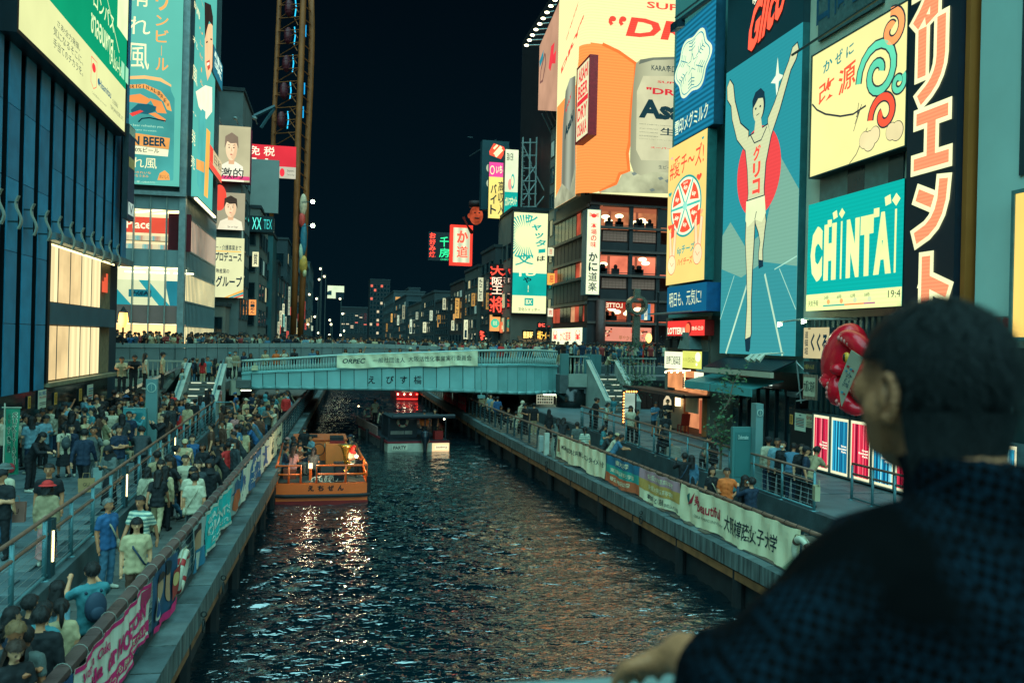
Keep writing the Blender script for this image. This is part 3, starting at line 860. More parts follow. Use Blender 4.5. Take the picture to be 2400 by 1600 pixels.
def portrait(S,cx,cy,s,hair,hoodie):
 S.poly([(cx-.62*s,0),(cx-.5*s,cy-.55*s),(cx-.15*s,cy-.42*s),(cx+.2*s,cy-.42*s),(cx+.55*s,cy-.55*s),(cx+.62*s,0)],hoodie)
 S.poly([(cx-.12*s,cy-.5*s),(cx+.14*s,cy-.5*s),(cx+.16*s,cy-.1*s),(cx-.14*s,cy-.1*s)],ink('cfa47c'))
 S.ell(cx,cy-.05*s,.27*s,.34*s,face_m);S.ell(cx+.09*s,cy-.1*s,.17*s,.26*s,ink('d8b48c'));S.ell(cx-.05*s,cy-.02*s,.18*s,.26*s,face_m);S.poly([(cx-.02*s,cy+.02*s),(cx+.05*s,cy-.12*s),(cx-.02*s,cy-.13*s)],ink('cfa880'))
 for q in(-1,1):S.poly([(cx+q*.05*s,cy+.05*s),(cx+q*.17*s,cy+.075*s),(cx+q*.17*s,cy+.055*s),(cx+q*.05*s,cy+.035*s)],hair)
 S.poly([(cx-.33*s,cy-.05*s),(cx-.3*s,cy+.3*s),(cx,cy+.42*s),(cx+.3*s,cy+.3*s),(cx+.34*s,cy-.05*s),(cx+.22*s,cy+.12*s),(cx-.05*s,cy+.1*s),(cx-.2*s,cy+.16*s)],hair)
 for q in(-.11,.11):S.ell(cx+q*s,cy-.02*s,.035*s,.018*s,ink('2a2420'))
 S.ell(cx,cy-.22*s,.06*s,.018*s,ink('b8584a'))
S=psign(FB,(508,293),(585,428),'billboard','upper portrait advert with brush lettering and a pink side, left bank',glow('d8d4a8',.6,'noise',amp=.15,per=.3),'billboard',out=.4,depth=1.6,edge=mat('a03a58',.6,0,.5,2))
portrait(S,.45,.62,.62,ink('7a6c5a'),ink('dcdcc0'));S.rect(.0,.03,1,.10,ink('c84070'));S.txt('激的',.15,.05,.82,.24,ink('1c2a2c'),.03)
S=psign(FB,(508,450),(573,540),'billboard','lower portrait advert of a person in a pale hooded top, left bank',glow('b8b494',.6,'noise',amp=.15,per=.3),'billboard',out=.3,depth=.4)
S.ell(.1,.85,.25,.35,ink('e04838'));portrait(S,.5,.62,.72,hair_m,ink('d8d2b4'));S.txt('be or bar',.42,.05,.78,.11,DK)
S=psign(FB,(505,556),(570,698),'billboard','white board with black katakana lettering and a coloured corner stripe, left bank',glow('e0e4ae',.8,'noise',amp=.15,per=.3),'billboard',out=.3,depth=.3)
S.txt('ー・介護事業まで',.02,.79,.9,.88,DK,.01);S.txt('プロデュース',.0,.6,.92,.76,DK,.03);S.txt('動産業の',.05,.40,.5,.48,DK,.015);S.txt('グループ',.05,.17,.95,.36,DK,.03)
for i,c in enumerate(('e0a048','2a8a90','c83a34')):S.poly([(.35+i*.16,0),(.47+i*.16,0),(1,.1-i*.035),(1,.14-i*.04)],ink(c))
S.line([(.0,.77),(.9,.77)],.1,ink('e0b050'))
t=thing('advert_floodlights','thin lamp arms above the upper portrait advert','floodlights',(-12,87,30))
pa=at(560,288,Y=86);
for du in(-40,0,45):
 q=at(555+du,285,Y=86.3)
 MB().tube([(q.x,87.5,q.z),(q.x,85.2,q.z+.1)],.05,5).ball((q.x,85.1,q.z),(.22,.3,.16),8,5).build('lamp_arm',[mat('8fa09c',.4)],t)
FB2=FY(104)
S=psign(FB2,(588,372),(652,500),'billboard','blank grey board beneath the red duty free board',mat('8b948c',.7,0,.12,.5),'billboard',out=.2,depth=.4)
S=psign(FY(116),(580,337),(693,420),'billboard','red board with white duty free lettering high beside the orange wheel frame',glow('d83440',.8,'noise',amp=.25,per=.15),'billboard',out=.2,depth=.5)
wht=ink('f0e8c8')
S.rect(0,0,1,.36,ink('a8a894'));S.txt('免 税',.04,.66,.56,.95,wht,.03);S.txt('Tax Free',.1,.38,.62,.58,wht,.03);S.ell(.72,.18,.05,.13,ink('d83440'));S.txt('Japan.',.82,.2,.97,.28,DK);S.txt('Tax-free Shop',.82,.08,.97,.15,DK)
building('office_building','teal tiled building under the red duty free board',-20,-8.3,117,124,19.8,mat('2c5a5c',.5,.1,.2,.5),[('f',4,5,6,18,lw,.1)])
building('office_building','grey block carrying the blue neon letters on its roof',-15.8,-8.6,100,112,20.8,mat('70756c',.7,0,.2,.6),[('f',3,4,7,19,lw,.1),('r',3,4,7,19,lw,.15)])
S=psign(FY(99.5),(585,505),(640,545),'neon_sign','teal neon lettering on a dark box, left bank rooftop',mat('123236',.5),'neon sign',out=.3,depth=2.5,edge=mat('123236',.5))
S.txt('XX',.12,.15,.5,.9,glow('60f0d8',1.1),-.005);S.txt('TEX',.6,.2,.95,.8,glow('40c8c0',.8))
FL2=Fr((-8.4,0,0),(0,1,0))
for i,(tl,br,c,tx,lb)in enumerate([((592,590),(606,625),'d8d8a8','質','small cream hanging sign with a black mark, left bank'),((584,702),(600,738),'f09850','らーめん','orange lit hanging sign with brush letters, left bank')]):
 S=psign(FY(98),tl,br,'hanging_sign',lb,glow(c,.95),'sign',out=.3,depth=.3)
 S.vtxt(tx,.2,.08,.8,.92,DK,.03)
rowc=['323f40','4a5250','28373a','54564e','2c3e44','3d4846','22343a','43504e']
lbs=['dark building with graffiti coloured panels on the left bank','brown grey building beside the wheel frame','tall narrow dark building past the wheel frame','pale grey building past the wheel frame','dark building behind the lamp posts, left bank','block with lit vertical signs, left bank','far dark block, left bank','farthest block at the end of the left bank']
y=126
for i in range(8):
 w_=[7,9,10,14,16,20,30,40][i];h_=[17,15,22,20,19,21,24,26][i]
 x1=[-8.2,-8.0,-7.8,-7.6,-7.5,-7.5,-7.3,-7.0][i]
 building('riverside_building',lbs[i],x1-10,x1,y,y+w_-.4,h_,mat(rowc[i],.7,0,.3,.4),[('r',max(2,w_//3),5,6,h_-1.5,lw,.14),('f',3,4,6,h_-1.5,lw,.12)])
 fr=Fr((x1,0,0),(0,1,0))
 for q in range(3):
  yy=y+.6+q*(w_-1)/3;zz=5.6+random.random()*6;hh=1.2+random.random()*3.5;sc_=random.choice([('white','e8eec0'),('pale green','d8ecc8'),('yellow','f0d890'),('red','e86050'),('aqua','90e0c8')])
  S=Sign(FY(yy),x1+.1,zz,x1+.34+.25*random.random(),zz+hh,'hanging_sign',f"{['nearest', 'second', 'third', 'last'][q]} vertical sign, {sc_[0]}, on the {lbs[i].replace(', left bank', '').replace(' on the left bank', '')}",glow(sc_[1],.3+.5*random.random()),'sign',group='lit vertical signs along the left bank',out=.1,depth=.2)
  S.vtxt(random.choice(['居酒屋','寿司','焼肉','串カツ','カラオケ']),.2,.05,.8,.95,DK,.02)
 if i in(0,1):
  for q in range(16):
   MB().box(x1+.02,x1+.12,y+.4+(q%4)*w_/4.4,y+.3+(q%4+1)*w_/4.6,5+(q//4)*2.6,7+(q//4)*2.6).build('painted_panel',[mat(random.choice(['3a7070','8a4840','6a7470','2a4c58','807460']),.7,0,.4,2)],bpy.data.objects[f'riverside_building' if i==0 else 'riverside_building.001'])
 y+=w_
orgm=mat('96501f',.55,.1,.25,1,bump=.1)
YT=122.0
def pt(u,v,y=YT):return at(u,v,Y=y)
t=thing('ferris_wheel_tower','tall orange steel frame of an oval ferris wheel with red cabins','ferris wheel',tuple(pt(690,790)))
colsx=[[(656,-60),(655,0),(648,160),(641,320)],[(714,-60),(711,0),(706,150),(699,320),(692,640),(687,790)],[(727,-60),(731,40),(731,90),(728,200),(722,320),(716,520),(708,700),(704,790)]]
dy=[8,0,5]
for i,c in enumerate(colsx):
 pts=[pt(u,v,YT+dy[i])for u,v in c]
 if i==0:pts.append(pts[-1]-Vector((0,0,20)))
 MB().tube(pts,.42 if i else.34,10).build('column',[orgm],t,True)
for k in range(20):
 v=-20+k*30
 a=pt(709-v*.03,v);c_=pt(729-v*.028,v+18,YT+5);d_=pt(654-v*.045,v+4,YT+8)
 MB().tube([a,c_],.09,5).build('brace',[orgm],t)
 if v<330:
  MB().tube([a,d_],.08,5).build('brace',[orgm],t);MB().tube([a,pt(654-v*.045,v+34,YT+8)],.07,5).build('brace',[orgm],t)
  MB().tube([pt(690-v*.045,v,YT+3),pt(700-v*.03,v+20,YT+1)],.06,4).build('brace',[orgm],t)
gx=[(678,20),(676,85),(672,150),(666,214),(660,282),(688,-40)]
for i,(u,v)in enumerate(gx):
 p=pt(u,v,YT+4)
 gb=MB()
 gb.ball(p,(.62,.7,1.25),10,8)
 go=gb.build('gondola',[mat('5c1820',.5)],t,True)
 for q in range(5):MB().torus((p.x,p.y,p.z-.8+q*.4),.66,.03,(1,0,0),(0,1,0),14,4).build('band',[mat('5a1018',.5)],go)
 MB().tube([p+Vector((.85,-.5,1.2)),p+Vector((.98,-.5,0)),p+Vector((.85,-.5,-1.25))],.085,6).build('light_tube',[glow('2cc0f0',1.1 if i<5 else.5)],t)
for(u,v)in((717,60),(714,195),(711,250)):
 p=pt(u,v,YT+2);MB().tube([p,p-Vector((0,0,1.6))],.09,6).build('light_tube',[glow('1c9cd8',.9)],t)
Fw=FY(YT-1)
for(u,v,ru,rv,c)in((711,480,9,26,'d0b090'),(708,515,8,18,'c84034'),(712,560,8,40,'2a6c7c'),(706,590,5,22,'c8c8a8'),(711,620,10,22,'d89a40'),(714,640,5,10,'e0c890')):
 p=pt(u,v,YT-.6);q=pt(u+ru,v,YT-.6);r_=pt(u,v-rv,YT-.6)
 MB().ball(p,(q.x-p.x,.35,r_.z-p.z),12,8).build('ornament',[mat(c,.5,0,.3,2)],t,True)
MB().tube([pt(560,290,128),pt(645,250,128)],.3,5).tube([pt(612,300,128),pt(643,255,128)],.25,5).build('crane_arm',[mat('2a4c52',.5)],t)
for(u,v,lb)in((733,473,'upper bright floodlight on the wheel frame'),(733,529,'lower bright floodlight on the wheel frame')):
 p=at(u,v,Y=118)
 t2=thing('floodlight',lb,'floodlight',tuple(p))
 MB().ball(p,.27,10,8).build('lamp',[glow('e8ffd8',14.0)],t2);MB().tube([p,p+Vector((-1.4,.4,-.1))],.06,5).build('bracket',[steelD],t2)
for i,(u,v,yy)in enumerate(((751,630,150),(748,655,155),(776,760,175),(742,700,140),(738,742,138),(797,700,200),(803,735,205),(806,775,210),(773,750,180),(760,648,150),(745,780,150),(798,785,200),(772,785,180),(725,690,135),(722,760,135),(1002,720,180),(1001,740,180),(985,765,200))):
 p=at(u,v,Y=yy)
 t2=thing('street_lamp','small bright lamp on a pole among the far bank lights','street lamp',(p.x,yy,2),'small street lamps along the far banks')
 MB().ball(p,.0011*yy,8,6).build('lamp',[glow('fff2c0',4.5)],t2);MB().tube([(p.x+.25,yy+.1,2),(p.x+.25,yy+.1,p.z+.4),(p.x,yy,p.z+.2)],.07,5).build('pole',[mat('4a5654',.5)],t2)
# =the bridge
def BY(u):return 55.0+(max(0.0,u-1140)/165)**2*3.2
def bpt(u,v):return at(u,v,Y=BY(u))
def interp(u,T):return float(np.interp(u,[a for a,_ in T],[c for _,c in T]))
TOP=[(566,875),(645,871),(780,866),(863,862.8),(927,859.5),(992,858),(1054,856.5),(1113,856),(1168,856),(1234,855),(1306,858)]
BOT=[(566,909),(780,911),(927,913.2),(1023,915.5),(1113,918),(1212,922),(1253,922),(1308,919)]
RAIL=[(566,846),(680,840),(789,833),(950,828),(1119,822),(1190,821),(1262,821),(1300,824)]
us=[566,589,616,645.5,676,706,736.5,767,798,830,862,895,927,960,992,1023,1054,1085,1113,1141,1167,1190,1213,1234,1253,1269,1285,1296,1306]
br=thing('footbridge','broad pale teal footbridge across the canal with vertical panels and slanted balusters','bridge',(4,55,3))
pteal=mat('8ccac6',.42,.15,.14,.7);pteal2=mat('82c2be',.42,.15,.14,.9)
dz=Vector((0,0,1))
for i,(a,c)in enumerate(zip(us[:-1],us[1:])):
 A0,A1,C0,C1=bpt(a,interp(a,BOT)),bpt(a,interp(a,TOP)),bpt(c,interp(c,BOT)),bpt(c,interp(c,TOP))
 h=(C0-A0);h.z=0;h.normalize();n=Vector((h.y,-h.x,0));e=h*.022
 b_=Vector((0,0,.1))
 pts=[A0+e+b_,C0-e+b_,C1-e-b_*.6,A1+e-b_*.6]
 MB().prism([p-n*.0 for p in pts],-n*.12).build('fascia_panel',[pteal if i%2 else pteal2],br)
 MB().tube([A0+e*.5+Vector((0,.12,.06)),C0-e*.5+Vector((0,.12,.06))],.14,8).build('lower_lip',[pteal],br,True)
 MB().obox(A1+e*.4-b_*.5+n*.1,C1-A1-e*.8,-n*.3,(0,0,.1)).build('upper_lip',[pteal2],br)
core=MB()
for a,c in zip(us[:-1],us[1:]):
 A0,A1,C0,C1=bpt(a,interp(a,BOT)),bpt(a,interp(a,TOP)),bpt(c,interp(c,BOT)),bpt(c,interp(c,TOP))
 o_=Vector((0,.16,0))
 core.prism([A0+o_+dz*.05,C0+o_+dz*.05,C1+o_-dz*.06,A1+o_-dz*.06],(0,2.6,0))
core.build('girder',[mat('141c1e',.8)],br)
MB().box(-14,24,58.4,72,3.2,4.1).build('deck_slab',[mat('232c2e',.8)],br)
MB().box(-14,30,60.4,73,4.1,4.85).build('upper_deck',[mat('4a5454',.7)],br)
prof=[(0,.03),(.10,.03),(.16,.075),(.34,.095),(.52,.07),(.62,.034),(1.0,.03)]
me=MB().tube([(0,0,z*.82)for z,_ in prof],[r for _,r in prof],7).mesh([mat('93b3aa',.4,.1,.12,2)],smooth=True,name='baluster')
u=569.0
while u<1300:
 if not(792<u<1117):
  p=bpt(u,interp(u,TOP));q=bpt(u,interp(u,RAIL))
  o=inst(me,'baluster',br,p+Vector((0,.15,0)))
  o.scale=(1,1,(q.z-p.z-.06)/.82)
  if u>1119:o.rotation_euler=(math.radians(-4),math.radians(min(16,(u-1119)*.12)),0)
 u+=6.3 if u<1180 else 5.6 if u<1250 else 4.2
MB().tube([bpt(u_,interp(u_,RAIL))+Vector((0,.15,0))for u_ in us],.085,6).build('top_rail',[mat('9db8ac',.4,.1,.12,2)],br,True)
MB().tube([bpt(u_,interp(u_,TOP))+Vector((0,.15,.04))for u_ in us],.07,6).build('base_rail',[pteal],br,True)
for ch,u_ in(('え',871),('び',914),('す',946),('橋',979)):
 p=bpt(u_,890);v_,f_=glyphs(ch,.02)
 lo,hi=v_.min(0),v_.max(0)
 MB().add([(p.x+(x-(lo[0]+hi[0])/2)*.52,54.985,p.z+(y-(lo[1]+hi[1])/2)*.56)for x,y in v_],f_).build('lettering',[mat('16282c',.6)],br)
wp=mat('74817c',.5,.05,.22,.8)
WT=[(236,803),(400,805.5),(640,804),(780,804),(900,806),(1000,810),(1117,816)]
xs_=[236,270,305,340,375,409]+[412+24.5*k for k in range(30)]
for a,c in zip(xs_[:-1],xs_[1:]):
 A,C=at(a,interp(a,WT),Y=60.2),at(c,interp(c,WT),Y=60.2)
 MB().prism([(A.x+.015,60.2,4.1),(C.x-.015,60.2,4.1),(C.x-.015,60.2,C.z-.3),(A.x+.015,60.2,A.z-.3)],(0,.18,0)).build('wall_panel',[wp],br)
 MB().prism([(A.x+.01,60.16,A.z-.28),(C.x-.01,60.16,C.z-.28),(C.x-.01,60.16,C.z),(A.x+.01,60.16,A.z)],(0,.26,0)).build('coping_panel',[mat('86938c',.45,.05,.2,.8)],br)
FBn=FY(54.86)
bx0,bz1=FBn.px(790,833);bx1,bz0=FBn.px(1119,859)
zt0=FBn.px(790,833)[1];zt1=FBn.px(1119,822)[1];zb0_=FBn.px(791,863)[1];zb1_=FBn.px(1119,856)[1]
bt=thing('banner','long cream cloth banner with dark lettering tied along the bridge balusters','banner',((bx0+bx1)/2,54.86,bz0))
def bxy(x,y):
 top=zt0+(zt1-zt0)*x+.02*math.sin(x*40);bot=zb0_+(zb1_-zb0_)*x+.03*math.sin(x*23+1)
 return(bx0+(bx1-bx0)*x,54.86-.05*math.sin(x*31+y*3)*(.4+.6*(1-y))-.03*math.sin(x*83+y*5)-(.12*(1-y)**2),bot+(top-bot)*y)
b=MB();n_=90
for i in range(n_):
 for j in range(6):
  q=[(i/n_,j/6),((i+1)/n_,j/6),((i+1)/n_,(j+1)/6),(i/n_,(j+1)/6)]
  b.poly([bxy(*p)for p in q])
b.build('cloth',[mat('e0dfb8',.8,0,.1,.6)],bt,True)
def btxt(t,x0,x1,y0,y1,m,bold=0,sh=0.0):
 v_,f_=glyphs(t,bold);lo,hi=v_.min(0),v_.max(0);q=(v_-lo)/(hi-lo)
 MB().add([tuple(Vector(bxy(x0+(x1-x0)*a+sh*c,y0+(y1-y0)*c))-Vector((0,.015,0)))for a,c in q],f_).build('lettering',[m],bt)
btxt('ORPEC',.035,.19,.36,.72,mat('14323a',.7),.02,.008)
btxt('一般社団法人',.25,.475,.34,.72,mat('1c3c44',.7));btxt('大阪活性化事業実行委員会',.50,.955,.36,.74,mat('1c3c44',.7))
p0,p1=at(1128,838,Y=53.6),at(1128,926,Y=53.6)
t=thing('hanging_lamp','thin teal pole with a lamp box hung before the bridge panels','lamp',tuple(p1))
MB().tube([p0,p1],.035,6).build('pole',[mat('7fb0ac',.4,.2)],t);MB().box(p1.x-.22,p1.x+.22,53.4,53.8,p1.z-.18,p1.z).build('lamp_box',[mat('6f9a98',.4,.2)],t)
MB().obox(p0,(0,1.5,0),(.05,0,0),(0,0,.05)).build('bracket',[mat('7fb0ac',.4,.2)],t)
p=at(597,862,Y=54.7)
t=thing('loudspeaker','small cream loudspeaker box fixed on the left end of the bridge rail','loudspeaker',tuple(p))
MB().prism([p+Vector(q)for q in((-.2,0,-.14),(.2,0,-.14),(.17,0,.14),(-.15,0,.14))],(0,.2,0)).build('case',[mat('d8d6a8',.5)],t);MB().tube([p+Vector((0,.1,.12)),p+Vector((0,.1,.3))],.05,6).build('neck',[mat('b8b690',.5)],t)
ZL=3.75
ws=mat('9aa49a',.5,.05,.2,1.2)
st_m=mat('6a6c64',.7,0,.3,2,bump=.2)
def stairs(name,label,x0,x1,y0,y1,z0,z1,n,lit,sgn):
 0
 t=thing(name,label,'stairs',((x0+x1)/2,y0,z0))
 dy_,dz_=(y1-y0)/n,(z1-z0)/n
 for i in range(n):
  z=z0+dz_*(i+1)
  s_=MB().box(x0,x1,y0+dy_*i,y1,z-dz_+.001,z-.03).box(x0-.0,x1,y0+dy_*i-.03,y0+dy_*(i+1),z-.03,z).build('step',[st_m],t)
  if i%lit==1:
   w=(x1-x0)
   for k in((.06,.40),(.58,.94))if sgn<0 else((.05+.3*(i%3)/3,.35+.3*(i%3)/3),(.62,.95)):
    MB().box(x0+w*k[0],x0+w*k[1],y0+dy_*i-.036,y0+dy_*i-.03,z-.075,z-.015).build('nosing_light',[glow('cfe0c0',.75)],s_)
 for x in(x0-.28,x1):
  top0,top1=Vector((x,y0-.5,z0+.75)),Vector((x,y1+.1,z1+1.0))
  MB().prism([(x,y0-.5,z0-.2),(x,y1+.1,z0+.1),(x,y1+.1,z1+1.0),(x,y0-.5,z0+.75)],(.28,0,0)).build('side_wall',[ws],t)
  MB().obox(top0-Vector((.05,0,0)),top1-top0,(.38,0,0),(0,0,.08)).build('coping',[mat('aab4a4',.45,.1,.15,2)],t)
  MB().tube([top0+Vector((.14,0,.3)),top1+Vector((.14,0,.3))],.03,6).build('handrail',[steel],t)
 return t
xa=at(446,894,Z=ZL);xb=at(519,894,Z=ZL)
ly1=xa.y
stairs('staircase','left stone stairs with lit step edges leading up to the bridge',xa.x,xb.x,ly1-3.3,ly1,ZLU,ZL,10,2,-1)
bal=MB().tube([(0,0,z*.8)for z,_ in prof],[r*.72 for _,r in prof],7).mesh([mat('b4b49a',.45,.05,.12,2)],smooth=True,name='baluster')
def balustrade(name,label,p0,p1,h,gap=.26,base=.35,cm='a8aa94'):
 t=thing(name,label,'balustrade',tuple(p0))
 d=(p1-p0);L=d.length;d.normalize();n=Vector((-d.y,d.x,0))
 m=mat(cm,.5,.05,.2,1.2)
 MB().obox(p0-n*.12-Vector((0,0,base)),d*L,n*.24,(0,0,base)).build('base',[m],t)
 MB().obox(p0-n*.1+Vector((0,0,h-.1)),d*L,n*.2,(0,0,.1)).build('top_rail',[m],t)
 k=.13
 while k<L:
  o=inst(bal,'baluster',t,p0+d*k);o.scale=(1,1,(h-.1)/.8);k+=gap
 return t
q0,q1=at(322,886,Z=ZL),at(432,884,Z=ZL)
yb_=min(q1.y,54)
balustrade('balustrade','pale balustrade left of the left stairs above the crowd',Vector((at(238,880,Y=yb_).x,yb_,ZL)),Vector((xa.x-.3,yb_,ZL)),1.15,.27,.45)
balustrade('balustrade','short pale balustrade between the left stairs and the bridge end',Vector((xb.x+.32,yb_,ZL)),Vector((bpt(566,880).x-.05,yb_+.4,ZL)),1.15,.27,.9)
land=MB().box(-11.5,xa.x-.28,yb_+.1,60,3.3,ZL).box(xa.x-.28,xb.x+.3,ly1,60,3.3,ZL).box(xb.x+.3,-5.0,yb_+.1,60,3.3,ZL).build('bridge_landing',[mat('5c6560',.7)]);tag(land,kind='structure')
wl_=MB().box(-11,xa.x-.3,yb_-.1,yb_+.1,ZLU,3.32).build('stone_wall',[mat('8a7f66',.7,0,.3,1.5,bump=.3)]);tag(wl_,'beige stone wall under the left balustrade behind the crowd','wall')
r0=at(240,890,Y=46);
b=MB().prism([(-9.9,40.5,ZLU),(-8.6,52.8,ZLU),(-8.6,52.8,4.75),(-9.9,40.5,3.5)],(.3,0,0)).build('ramp_wall',[mat('10181a',.15,0,.5,5,spec=.7)]);tag(b,'dark polished granite ramp wall rising towards the pale balustrade','wall')
ZR=4.2
c0,c1=at(1384,880,Z=ZR),at(1441,880,Z=ZR)
ry1=min(c0.y,57.0)
X0,X1=at(1384,880,Y=ry1).x,at(1441,880,Y=ry1).x
ZR=(at(1412,880,Y=ry1).z)
stairs('staircase','right stone stairs with pale side walls leading up to the bridge',X0,X1,ry1-4.0,ry1,ZRU,ZR,13,2,1)
e0=at(1332,872,Y=ry1);e1=at(1535,880,Y=ry1)
balustrade('balustrade','short pale balustrade left of the right stairs',Vector((e0.x,ry1-.1,ZR+.1)),Vector((X0-.3,ry1-.1,ZR+.1)),1.25,.3,.9,'9aa698')
balustrade('balustrade','pale balustrade right of the right stairs above the dark shutters',Vector((X1+.32,ry1-.1,ZR)),Vector((e1.x,ry1-.1,ZR)),1.3,.3,.3,'9aa698')
t=thing('bridge_abutment','rounded dark bridge pier with teal panels beside the right stairs','abutment',(e0.x-.6,58,2))
px0=bpt(1308,880).x
for(a,c)in((px0-.1,px0+.8),(px0+.83,e0.x+.1)):MB().box(a,c,ry1+.2,ry1+.6,3.2,5.75).build('wall_panel',[mat('5a8684',.45,.1,.15,.8)],t)
for k in range(3):MB().box(X0+k*(X1-X0-.5)/3+.02,X0+(k+1)*(X1-X0-.5)/3,ry1+1.6,ry1+1.8,ZR-.3,ZR+1.45).build('wall_panel',[mat('4f7c7c',.45,.1,.15,.8)],t)
MB().tube([(px0+.9,ry1+.9,ZRL),(px0+.9,ry1+.9,3.3)],1.1,18).build('pier',[mat('10181a',.2,0,.4,3,spec=.6)],t,True)
MB().box(px0+.9,X0-.3,ry1+.1,ry1+1.5,ZRL,3.4).build('pier_wall',[mat('0e1517',.3,0,.4,3)],t)
land2=MB().box(px0-.2,30,ry1+.02,72,3.0,ZR).build('bridge_landing',[mat('566060',.7)]);tag(land2,kind='structure')
t=thing('storage_shutter','dark brown shuttered recess under the right landing beside the tree','shutter',(X1+2,ry1,2))
for k in range(9):MB().box(X1+.4+k*.45,X1+.82+k*.45,ry1-.5,ry1-.45,ZRU,3.6).build('slat',[mat('3c201a',.5,.1,.3,3)],t)
MB().box(X1+.3,X1+5.6,ry1-.55,ry1+.1,3.6,4.0).build('canopy',[mat('1c1c1c',.5)],t)
q=at(1256,958,Y=60.5);q2=at(1297,922,Y=60.5)
S=Sign(FY(60.5),q.x,q.z,q2.x,q2.z,'notice_board','lit notice board on the wall under the right end of the bridge',glow('c6cfb0',.42,'noise',amp=.3,per=.5),'notice board',out=.1,depth=.1)
for r in range(3):
 for k in range(7):S.rect(.06+k*.13,.38+r*.19,.15+k*.13,.5+r*.19,mat(['30505a','4a3838','6a7a70'][(k+r)%3],.7),'notice',lay=1)
for r in range(4):S.rect(.06,.06+r*.07,.94,.09+r*.07,mat('6a5a50',.7),lay=1)
p=at(1300,926,Y=59.5)
t=thing('tube_lamp','bright strip lamp under the right end of the bridge','lamp',tuple(p));MB().box(p.x-.8,p.x+.4,59.4,59.6,p.z,p.z+.08).build('tube',[glow('eaf4c8',6.0)],t);MB().box(p.x-.9,p.x+.5,59.4,59.6,p.z+.08,p.z+.16).build('housing',[mat('9aa',.5)if False else mat('9aa4a0',.5)],t)
p=at(573,913,Y=56.5)
t=thing('tube_lamp','small bright lamp under the left end of the bridge','lamp',tuple(p));MB().box(p.x-.2,p.x+.4,56.4,56.6,p.z-.06,p.z).build('tube',[glow('eaf4c8',6.0)],t);MB().box(p.x-.25,p.x+.45,56.4,56.6,p.z,p.z+.07).build('housing',[mat('9aa4a0',.5)],t)
uw=MB().box(px0-2.2,px0+.5,61,61.4,ZRL,3.3).box(9.4,px0+3,66,66.4,ZRL,4).build('under_bridge_wall',[mat('3c4a4a',.7,0,.3,1)]);tag(uw,'dark wall under the right end of the bridge','wall')
p=at(1490,800,Y=66);zt=at(1490,677,Y=66).z;zr=at(1490,716,Y=66).z
t=thing('metal_post','polished steel post with a big ring near its top beside the crab restaurant','sculpture',(p.x,66,4.85))
chrome=mat('b8b09a',.22,.9,.15,2)
MB().box(p.x-.28,p.x+.28,65.8,66.2,4.85,zr-.8).box(p.x-.25,p.x+.25,65.8,66.2,zr+.7,zt).build('post',[chrome],t)
b=MB()
for i in range(24):
 a,c=2*math.pi*i/24,2*math.pi*(i+1)/24
 b.prism([(p.x+.8*math.cos(a),65.5,zr+.8*math.sin(a)),(p.x+.8*math.cos(c),65.5,zr+.8*math.sin(c)),(p.x+.58*math.cos(c),65.5,zr+.58*math.sin(c)),(p.x+.58*math.cos(a),65.5,zr+.58*math.sin(a))],(0,1.0,0))
b.build('ring',[chrome],t)
p=at(1540,800,Y=62);t=thing('lamp_pole','thin black pole by the crab restaurant window','pole',(p.x,62,4.2));MB().tube([(p.x,62,4.2),(p.x,62,at(1540,688,Y=62).z)],.07,6).build('shaft',[mat('101416',.5)],t);MB().ball((p.x,62,at(1540,686,Y=62).z),.1,8,6).build('finial',[mat('101416',.5)],t)
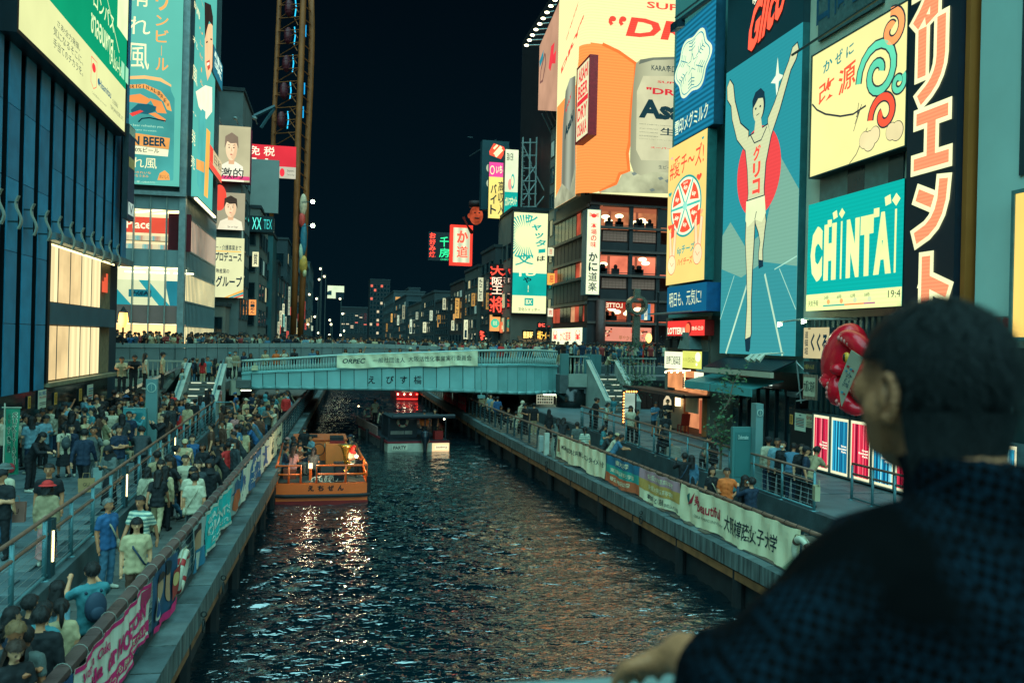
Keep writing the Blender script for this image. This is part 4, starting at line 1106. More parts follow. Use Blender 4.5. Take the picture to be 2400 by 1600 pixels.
# =right bank beyond the bridge
YK=76.0
FK=FY(YK)
XK=at(1376,700,Y=YK).x
FKs=Fr((XK,0,0),(0,-1,0))
ob=thing('restaurant_building','brown tiled corner building with lit restaurant floors under the giant beer board','building',(XK+5,YK,4.2))
brn=mat('6a423a',.6,0,.25,1.2);brd=mat('2c2628',.5,.1,.25,1);til=mat('b87464',.7,0,.2,2)
zz={v:FK.px(1480,v)[1]for v in(455,478,484,530,538,567,590,592,641,648,677,700,706,752,766,800,812)}
xk1=XK+16
yk1=FKs.px(1292,620)[0]
YKe=-FKs.px(1296,620)[0]
MB().box(XK+.5,xk1,YK+3.2,110,4,46).build('wall',[brd],ob)
bays=[FK.px(u,560)[0]for u in(1410,1478,1543)]+[xk1]
def floor_room(v0,v1,back,n_l):
 z0,z1=FK.px(1480,v1)[1],FK.px(1480,v0)[1]
 MB().box(bays[0],xk1,YK+3.0,YK+3.1,z0,z1).build('room_wall',[back],ob)
 MB().box(bays[0],xk1,YK+.15,YK+3.0,z1-.02,z1+.05).build('room_ceiling',[glow('e0805a',.35,light=False)],ob)
 for i in range(2):
  a,c=bays[i]+.08,bays[i+1]-.08
  MB().box(a,c,YK+.02,YK+.05,z1-.06,z1).box(a,c,YK+.02,YK+.05,z0,z0+.06).build('window_frame',[brd],ob)
  r_=random.Random(int(v0)+i)
  for q in range(n_l):
   x=a+.4+r_.random()*(c-a-.8);z=z1-.35-r_.random()*.9
   MB().ball((x,YK+1.3+r_.random(),z),(.42,.42,.2),10,6).build('pendant_lamp',[glow('fff0b8',2.2)],ob)
  for q in range(3):
   x=a+.3+r_.random()*(c-a-.6)
   MB().ball((x,YK+1.0,z0+.65),(.2,.2,.24),8,6).box(x-.35,x+.35,YK+.9,YK+1.2,z0,z0+.5).build('diner',[mat('1c1418',.8)],ob)
  MB().box(a+(c-a)*.55,a+(c-a)*.62,YK+2.7,YK+2.95,z0,z1).build('partition',[glow('b86a50',.4,light=False)],ob)
 MB().box(bays[2],xk1,YK+.05,YK+.1,z0,z1).build('window_pane',[mat('2c1e20',.3)],ob)
 MB().box(XK,xk1,YK-.25,YK+.1,z1+.02,z1+.22).box(XK,xk1,YK-.3,YK+.1,z0-.35,z0-.12).build('ledge',[mat('5a4640',.5)],ob)
floor_room(486,530,glow('e08a5c',.5,'noise',amp=.5,per=.6),3)
floor_room(594,641,glow('f08060',.78,'noise',amp=.25,per=.6),2)
floor_room(708,752,glow('d86a48',.6,'noise',amp=.5,per=.8),3)
tb=MB().box(-.16,.16,-.03,0,-.11,.11).mesh([til],name='tile')
for(va,vb)in((540,567),(650,677)):
 z0,z1=FK.px(1480,vb)[1],FK.px(1480,va)[1]
 for i in range(2):
  a,c=bays[i]+.1,bays[i+1]-.1
  MB().box(a,c,YK+.03,YK+.2,z0,z1).build('tile_backing',[mat('3c2420',.8)],ob)
  nx_,nz_=int((c-a)/.34),int((z1-z0)/.24)
  if i==0 or True:
   for q in range(nx_):
    for r in range(nz_):
     if len([0])and(q*nz_+r)<75:inst(tb,'tile',ob,(a+.17+q*.34,YK+.03,z0+.12+r*.24))
   if nx_*nz_>75:
    m_=MB()
    for q in range(nx_):
     for r in range(nz_):
      if(q*nz_+r)>=75:m_.box(a+.01+q*.34,a+.33+q*.34,YK,YK+.03,z0+.01+r*.24,z0+.23+r*.24)
    tag(m_.build('tiles',[til],ob),kind='stuff')
 MB().box(bays[0],xk1,YK+.06,YK+.12,z0-1.3,z0-.1).build('dark_band',[brd],ob)
for x in(XK+.3,bays[1],bays[2]):MB().box(x-.18,x+.18,YK-.12,YK+.2,4.2,zz[484]).build('column',[brd],ob)
MB().box(XK,XK+1.0,YK-.1,YK+.8,4.2,zz[478]).build('corner_column',[mat('3a2c2c',.5,.1)],ob)
MB().tube([(XK+1.25,YK-.35,4.2),(XK+1.25,YK-.35,zz[706])],.45,12).build('corner_column',[mat('5a3a36',.5,.1)],ob,True)
z0,z1=FK.px(1480,752)[1],FK.px(1480,708)[1]
S=Sign(FK,bays[0]+.15,z0+(z1-z0)*.62,bays[1]-.2,z0+(z1-z0)*.98,'window_sign','red window sign with reversed white letters on the second floor',glow('c8382c',.55),'sign',out=.0,depth=.06)
S.txt('LOTTER',.03,.15,.82,.85,ink('f0e0b8'),.02,mirror=True)
S=psign(FK,(1503,712),(1524,750),'hanging_cloth','blue and white lettered cloth in the second floor window',glow('3a7ea0',.7),'sign',out=.05,depth=.08)
S.rect(.33,0,.67,1,ink('d8d8b0'));S.vtxt('野田屋',.36,.1,.64,.95,ink('2a5a80'),.02)
S=psign(FK,(1404,765),(1526,801),'menu_board','peach menu board with food pictures and flowing characters above the entrance',glow('e8937a',.72,'noise',amp=.12,per=.4),'sign',out=.35,depth=.2)
for(cx_,cy_,n_)in((.13,.55,16),(.86,.55,14)):
 r_=random.Random(int(cx_*100))
 for k in range(n_):S.ell(cx_+(r_.random()-.5)*.2,cy_+(r_.random()-.5)*.6,.018,.07,ink(r_.choice(['a83428','5a2820','e8c090','c86040','3a2a20'])),lay=1+k%3,n=10)
S.txt('華やかに香',.38,.12,.72,.4,ink('8a5a30'));S.txt('宴宴',.6,.6,.75,.9,ink('c83a38'),.02)
p=FK.px(1515,792);MB().ball((p[0],YK-.6,p[1]),(.3,.3,.45),12,8).build('lantern',[glow('ffd070',2.0)],ob)
MB().box(bays[0]-.2,bays[2]+.2,YK+.02,YK+.6,4.2,FK.px(1480,803)[1]).build('entrance_recess',[glow('8a2c20',.35,light=False)],ob)
MB().box(bays[0]-.2,bays[2]+.2,YK-.5,YK+.1,FK.px(1480,805)[1],FK.px(1480,801)[1]).build('canopy',[mat('5a2c28',.6)],ob)
for(v0,v1,lit)in((487,548,.25),(552,604,0),(610,650,.4),(655,702,0),(715,752,.55)):
 z1,z0=FK.px(1376,v0)[1],FK.px(1376,v1)[1]
 n_=9
 for i in range(n_):
  y0,y1=YK+.4+(YKe-YK-.4)*i/n_,YK+.4+(YKe-YK-.4)*(i+.86)/n_
  m=glow(random.choice(['d86048','e8a878','c85a40']),.55,'noise',amp=.6,per=.5)if random.random()<lit else mat('1a1c20',.25,0,.3,1)
  if lit==0:m=mat('4a3834',.6,0,.2,1)
  MB().box(XK+.1,XK+.2,y0,y1,z0,z1).build('window_pane',[m],ob)
 MB().box(XK-.2,XK+.3,YK-.1,YKe,z1+.1,z1+.35).build('ledge',[mat('5a4a44',.5)],ob)
MB().box(XK+.2,XK+.6,YK,YKe,4.2,zz[455]).build('side_wall',[brd],ob)
S=psign(FK,(1377,491),(1403,690),'vertical_sign','tall white corner sign with a red crab emblem and bold black characters',glow('e4f0c0',.95),'sign',out=.5,depth=1.4,rim=.06,edge=mat('6a7474',.4))
S.ell(.5,.93,.2,.025,ink('d84038'));
for q in(-1,1):
 for k in range(4):S.line([(.5+q*.15,.925+.008*k),(.5+q*.36,.92+.014*k)],.05,ink('d84038'))
S.vtxt('本場の味',.28,.55,.72,.85,ink('d83c38'),.02);S.vtxt('かに道楽',.16,.03,.84,.50,DK,.03)
S2=Sign(FKs,-(YK+.9),S.z0,-(YK-.5),S.z0+S.h,'vertical_sign','narrow side face of the tall white crab restaurant sign',glow('d8e4b8',.8),'sign',out=XK-S.x0+.04,depth=.05)
S2.vtxt('本場の味かに道楽',.3,.05,.7,.9,ink('3a4a48'),.02)
S=psign(FKs,(1294,770),(1364,808),'shop_sign','long white sign with red crabs at both ends and red lettering',glow('eef2c4',1.0),'sign',out=1.2,depth=.4)
def crab(S,cx_,cy_,s,m):
 S.ell(cx_,cy_-.05,.035*s,.16*s,m)
 for q in(-1,1):
  for k in range(4):S.line([(cx_+q*.02,cy_-.15*s+.06*k),(cx_+q*.075*s,cy_-.22*s+.11*k),(cx_+q*.08*s,cy_-.3*s+.1*k)],.07,m,lay=1)
  S.line([(cx_+q*.03,cy_+.08),(cx_+q*.07*s,cy_+.2*s),(cx_+q*.03*s,cy_+.36*s)],.12,m,lay=1)
crab(S,.12,.5,1.0,ink('d8403c'));crab(S,.87,.5,1.0,ink('d8403c'));S.txt('かに道楽',.3,.22,.66,.8,ink('e0423c'),.03)
YB=YK-1.5
FBd=FY(YB)
zbt=FBd.px(1480,458)[1];xb0=FBd.px(1384,455)[0];xb1=XK+17;zt_=41
cr=glow('e8eaa8',.86,'led',amp=.06,per=.26)
S=Sign(FBd,xb0,zbt,xb1,zt_,'beer_billboard','giant ribbed beer board with red DRY lettering and an orange field, wrapped round the corner',cr,'billboard',out=0,depth=.5,edge=mat('8a8a70',.5))
ogl=glow('f8954c',.86,'led',amp=.09,per=.26)
def BP(pts):return[S.nx(u,v)for u,v in pts]
S.poly(BP([(1384,100),(1412,104),(1450,122),(1490,150),(1488,190),(1482,230),(1478,280),(1476,330),(1470,360),(1474,400),(1452,408),(1444,430),(1400,450),(1384,453)]),ogl)
S.line(BP([(1412,104),(1450,122),(1490,150),(1488,190),(1482,230),(1478,280),(1476,330),(1470,360),(1474,400),(1452,408),(1444,430),(1405,450)]),.3,glow('f07838',.85,light=False))
dr=glow('f04a3a',.95,'led',amp=.15,per=.2,light=False)
NT(S,'SUPER',(1516,4),(1640,33),dr,.02)
x0,y1=S.nx(1467,40);x1,y0=S.nx(1596,98)
q=0.018
S.txt('DRY',x0,y0,x0+(x1-x0)*1.65,y1,dr,.035,shear=.03)
for(u,v)in((1436,45),(1460,46)):
 S.ell(*S.nx(u,v),.018,.012,dr);S.line(BP([(u-5,v),(u-6,v+8),(u-2,v+14)]),.35,dr)
S.poly(BP([(1490,150),(1500,141),(1530,136),(1600,134),(1600,420),(1490,422),(1476,380),(1478,290),(1484,200)]),glow('b9bd98',.62,'v',amp=.35,per=3.2,light=False))
S.poly(BP([(1507,179),(1600,180),(1600,378),(1502,376),(1490,352),(1492,215)]),glow('dcdcb0',.66,light=False))
S.poly(BP([(1496,152),(1530,142),(1600,140),(1600,134),(1530,136),(1500,141)]),glow('7f8a78',.6,light=False))
dkg=ink('18343a')
S.txt('KARA辛口',*S.nx(1526,167),*S.nx(1584,156),dkg,.01)
NT(S,'SUPER',(1540,190),(1606,201),ink('c02c34'),.02);NT(S,'"DRY',(1514,205),(1604,228),ink('c02c34'),.03)
NT(S,'Asahi',(1497,232),(1644,289),dkg,.05)
for k,tx in enumerate(('ASAHI SUPER DRY IS BREWED WITH','QUALITY STANDARDS.','VISION OF JAPANESE','OUR ADVANCED BREW','DELIVER A DRY, CRISP TASTE AND')):
 NT(S,tx,(1497,292+k*8.5),({0:1590,4:1584}.get(k,1541),297.5+k*8.5),dkg)
NT(S,'生',(1546,300),(1582,320),dkg,.04);NT(S,'スーパードライ',(1523,344),(1610,355),ink('c82c34'),.02);NT(S,'生ビール',(1542,388),(1580,399),dkg)
S.poly(BP([(1400,452),(1444,434),(1456,410),(1478,402),(1500,412),(1530,404),(1600,408),(1600,455)]),glow('b9bf98',.7,'noise',amp=.4,per=.5,light=False))
for(u,v)in((1478,407),(1540,418),(1556,424),(1520,445)):S.poly(BP([(u,v),(u+8,v-3),(u+14,v+2),(u+5,v+6)]),ink('6a7870'))
XBs=xb0-1.1
YBe=-Fr((XBs,0,0),(0,-1,0)).px(1300,470)[0]
cb,cb2=MB(),MB()
def oz(v):return FBd.px(1384,v)[1]
zo=oz(103)
N_=8
for i in range(N_):
 a,c=math.pi/2*i/N_,math.pi/2*(i+1)/N_
 P_=[(xb0-1.1*math.sin(q_),YB+1.1-1.1*math.cos(q_))for q_ in(a,c)]
 cb.poly([(P_[1][0],P_[1][1],zo),(P_[0][0],P_[0][1],zo),(P_[0][0],P_[0][1],zt_),(P_[1][0],P_[1][1],zt_)])
 cb2.poly([(P_[1][0],P_[1][1],zbt),(P_[0][0],P_[0][1],zbt),(P_[0][0],P_[0][1],zo),(P_[1][0],P_[1][1],zo)])
cb.build('corner_face',[cr],S.o);cb2.build('corner_face',[ogl],S.o)
FSd=Fr((XBs,0,0),(0,-1,0))
S=Sign(FSd,-YBe,zbt-.2,-(YB+1.1),zt_,'beer_billboard','side face of the giant beer board with a slim can and a red vertical plate',cr,'billboard',out=0,depth=.5,edge=mat('8a8a70',.5))
def FPs(pts):return[(np.clip(x,0,1),np.clip(y,0,1))for x,y in[S.nx(u,v)for u,v in pts]]
S.poly(FPs([(1306,252),(1350,200),(1372,118),(1392,100),(1392,470),(1302,520)]),ogl)
S.poly(FPs([(1319,300),(1326,215),(1336,185),(1349,178),(1349,430),(1338,450),(1315,470)]),glow('a8b09a',.55,'v',amp=.4,per=1.6,light=False))
S.txt('Asahi',*S.nx(1324,330),*S.nx(1344,285),dkg,.05,rise=.06);S.txt('"DRY',*S.nx(1325,272),*S.nx(1340,245),ink('c02c34'),.03,rise=.06)
S.poly(FPs([(1298,470),(1318,430),(1336,448),(1356,380),(1362,400),(1368,452),(1300,520)]),glow('b4ba98',.65,'noise',amp=.4,per=.5,light=False))
S.txt('DRY"',*S.nx(1316,175),*S.nx(1368,100),dr,.04,rise=.12);S.txt('SUPER',*S.nx(1328,92),*S.nx(1356,62),dr,.03,rise=.1)
R_=psign(Fr((XBs-.5,0,0),(0,-1,0)),(1354,165),(1378,312),'vertical_sign','red framed white vertical plate fixed on the corner of the beer board',glow('e8e4b4',.8),'sign',out=.3,depth=.7,rim=.18,edge=mat('c02028',.5))
R_.txt('ASAHI',.1,.78,.9,.97,ink('d03038'),.03);R_.txt('BEER',.1,.56,.9,.74,ink('d03038'),.03);R_.rect(.05,.47,.95,.54,ink('d03038'));R_.txt('DRY',.1,.26,.9,.44,ink('d03038'),.03);R_.txt('OSAKA',.1,.04,.9,.22,ink('d03038'),.03)
FP_=Fr((XBs+.3,0,0),(0,-1,0))
S=psign(FP_,(1268,110),(1325,190),'billboard','peach board with red lettering behind the beer board, lit by a row of arm lamps',glow('d8a888',.6,'noise',amp=.15,per=.3),'billboard',out=.1,depth=.6)
zt2=41
yP0,yP1=-FP_.px(1267,180)[0],YBe
bb=MB().poly([FP_.pt(-yP0,FP_.px(1266,258)[1],.2),FP_.pt(-yP1,FP_.px(1306,200)[1]-3,.2),FP_.pt(-yP1,zt2,.2),FP_.pt(-yP0,FP_.px(1268,110)[1],.2)])
bb.build('board_face',[glow('d8a888',.6,'noise',amp=.15,per=.3)],S.o)
S.poly([S.nx(*p)for p in((1292,160),(1298,110),(1306,100),(1303,130),(1310,118),(1308,150),(1300,150),(1296,168))],ink('d03840'),lay=40)
S.poly([S.nx(*p)for p in((1270,145),(1280,118),(1279,140),(1271,160))],ink('2a7c88'),lay=40)
S.line([S.nx(*p)for p in((1283,126),(1274,165),(1272,195),(1278,190),(1285,150),(1284,128))],.35,ink('6a4a44'),lay=41)
t=thing('floodlight_row','row of arm lamps glowing above the peach board','floodlights',(XBs,90,45))
for k,(u,v)in enumerate(((1234,107),(1241,95),(1248,83),(1256,70),(1265,57),(1273,44),(1282,30),(1291,15),(1301,1))):
 Yl=yP0-k*(yP0-yP1)/9
 p=at(u,v,Y=Yl)
 MB().ball(p,(.26,.2,.13),8,6).build('lamp',[glow('fff8c8',4.0)],t);MB().tube([p,(XBs+.2,Yl,p.z+.2)],.07,5).build('arm',[mat('8fa09c',.4,.4)],t)
tr=MB()
for k in range(6):
 y_=yP1+k*(yP0-yP1)/6
 tr.tube([(XBs+.2,y_,FP_.px(1300,215)[1]-1),(XBs+1.6,y_+.8,FP_.px(1300,215)[1]-3)],.08,4)
tr.build('support_truss',[mat('5a6c6e',.5)],S.o)
building('riverside_building','grey building with balconies directly left of the crab restaurant',XK+.1,XK+8,YKe+.3,YKe+2.6,30,mat('6f716a',.7,0,.2,.6),[('l',1,8,6,29,lw,.2)])
for(tl,br_,c,tx,lb)in(((1284,580),(1298,600),'d8dcb0','百','small cream sign on the grey building by the crab restaurant'),((1283,640),(1302,668),'f8b050','居','orange lit sign on the grey building by the crab restaurant'),((1284,722),(1296,742),'e8e0c0','肉','low white and red sign on the grey building by the crab restaurant')):
 S=psign(FY(YKe-.3),tl,br_,'hanging_sign',lb,glow(c,.85),'sign',out=.2,depth=.3);S.txt(tx,.25,.2,.75,.8,ink('b8402c'),.02)
Yb=YKe+3.0
S=psign(FY(Yb),(1205,497),(1279,735),'billboard','tall board with teal sunburst and brush lettering, teal shop mark at its foot',glow('e6ecae',.92,'noise',amp=.05,per=.2),'billboard',out=.2,depth=.8,rim=.1)
tq=glow('14a898',.85,light=False)
S.rect(0,.175,1,.40,tq)
for k in range(30):
 a=math.pi*.42+k*math.pi*1.18/29
 c_,s_=math.cos(a),math.sin(a)
 R1=min((.36/-c_ if c_<-.01 else 9),(.24*3.2/s_ if s_>.01 else 9),(.36*3.2/-s_ if s_<-.01 else 9),.7)
 w_=.035
 S.poly([(.36+.30*c_,.76+.30*s_/3.2),(.36+R1*math.cos(a-w_),.76+R1*math.sin(a-w_)/3.2),(.36+R1*math.cos(a+w_),.76+R1*math.sin(a+w_)/3.2)],tq,'ray',lay=1)
for ch,x,y,s in(('シ',.32,.90,.38),('ャ',.52,.82,.3),('ッ',.62,.745,.26),('タ',.64,.665,.32),('ー',.74,.60,.2),('は',.70,.52,.24)):S.txt(ch,x,y,x+s,y+s*.21,tq if ch!='は' else DK,.03,rise=.01)
crm=ink('e6ecae')
for ch,x,y,s in(('文',.05,.47,.55),('化',.08,.36,.6)):S.txt(ch,x,y,x+s,y+.12,tq if ch=='文' else crm,.04,rise=.015)
S.txt('や',.3,.30,.55,.36,DK,.03);S.txt('!',.42,.21,.5,.28,crm,.03)
S.rect(.36,.075,.62,.15,tq);S.txt('BX',.40,.09,.58,.135,crm,.02);S.txt('文化シャッター',.18,.02,.82,.055,DK,.01)
building('riverside_building','pale grey building carrying the tall teal sunburst board',FY(Yb).px(1203,600)[0],XK+9,Yb+.5,Yb+9,FY(Yb).px(1240,492)[1],mat('7c7468',.7,0,.2,.6),[('l',3,4,7,18,lw,.2)])
S=psign(FY(97),(1185,350),(1212,500),'billboard','white and teal tilted advert board beside the rooftop scaffold',glow('dcecc0',.9),'billboard',out=.2,depth=1.2,edge=mat('70645c',.6))
S.rect(0,0,1,.33,tq);S.txt('ガルマネット',.05,.10,.95,.24,crm,.03,rise=.03);S.txt('芸能の王様',.1,.82,.6,.95,DK,.02);S.ell(.4,.45,.16,.09,ink('e89888'));S.ell(.6,.5,.14,.12,ink('3aa898'),n=14);S.ell(.58,.5,.09,.08,crm)
S=psign(FY(100),(1147,380),(1184,513),'billboard','yellow board with a pink top and black job advert lettering',glow('f0dc78',.9),'billboard',out=.2,depth=.6)
S.rect(0,.74,1,1,ink('e04890'));S.txt('いちご',.4,.8,.98,.95,crm,.03,rise=.02);S.ell(.18,.86,.14,.08,crm);S.ell(.18,.86,.10,.06,ink('e04890'));S.vtxt('高収入',.55,.06,.92,.68,DK,.03);S.vtxt('バイト',.1,.06,.46,.62,DK,.03)
S=psign(FY(106),(1131,328),(1190,494),'billboard','dark teal board with a glowing red hand emblem at its top',mat('1c4a50',.5,0,.15,.6),'billboard',out=.2,depth=1.4,edge=mat('143a40',.6))
rdh=glow('f05038',1.1)
S.poly([(.28,.79),(.70,.74),(.86,.86),(.80,.92),(.42,.96),(.26,.84)],rdh);S.line([(.45,.8),(.7,.92)],.35,crm);S.line([(.5,.77),(.74,.88)],.3,crm);S.line([(.42,.88),(.56,.94)],.25,crm);S.ell(.28,.6,.12,.06,glow('c8dcb8',.6));S.ell(.3,.38,.12,.06,glow('c8dcb8',.6))
p=at(1163,310,Y=107);t=thing('antenna_mast','thin mast on top of the dark hand emblem board','mast',(p.x,107,p.z-1));MB().tube([(p.x,107,p.z-1),(p.x,129,at(1163,282,Y=107).z)],.08,5).build('pole',[mat('3a4c50',.5)],t);MB().tube([(p.x-.4,129,37.5),(p.x+.4,129,37.5)],.05,4).build('crossbar',[mat('3a4c50',.5)],t)
t=thing('rooftop_scaffold','open steel scaffold tower above the sunburst board','scaffold',tuple(at(1245,490,Y=96)))
scm=mat('8a9894',.5,.3,.15,1)
cs=[(1226,322),(1243,325),(1258,322)]
for(u,v)in cs:
 for dy_ in(0,3):
  a=at(u,v,Y=96+dy_);MB().tube([a,(a.x,a.y,at(u,492,Y=96).z)],.11,5).build('upright',[scm],t)
for k in range(6):
 v=335+k*30
 MB().tube([at(1226,v,Y=96),at(1258,v,Y=96)],.09,5).build('crossbar',[scm],t)
for(a,c)in(((1226,340),(1246,385)),((1258,385),(1230,425)),((1240,380),(1280,455)),((1258,425),(1226,470)),((1226,425),(1244,468)),((1250,492),(1280,455))):MB().tube([at(*a,Y=96),at(*c,Y=96)],.09,5).build('brace',[scm],t)
lad=MB()
for k in range(14):lad.tube([at(1222,335+k*11,Y=95.5),at(1230,335+k*11,Y=95.5)],.05,4)
lad.build('ladder',[scm],t)
nr,ngn=glow('ff4a38',1.6),glow('2fd88a',1.3)
S=psign(FY(125),(1063,533),(1100,616),'neon_sign','white neon box with red characters and a glowing red frame',glow('d8e0b8',.8,'v',amp=.2,per=.6),'neon sign',out=.3,depth=1.0,rim=.4,edge=glow('f04030',1.0))
S.txt('か',.22,.56,.9,.92,nr,.04);S.txt('道',.22,.14,.9,.48,nr,.04)
S=psign(FY(160),(1005,543),(1056,612),'neon_sign','rooftop neon with red vertical characters beside two green ones',mat('0c1c22',.6),'neon sign',out=.2,depth=.6,edge=mat('0c1c22',.6))
S.vtxt('お好み焼',.04,.1,.32,.98,nr,.03);S.txt('千',.5,.5,.9,.85,ngn,.03);S.txt('房',.48,.12,.94,.45,ngn,.03);S.txt('CHIBO',.55,.02,.9,.08,ngn)
S=psign(FY(98),(1150,618),(1180,738),'neon_sign','tall red neon column of ornate characters',mat('2a1412',.6),'neon sign',out=.3,depth=.6,edge=mat('3a1614',.6))
S.vtxt('大',.05,.76,.95,.98,nr,.04);S.vtxt('阪王',.12,.40,.88,.75,glow('ffd8b8',1.3),.05);S.vtxt('将',.05,.03,.95,.38,nr,.03)
for k in range(18):S.ell(.06 if k%2 else.94,.03+k*.053,.07,.016,nr,lay=3,n=8)
S=psign(FY(97.6),(1148,742),(1172,776),'shop_sign','orange sign with a green roundel below the red neon column',glow('f0a058',.9),'sign',out=.3,depth=.4);S.ell(.5,.55,.4,.32,ink('3ab890'));S.txt('珉珉',.3,.4,.7,.7,crm)
S=psign(FY(97.3),(1172,754),(1191,780),'shop_sign','small red and orange lit fascia next to the green roundel sign',glow('e87048',.85),'sign',out=.3,depth=.4);S.txt('餃子',.2,.3,.8,.7,crm,.02)
S=psign(FY(99),(1122,775),(1137,797),'neon_sign','small red neon dragon shape near street level',mat('2a1412',.6),'neon sign',out=.3,depth=.3);S.line([(.2,.9),(.7,.8),(.3,.6),(.8,.45),(.4,.3),(.6,.05)],.28,nr);S.ell(.5,.82,.3,.13,nr)
p=at(1116,505,Y=116)
t=thing('roof_figure','glowing orange red head figure holding a pipe on a roof edge','figure',tuple(p))
MB().ball(p,(.95,.9,1.3),12,9).ball(p+Vector((-.9,0,-.1)),(.3,.3,.35),8,6).build('head',[glow('e0603c',.42,'noise',amp=.6,per=.9)],t,True);MB().ball(p+Vector((-.3,-.85,.25)),(.14,.08,.1),8,5).ball(p+Vector((.3,-.85,.25)),(.14,.08,.1),8,5).ball(p+Vector((0,-.8,-.5)),(.4,.1,.12),8,5).build('face',[mat('2a1412',.6)],t);MB().tube([p+Vector((0,0,1.1)),p+Vector((0,0,1.9))],[1.0,1.05],12).build('cap',[mat('3a1c1a',.6)],t,True)
q=at(1096,530,Y=115);MB().tube([at(1086,509,Y=115),q,at(1106,545,Y=116)],[.2,.12,.3],6).build('pipe',[mat('a02820',.5)],t)
for(tl,br_,c,tx,lb)in(((1225,773),(1250,796),'ffd878','豊豚軒','yellow glowing characters above a dark eave by the bridge end'),((1258,770),(1286,802),'ffc050','金龍ラーメン','golden glowing lettering beside the crab sign'),((1261,755),(1278,768),'f05848','かに','small red lit lettering over the golden lettering')):
 S=psign(FY(92),tl,br_,'shop_sign',lb,mat('2a1a14',.6),'sign',out=.3,depth=.3,edge=mat('2a1a14',.6));S.txt(tx,.05,.15,.95,.85,glow(c,1.7),.04)
t=thing('shop_awning','row of brown sloping awnings under the golden lettering','awning',tuple(at(1250,800,Y=91)))
for k in range(4):
 a=at(1218+k*19,803,Y=91);MB().prism([(a.x,91,a.z),(a.x+.8,91,a.z),(a.x+.8,92.4,a.z+.7),(a.x,92.4,a.z+.7)],(0,0,.06)).build('awning_cloth',[mat('8a5a44',.6)],t)
lb2=['dark building behind the red neon column','narrow grey building left of the red neon column','brown building past the white neon box','dark grey building past the neon box, right bank','far right bank block with hanging signs','far right bank block with a lit fascia','distant right bank block','farthest right bank block']
yy_=98.5;hs=[17.5,16,15,13,15,14,17,20];wd=[10,12,14,18,24,30,40,50]
for i in range(8):
 xx=[18.2,17.9,17.7,17.5,17.3,17,16.6,16.2][i]
 building('riverside_building',lb2[i],xx,xx+9,yy_,yy_+wd[i]-.5,hs[i],mat(['3a4244','565a54','4a3c38','2a383c','343f40','4a4c48','26363a','303c3e'][i],.7,0,.3,.5),[('l',max(3,wd[i]//3),5,6,hs[i]-1,lw,.12),('f',3,5,6,hs[i]-1,lw,.15)])
 for q in range(2):
  y2_=yy_+1+q*wd[i]/2.2+random.random()*2;z2_=6+random.random()*6;h2_=1.0+random.random()*2.6;sc_=random.choice([('white','e8eec0'),('amber','f0b860'),('red','f05a48'),('pale green','d8ecc8')])
  S=Sign(FY(y2_),xx-.5-.3*random.random(),z2_,xx-.1,z2_+h2_,'hanging_sign',f"{['nearer', 'farther'][q]} vertical sign, {sc_[0]}, on the {lb2[i].replace(', right bank', '')}",glow(sc_[1],.3+.5*random.random()),'sign',group='lit vertical signs along the right bank',out=.1,depth=.2)
  S.vtxt(random.choice(['酒場','焼鳥','たこ焼','ふぐ','バー']),.2,.05,.8,.95,DK,.02)
 yy_+=wd[i]
for(u0,u1,v,Y_,lb)in((868,915,655,420,'tall dark tower with a few lit windows at the end of the canal'),(905,932,715,380,'lower dark tower at the end of the canal'),(800,862,720,330,'dark block at the left end of the canal view'),(958,985,675,360,'pale grid fronted block at the end of the canal')):
 a,c=at(u0,v,Y=Y_),at(u1,v,Y=Y_)
 building('tower_block',lb,a.x,c.x,Y_,Y_+20,a.z,mat('081418' if u0!=958 else '16282c',.7,0,.2,.3),[('f',6,12,8,a.z-2,[glow('e8d8b0',.7),glow('f0705a',.8)],.1)])
S=psign(FY(300),(938,710),(950,731),'hanging_sign','small red lit sign far down the canal',glow('e84858',.9),'sign',out=.1,depth=.4);S.vtxt('酒',.2,.2,.8,.8,crm)
S=psign(FY(290),(946,732),(951,770),'hanging_sign','slim white and red lit sign far down the canal',glow('f0e8b8',.9),'sign',out=.1,depth=.4);S.rect(0,0,.4,.5,ink('e84838'))
S=psign(FY(240),(768,669),(806,700),'rooftop_sign','pale lit rooftop sign with a stepped dark cut-out, far left bank',glow('cfe4bc',.9),'sign',out=.1,depth=.4);S.poly([(0,.25),(.25,.25),(.25,.6),(.12,.6),(0,.5)],ink('12343a'));S.rect(.5,0,1,.5,ink('0c2228'))
# =right side: sign-covered facades
FR=FX(XRF)
def sR(u,v,out=0.0):return FR.px(u,v,out)
wallT=mat('6aaaa6',.5,.1,.12,.5)
ya,yb_=-sR(1562,700)[0],-sR(1660,700)[0]
nb=thing('shop_building','narrow teal building stacked with dairy boards above a burger shop and a skewer shop','building',(XRF,yb_,ZRU))
MB().box(XRF+.25,30,yb_,ya+.3,8.0,40).build('wall',[wallT],nb)
MB().box(XRF+.3,XRF+8,ya-.0,ya+.3,ZRU,8.0).box(XRF+4.0,XRF+8,yb_+.4,ya,ZRU,8.0).build('wall',[mat('6c6a5c',.6,0,.2,1)],nb)
MB().box(XRF+.2,XRF+1.5,yb_,yb_+.35,ZRU,8.0).build('side_pier',[mat('8a887a',.5,.1,.15,1)],nb)
MB().box(XRF+.1,XRF+.3,ya-.25,ya+.2,ZRU,8.0).build('side_pier',[mat('8a887a',.5,.1,.15,1)],nb)
for k in range(46):MB().box(XRF+.9,XRF+1.0,yb_-1.25,yb_-.75,7.5+k*.42,7.62+k*.42).build('louvre',[mat('2c5a5e',.5,.2)],nb)
MB().box(XRF+1.0,XRF+6,yb_-1.7,yb_-.02,6.5,40).build('recess_wall',[mat('2e6468',.5,.1)],nb)
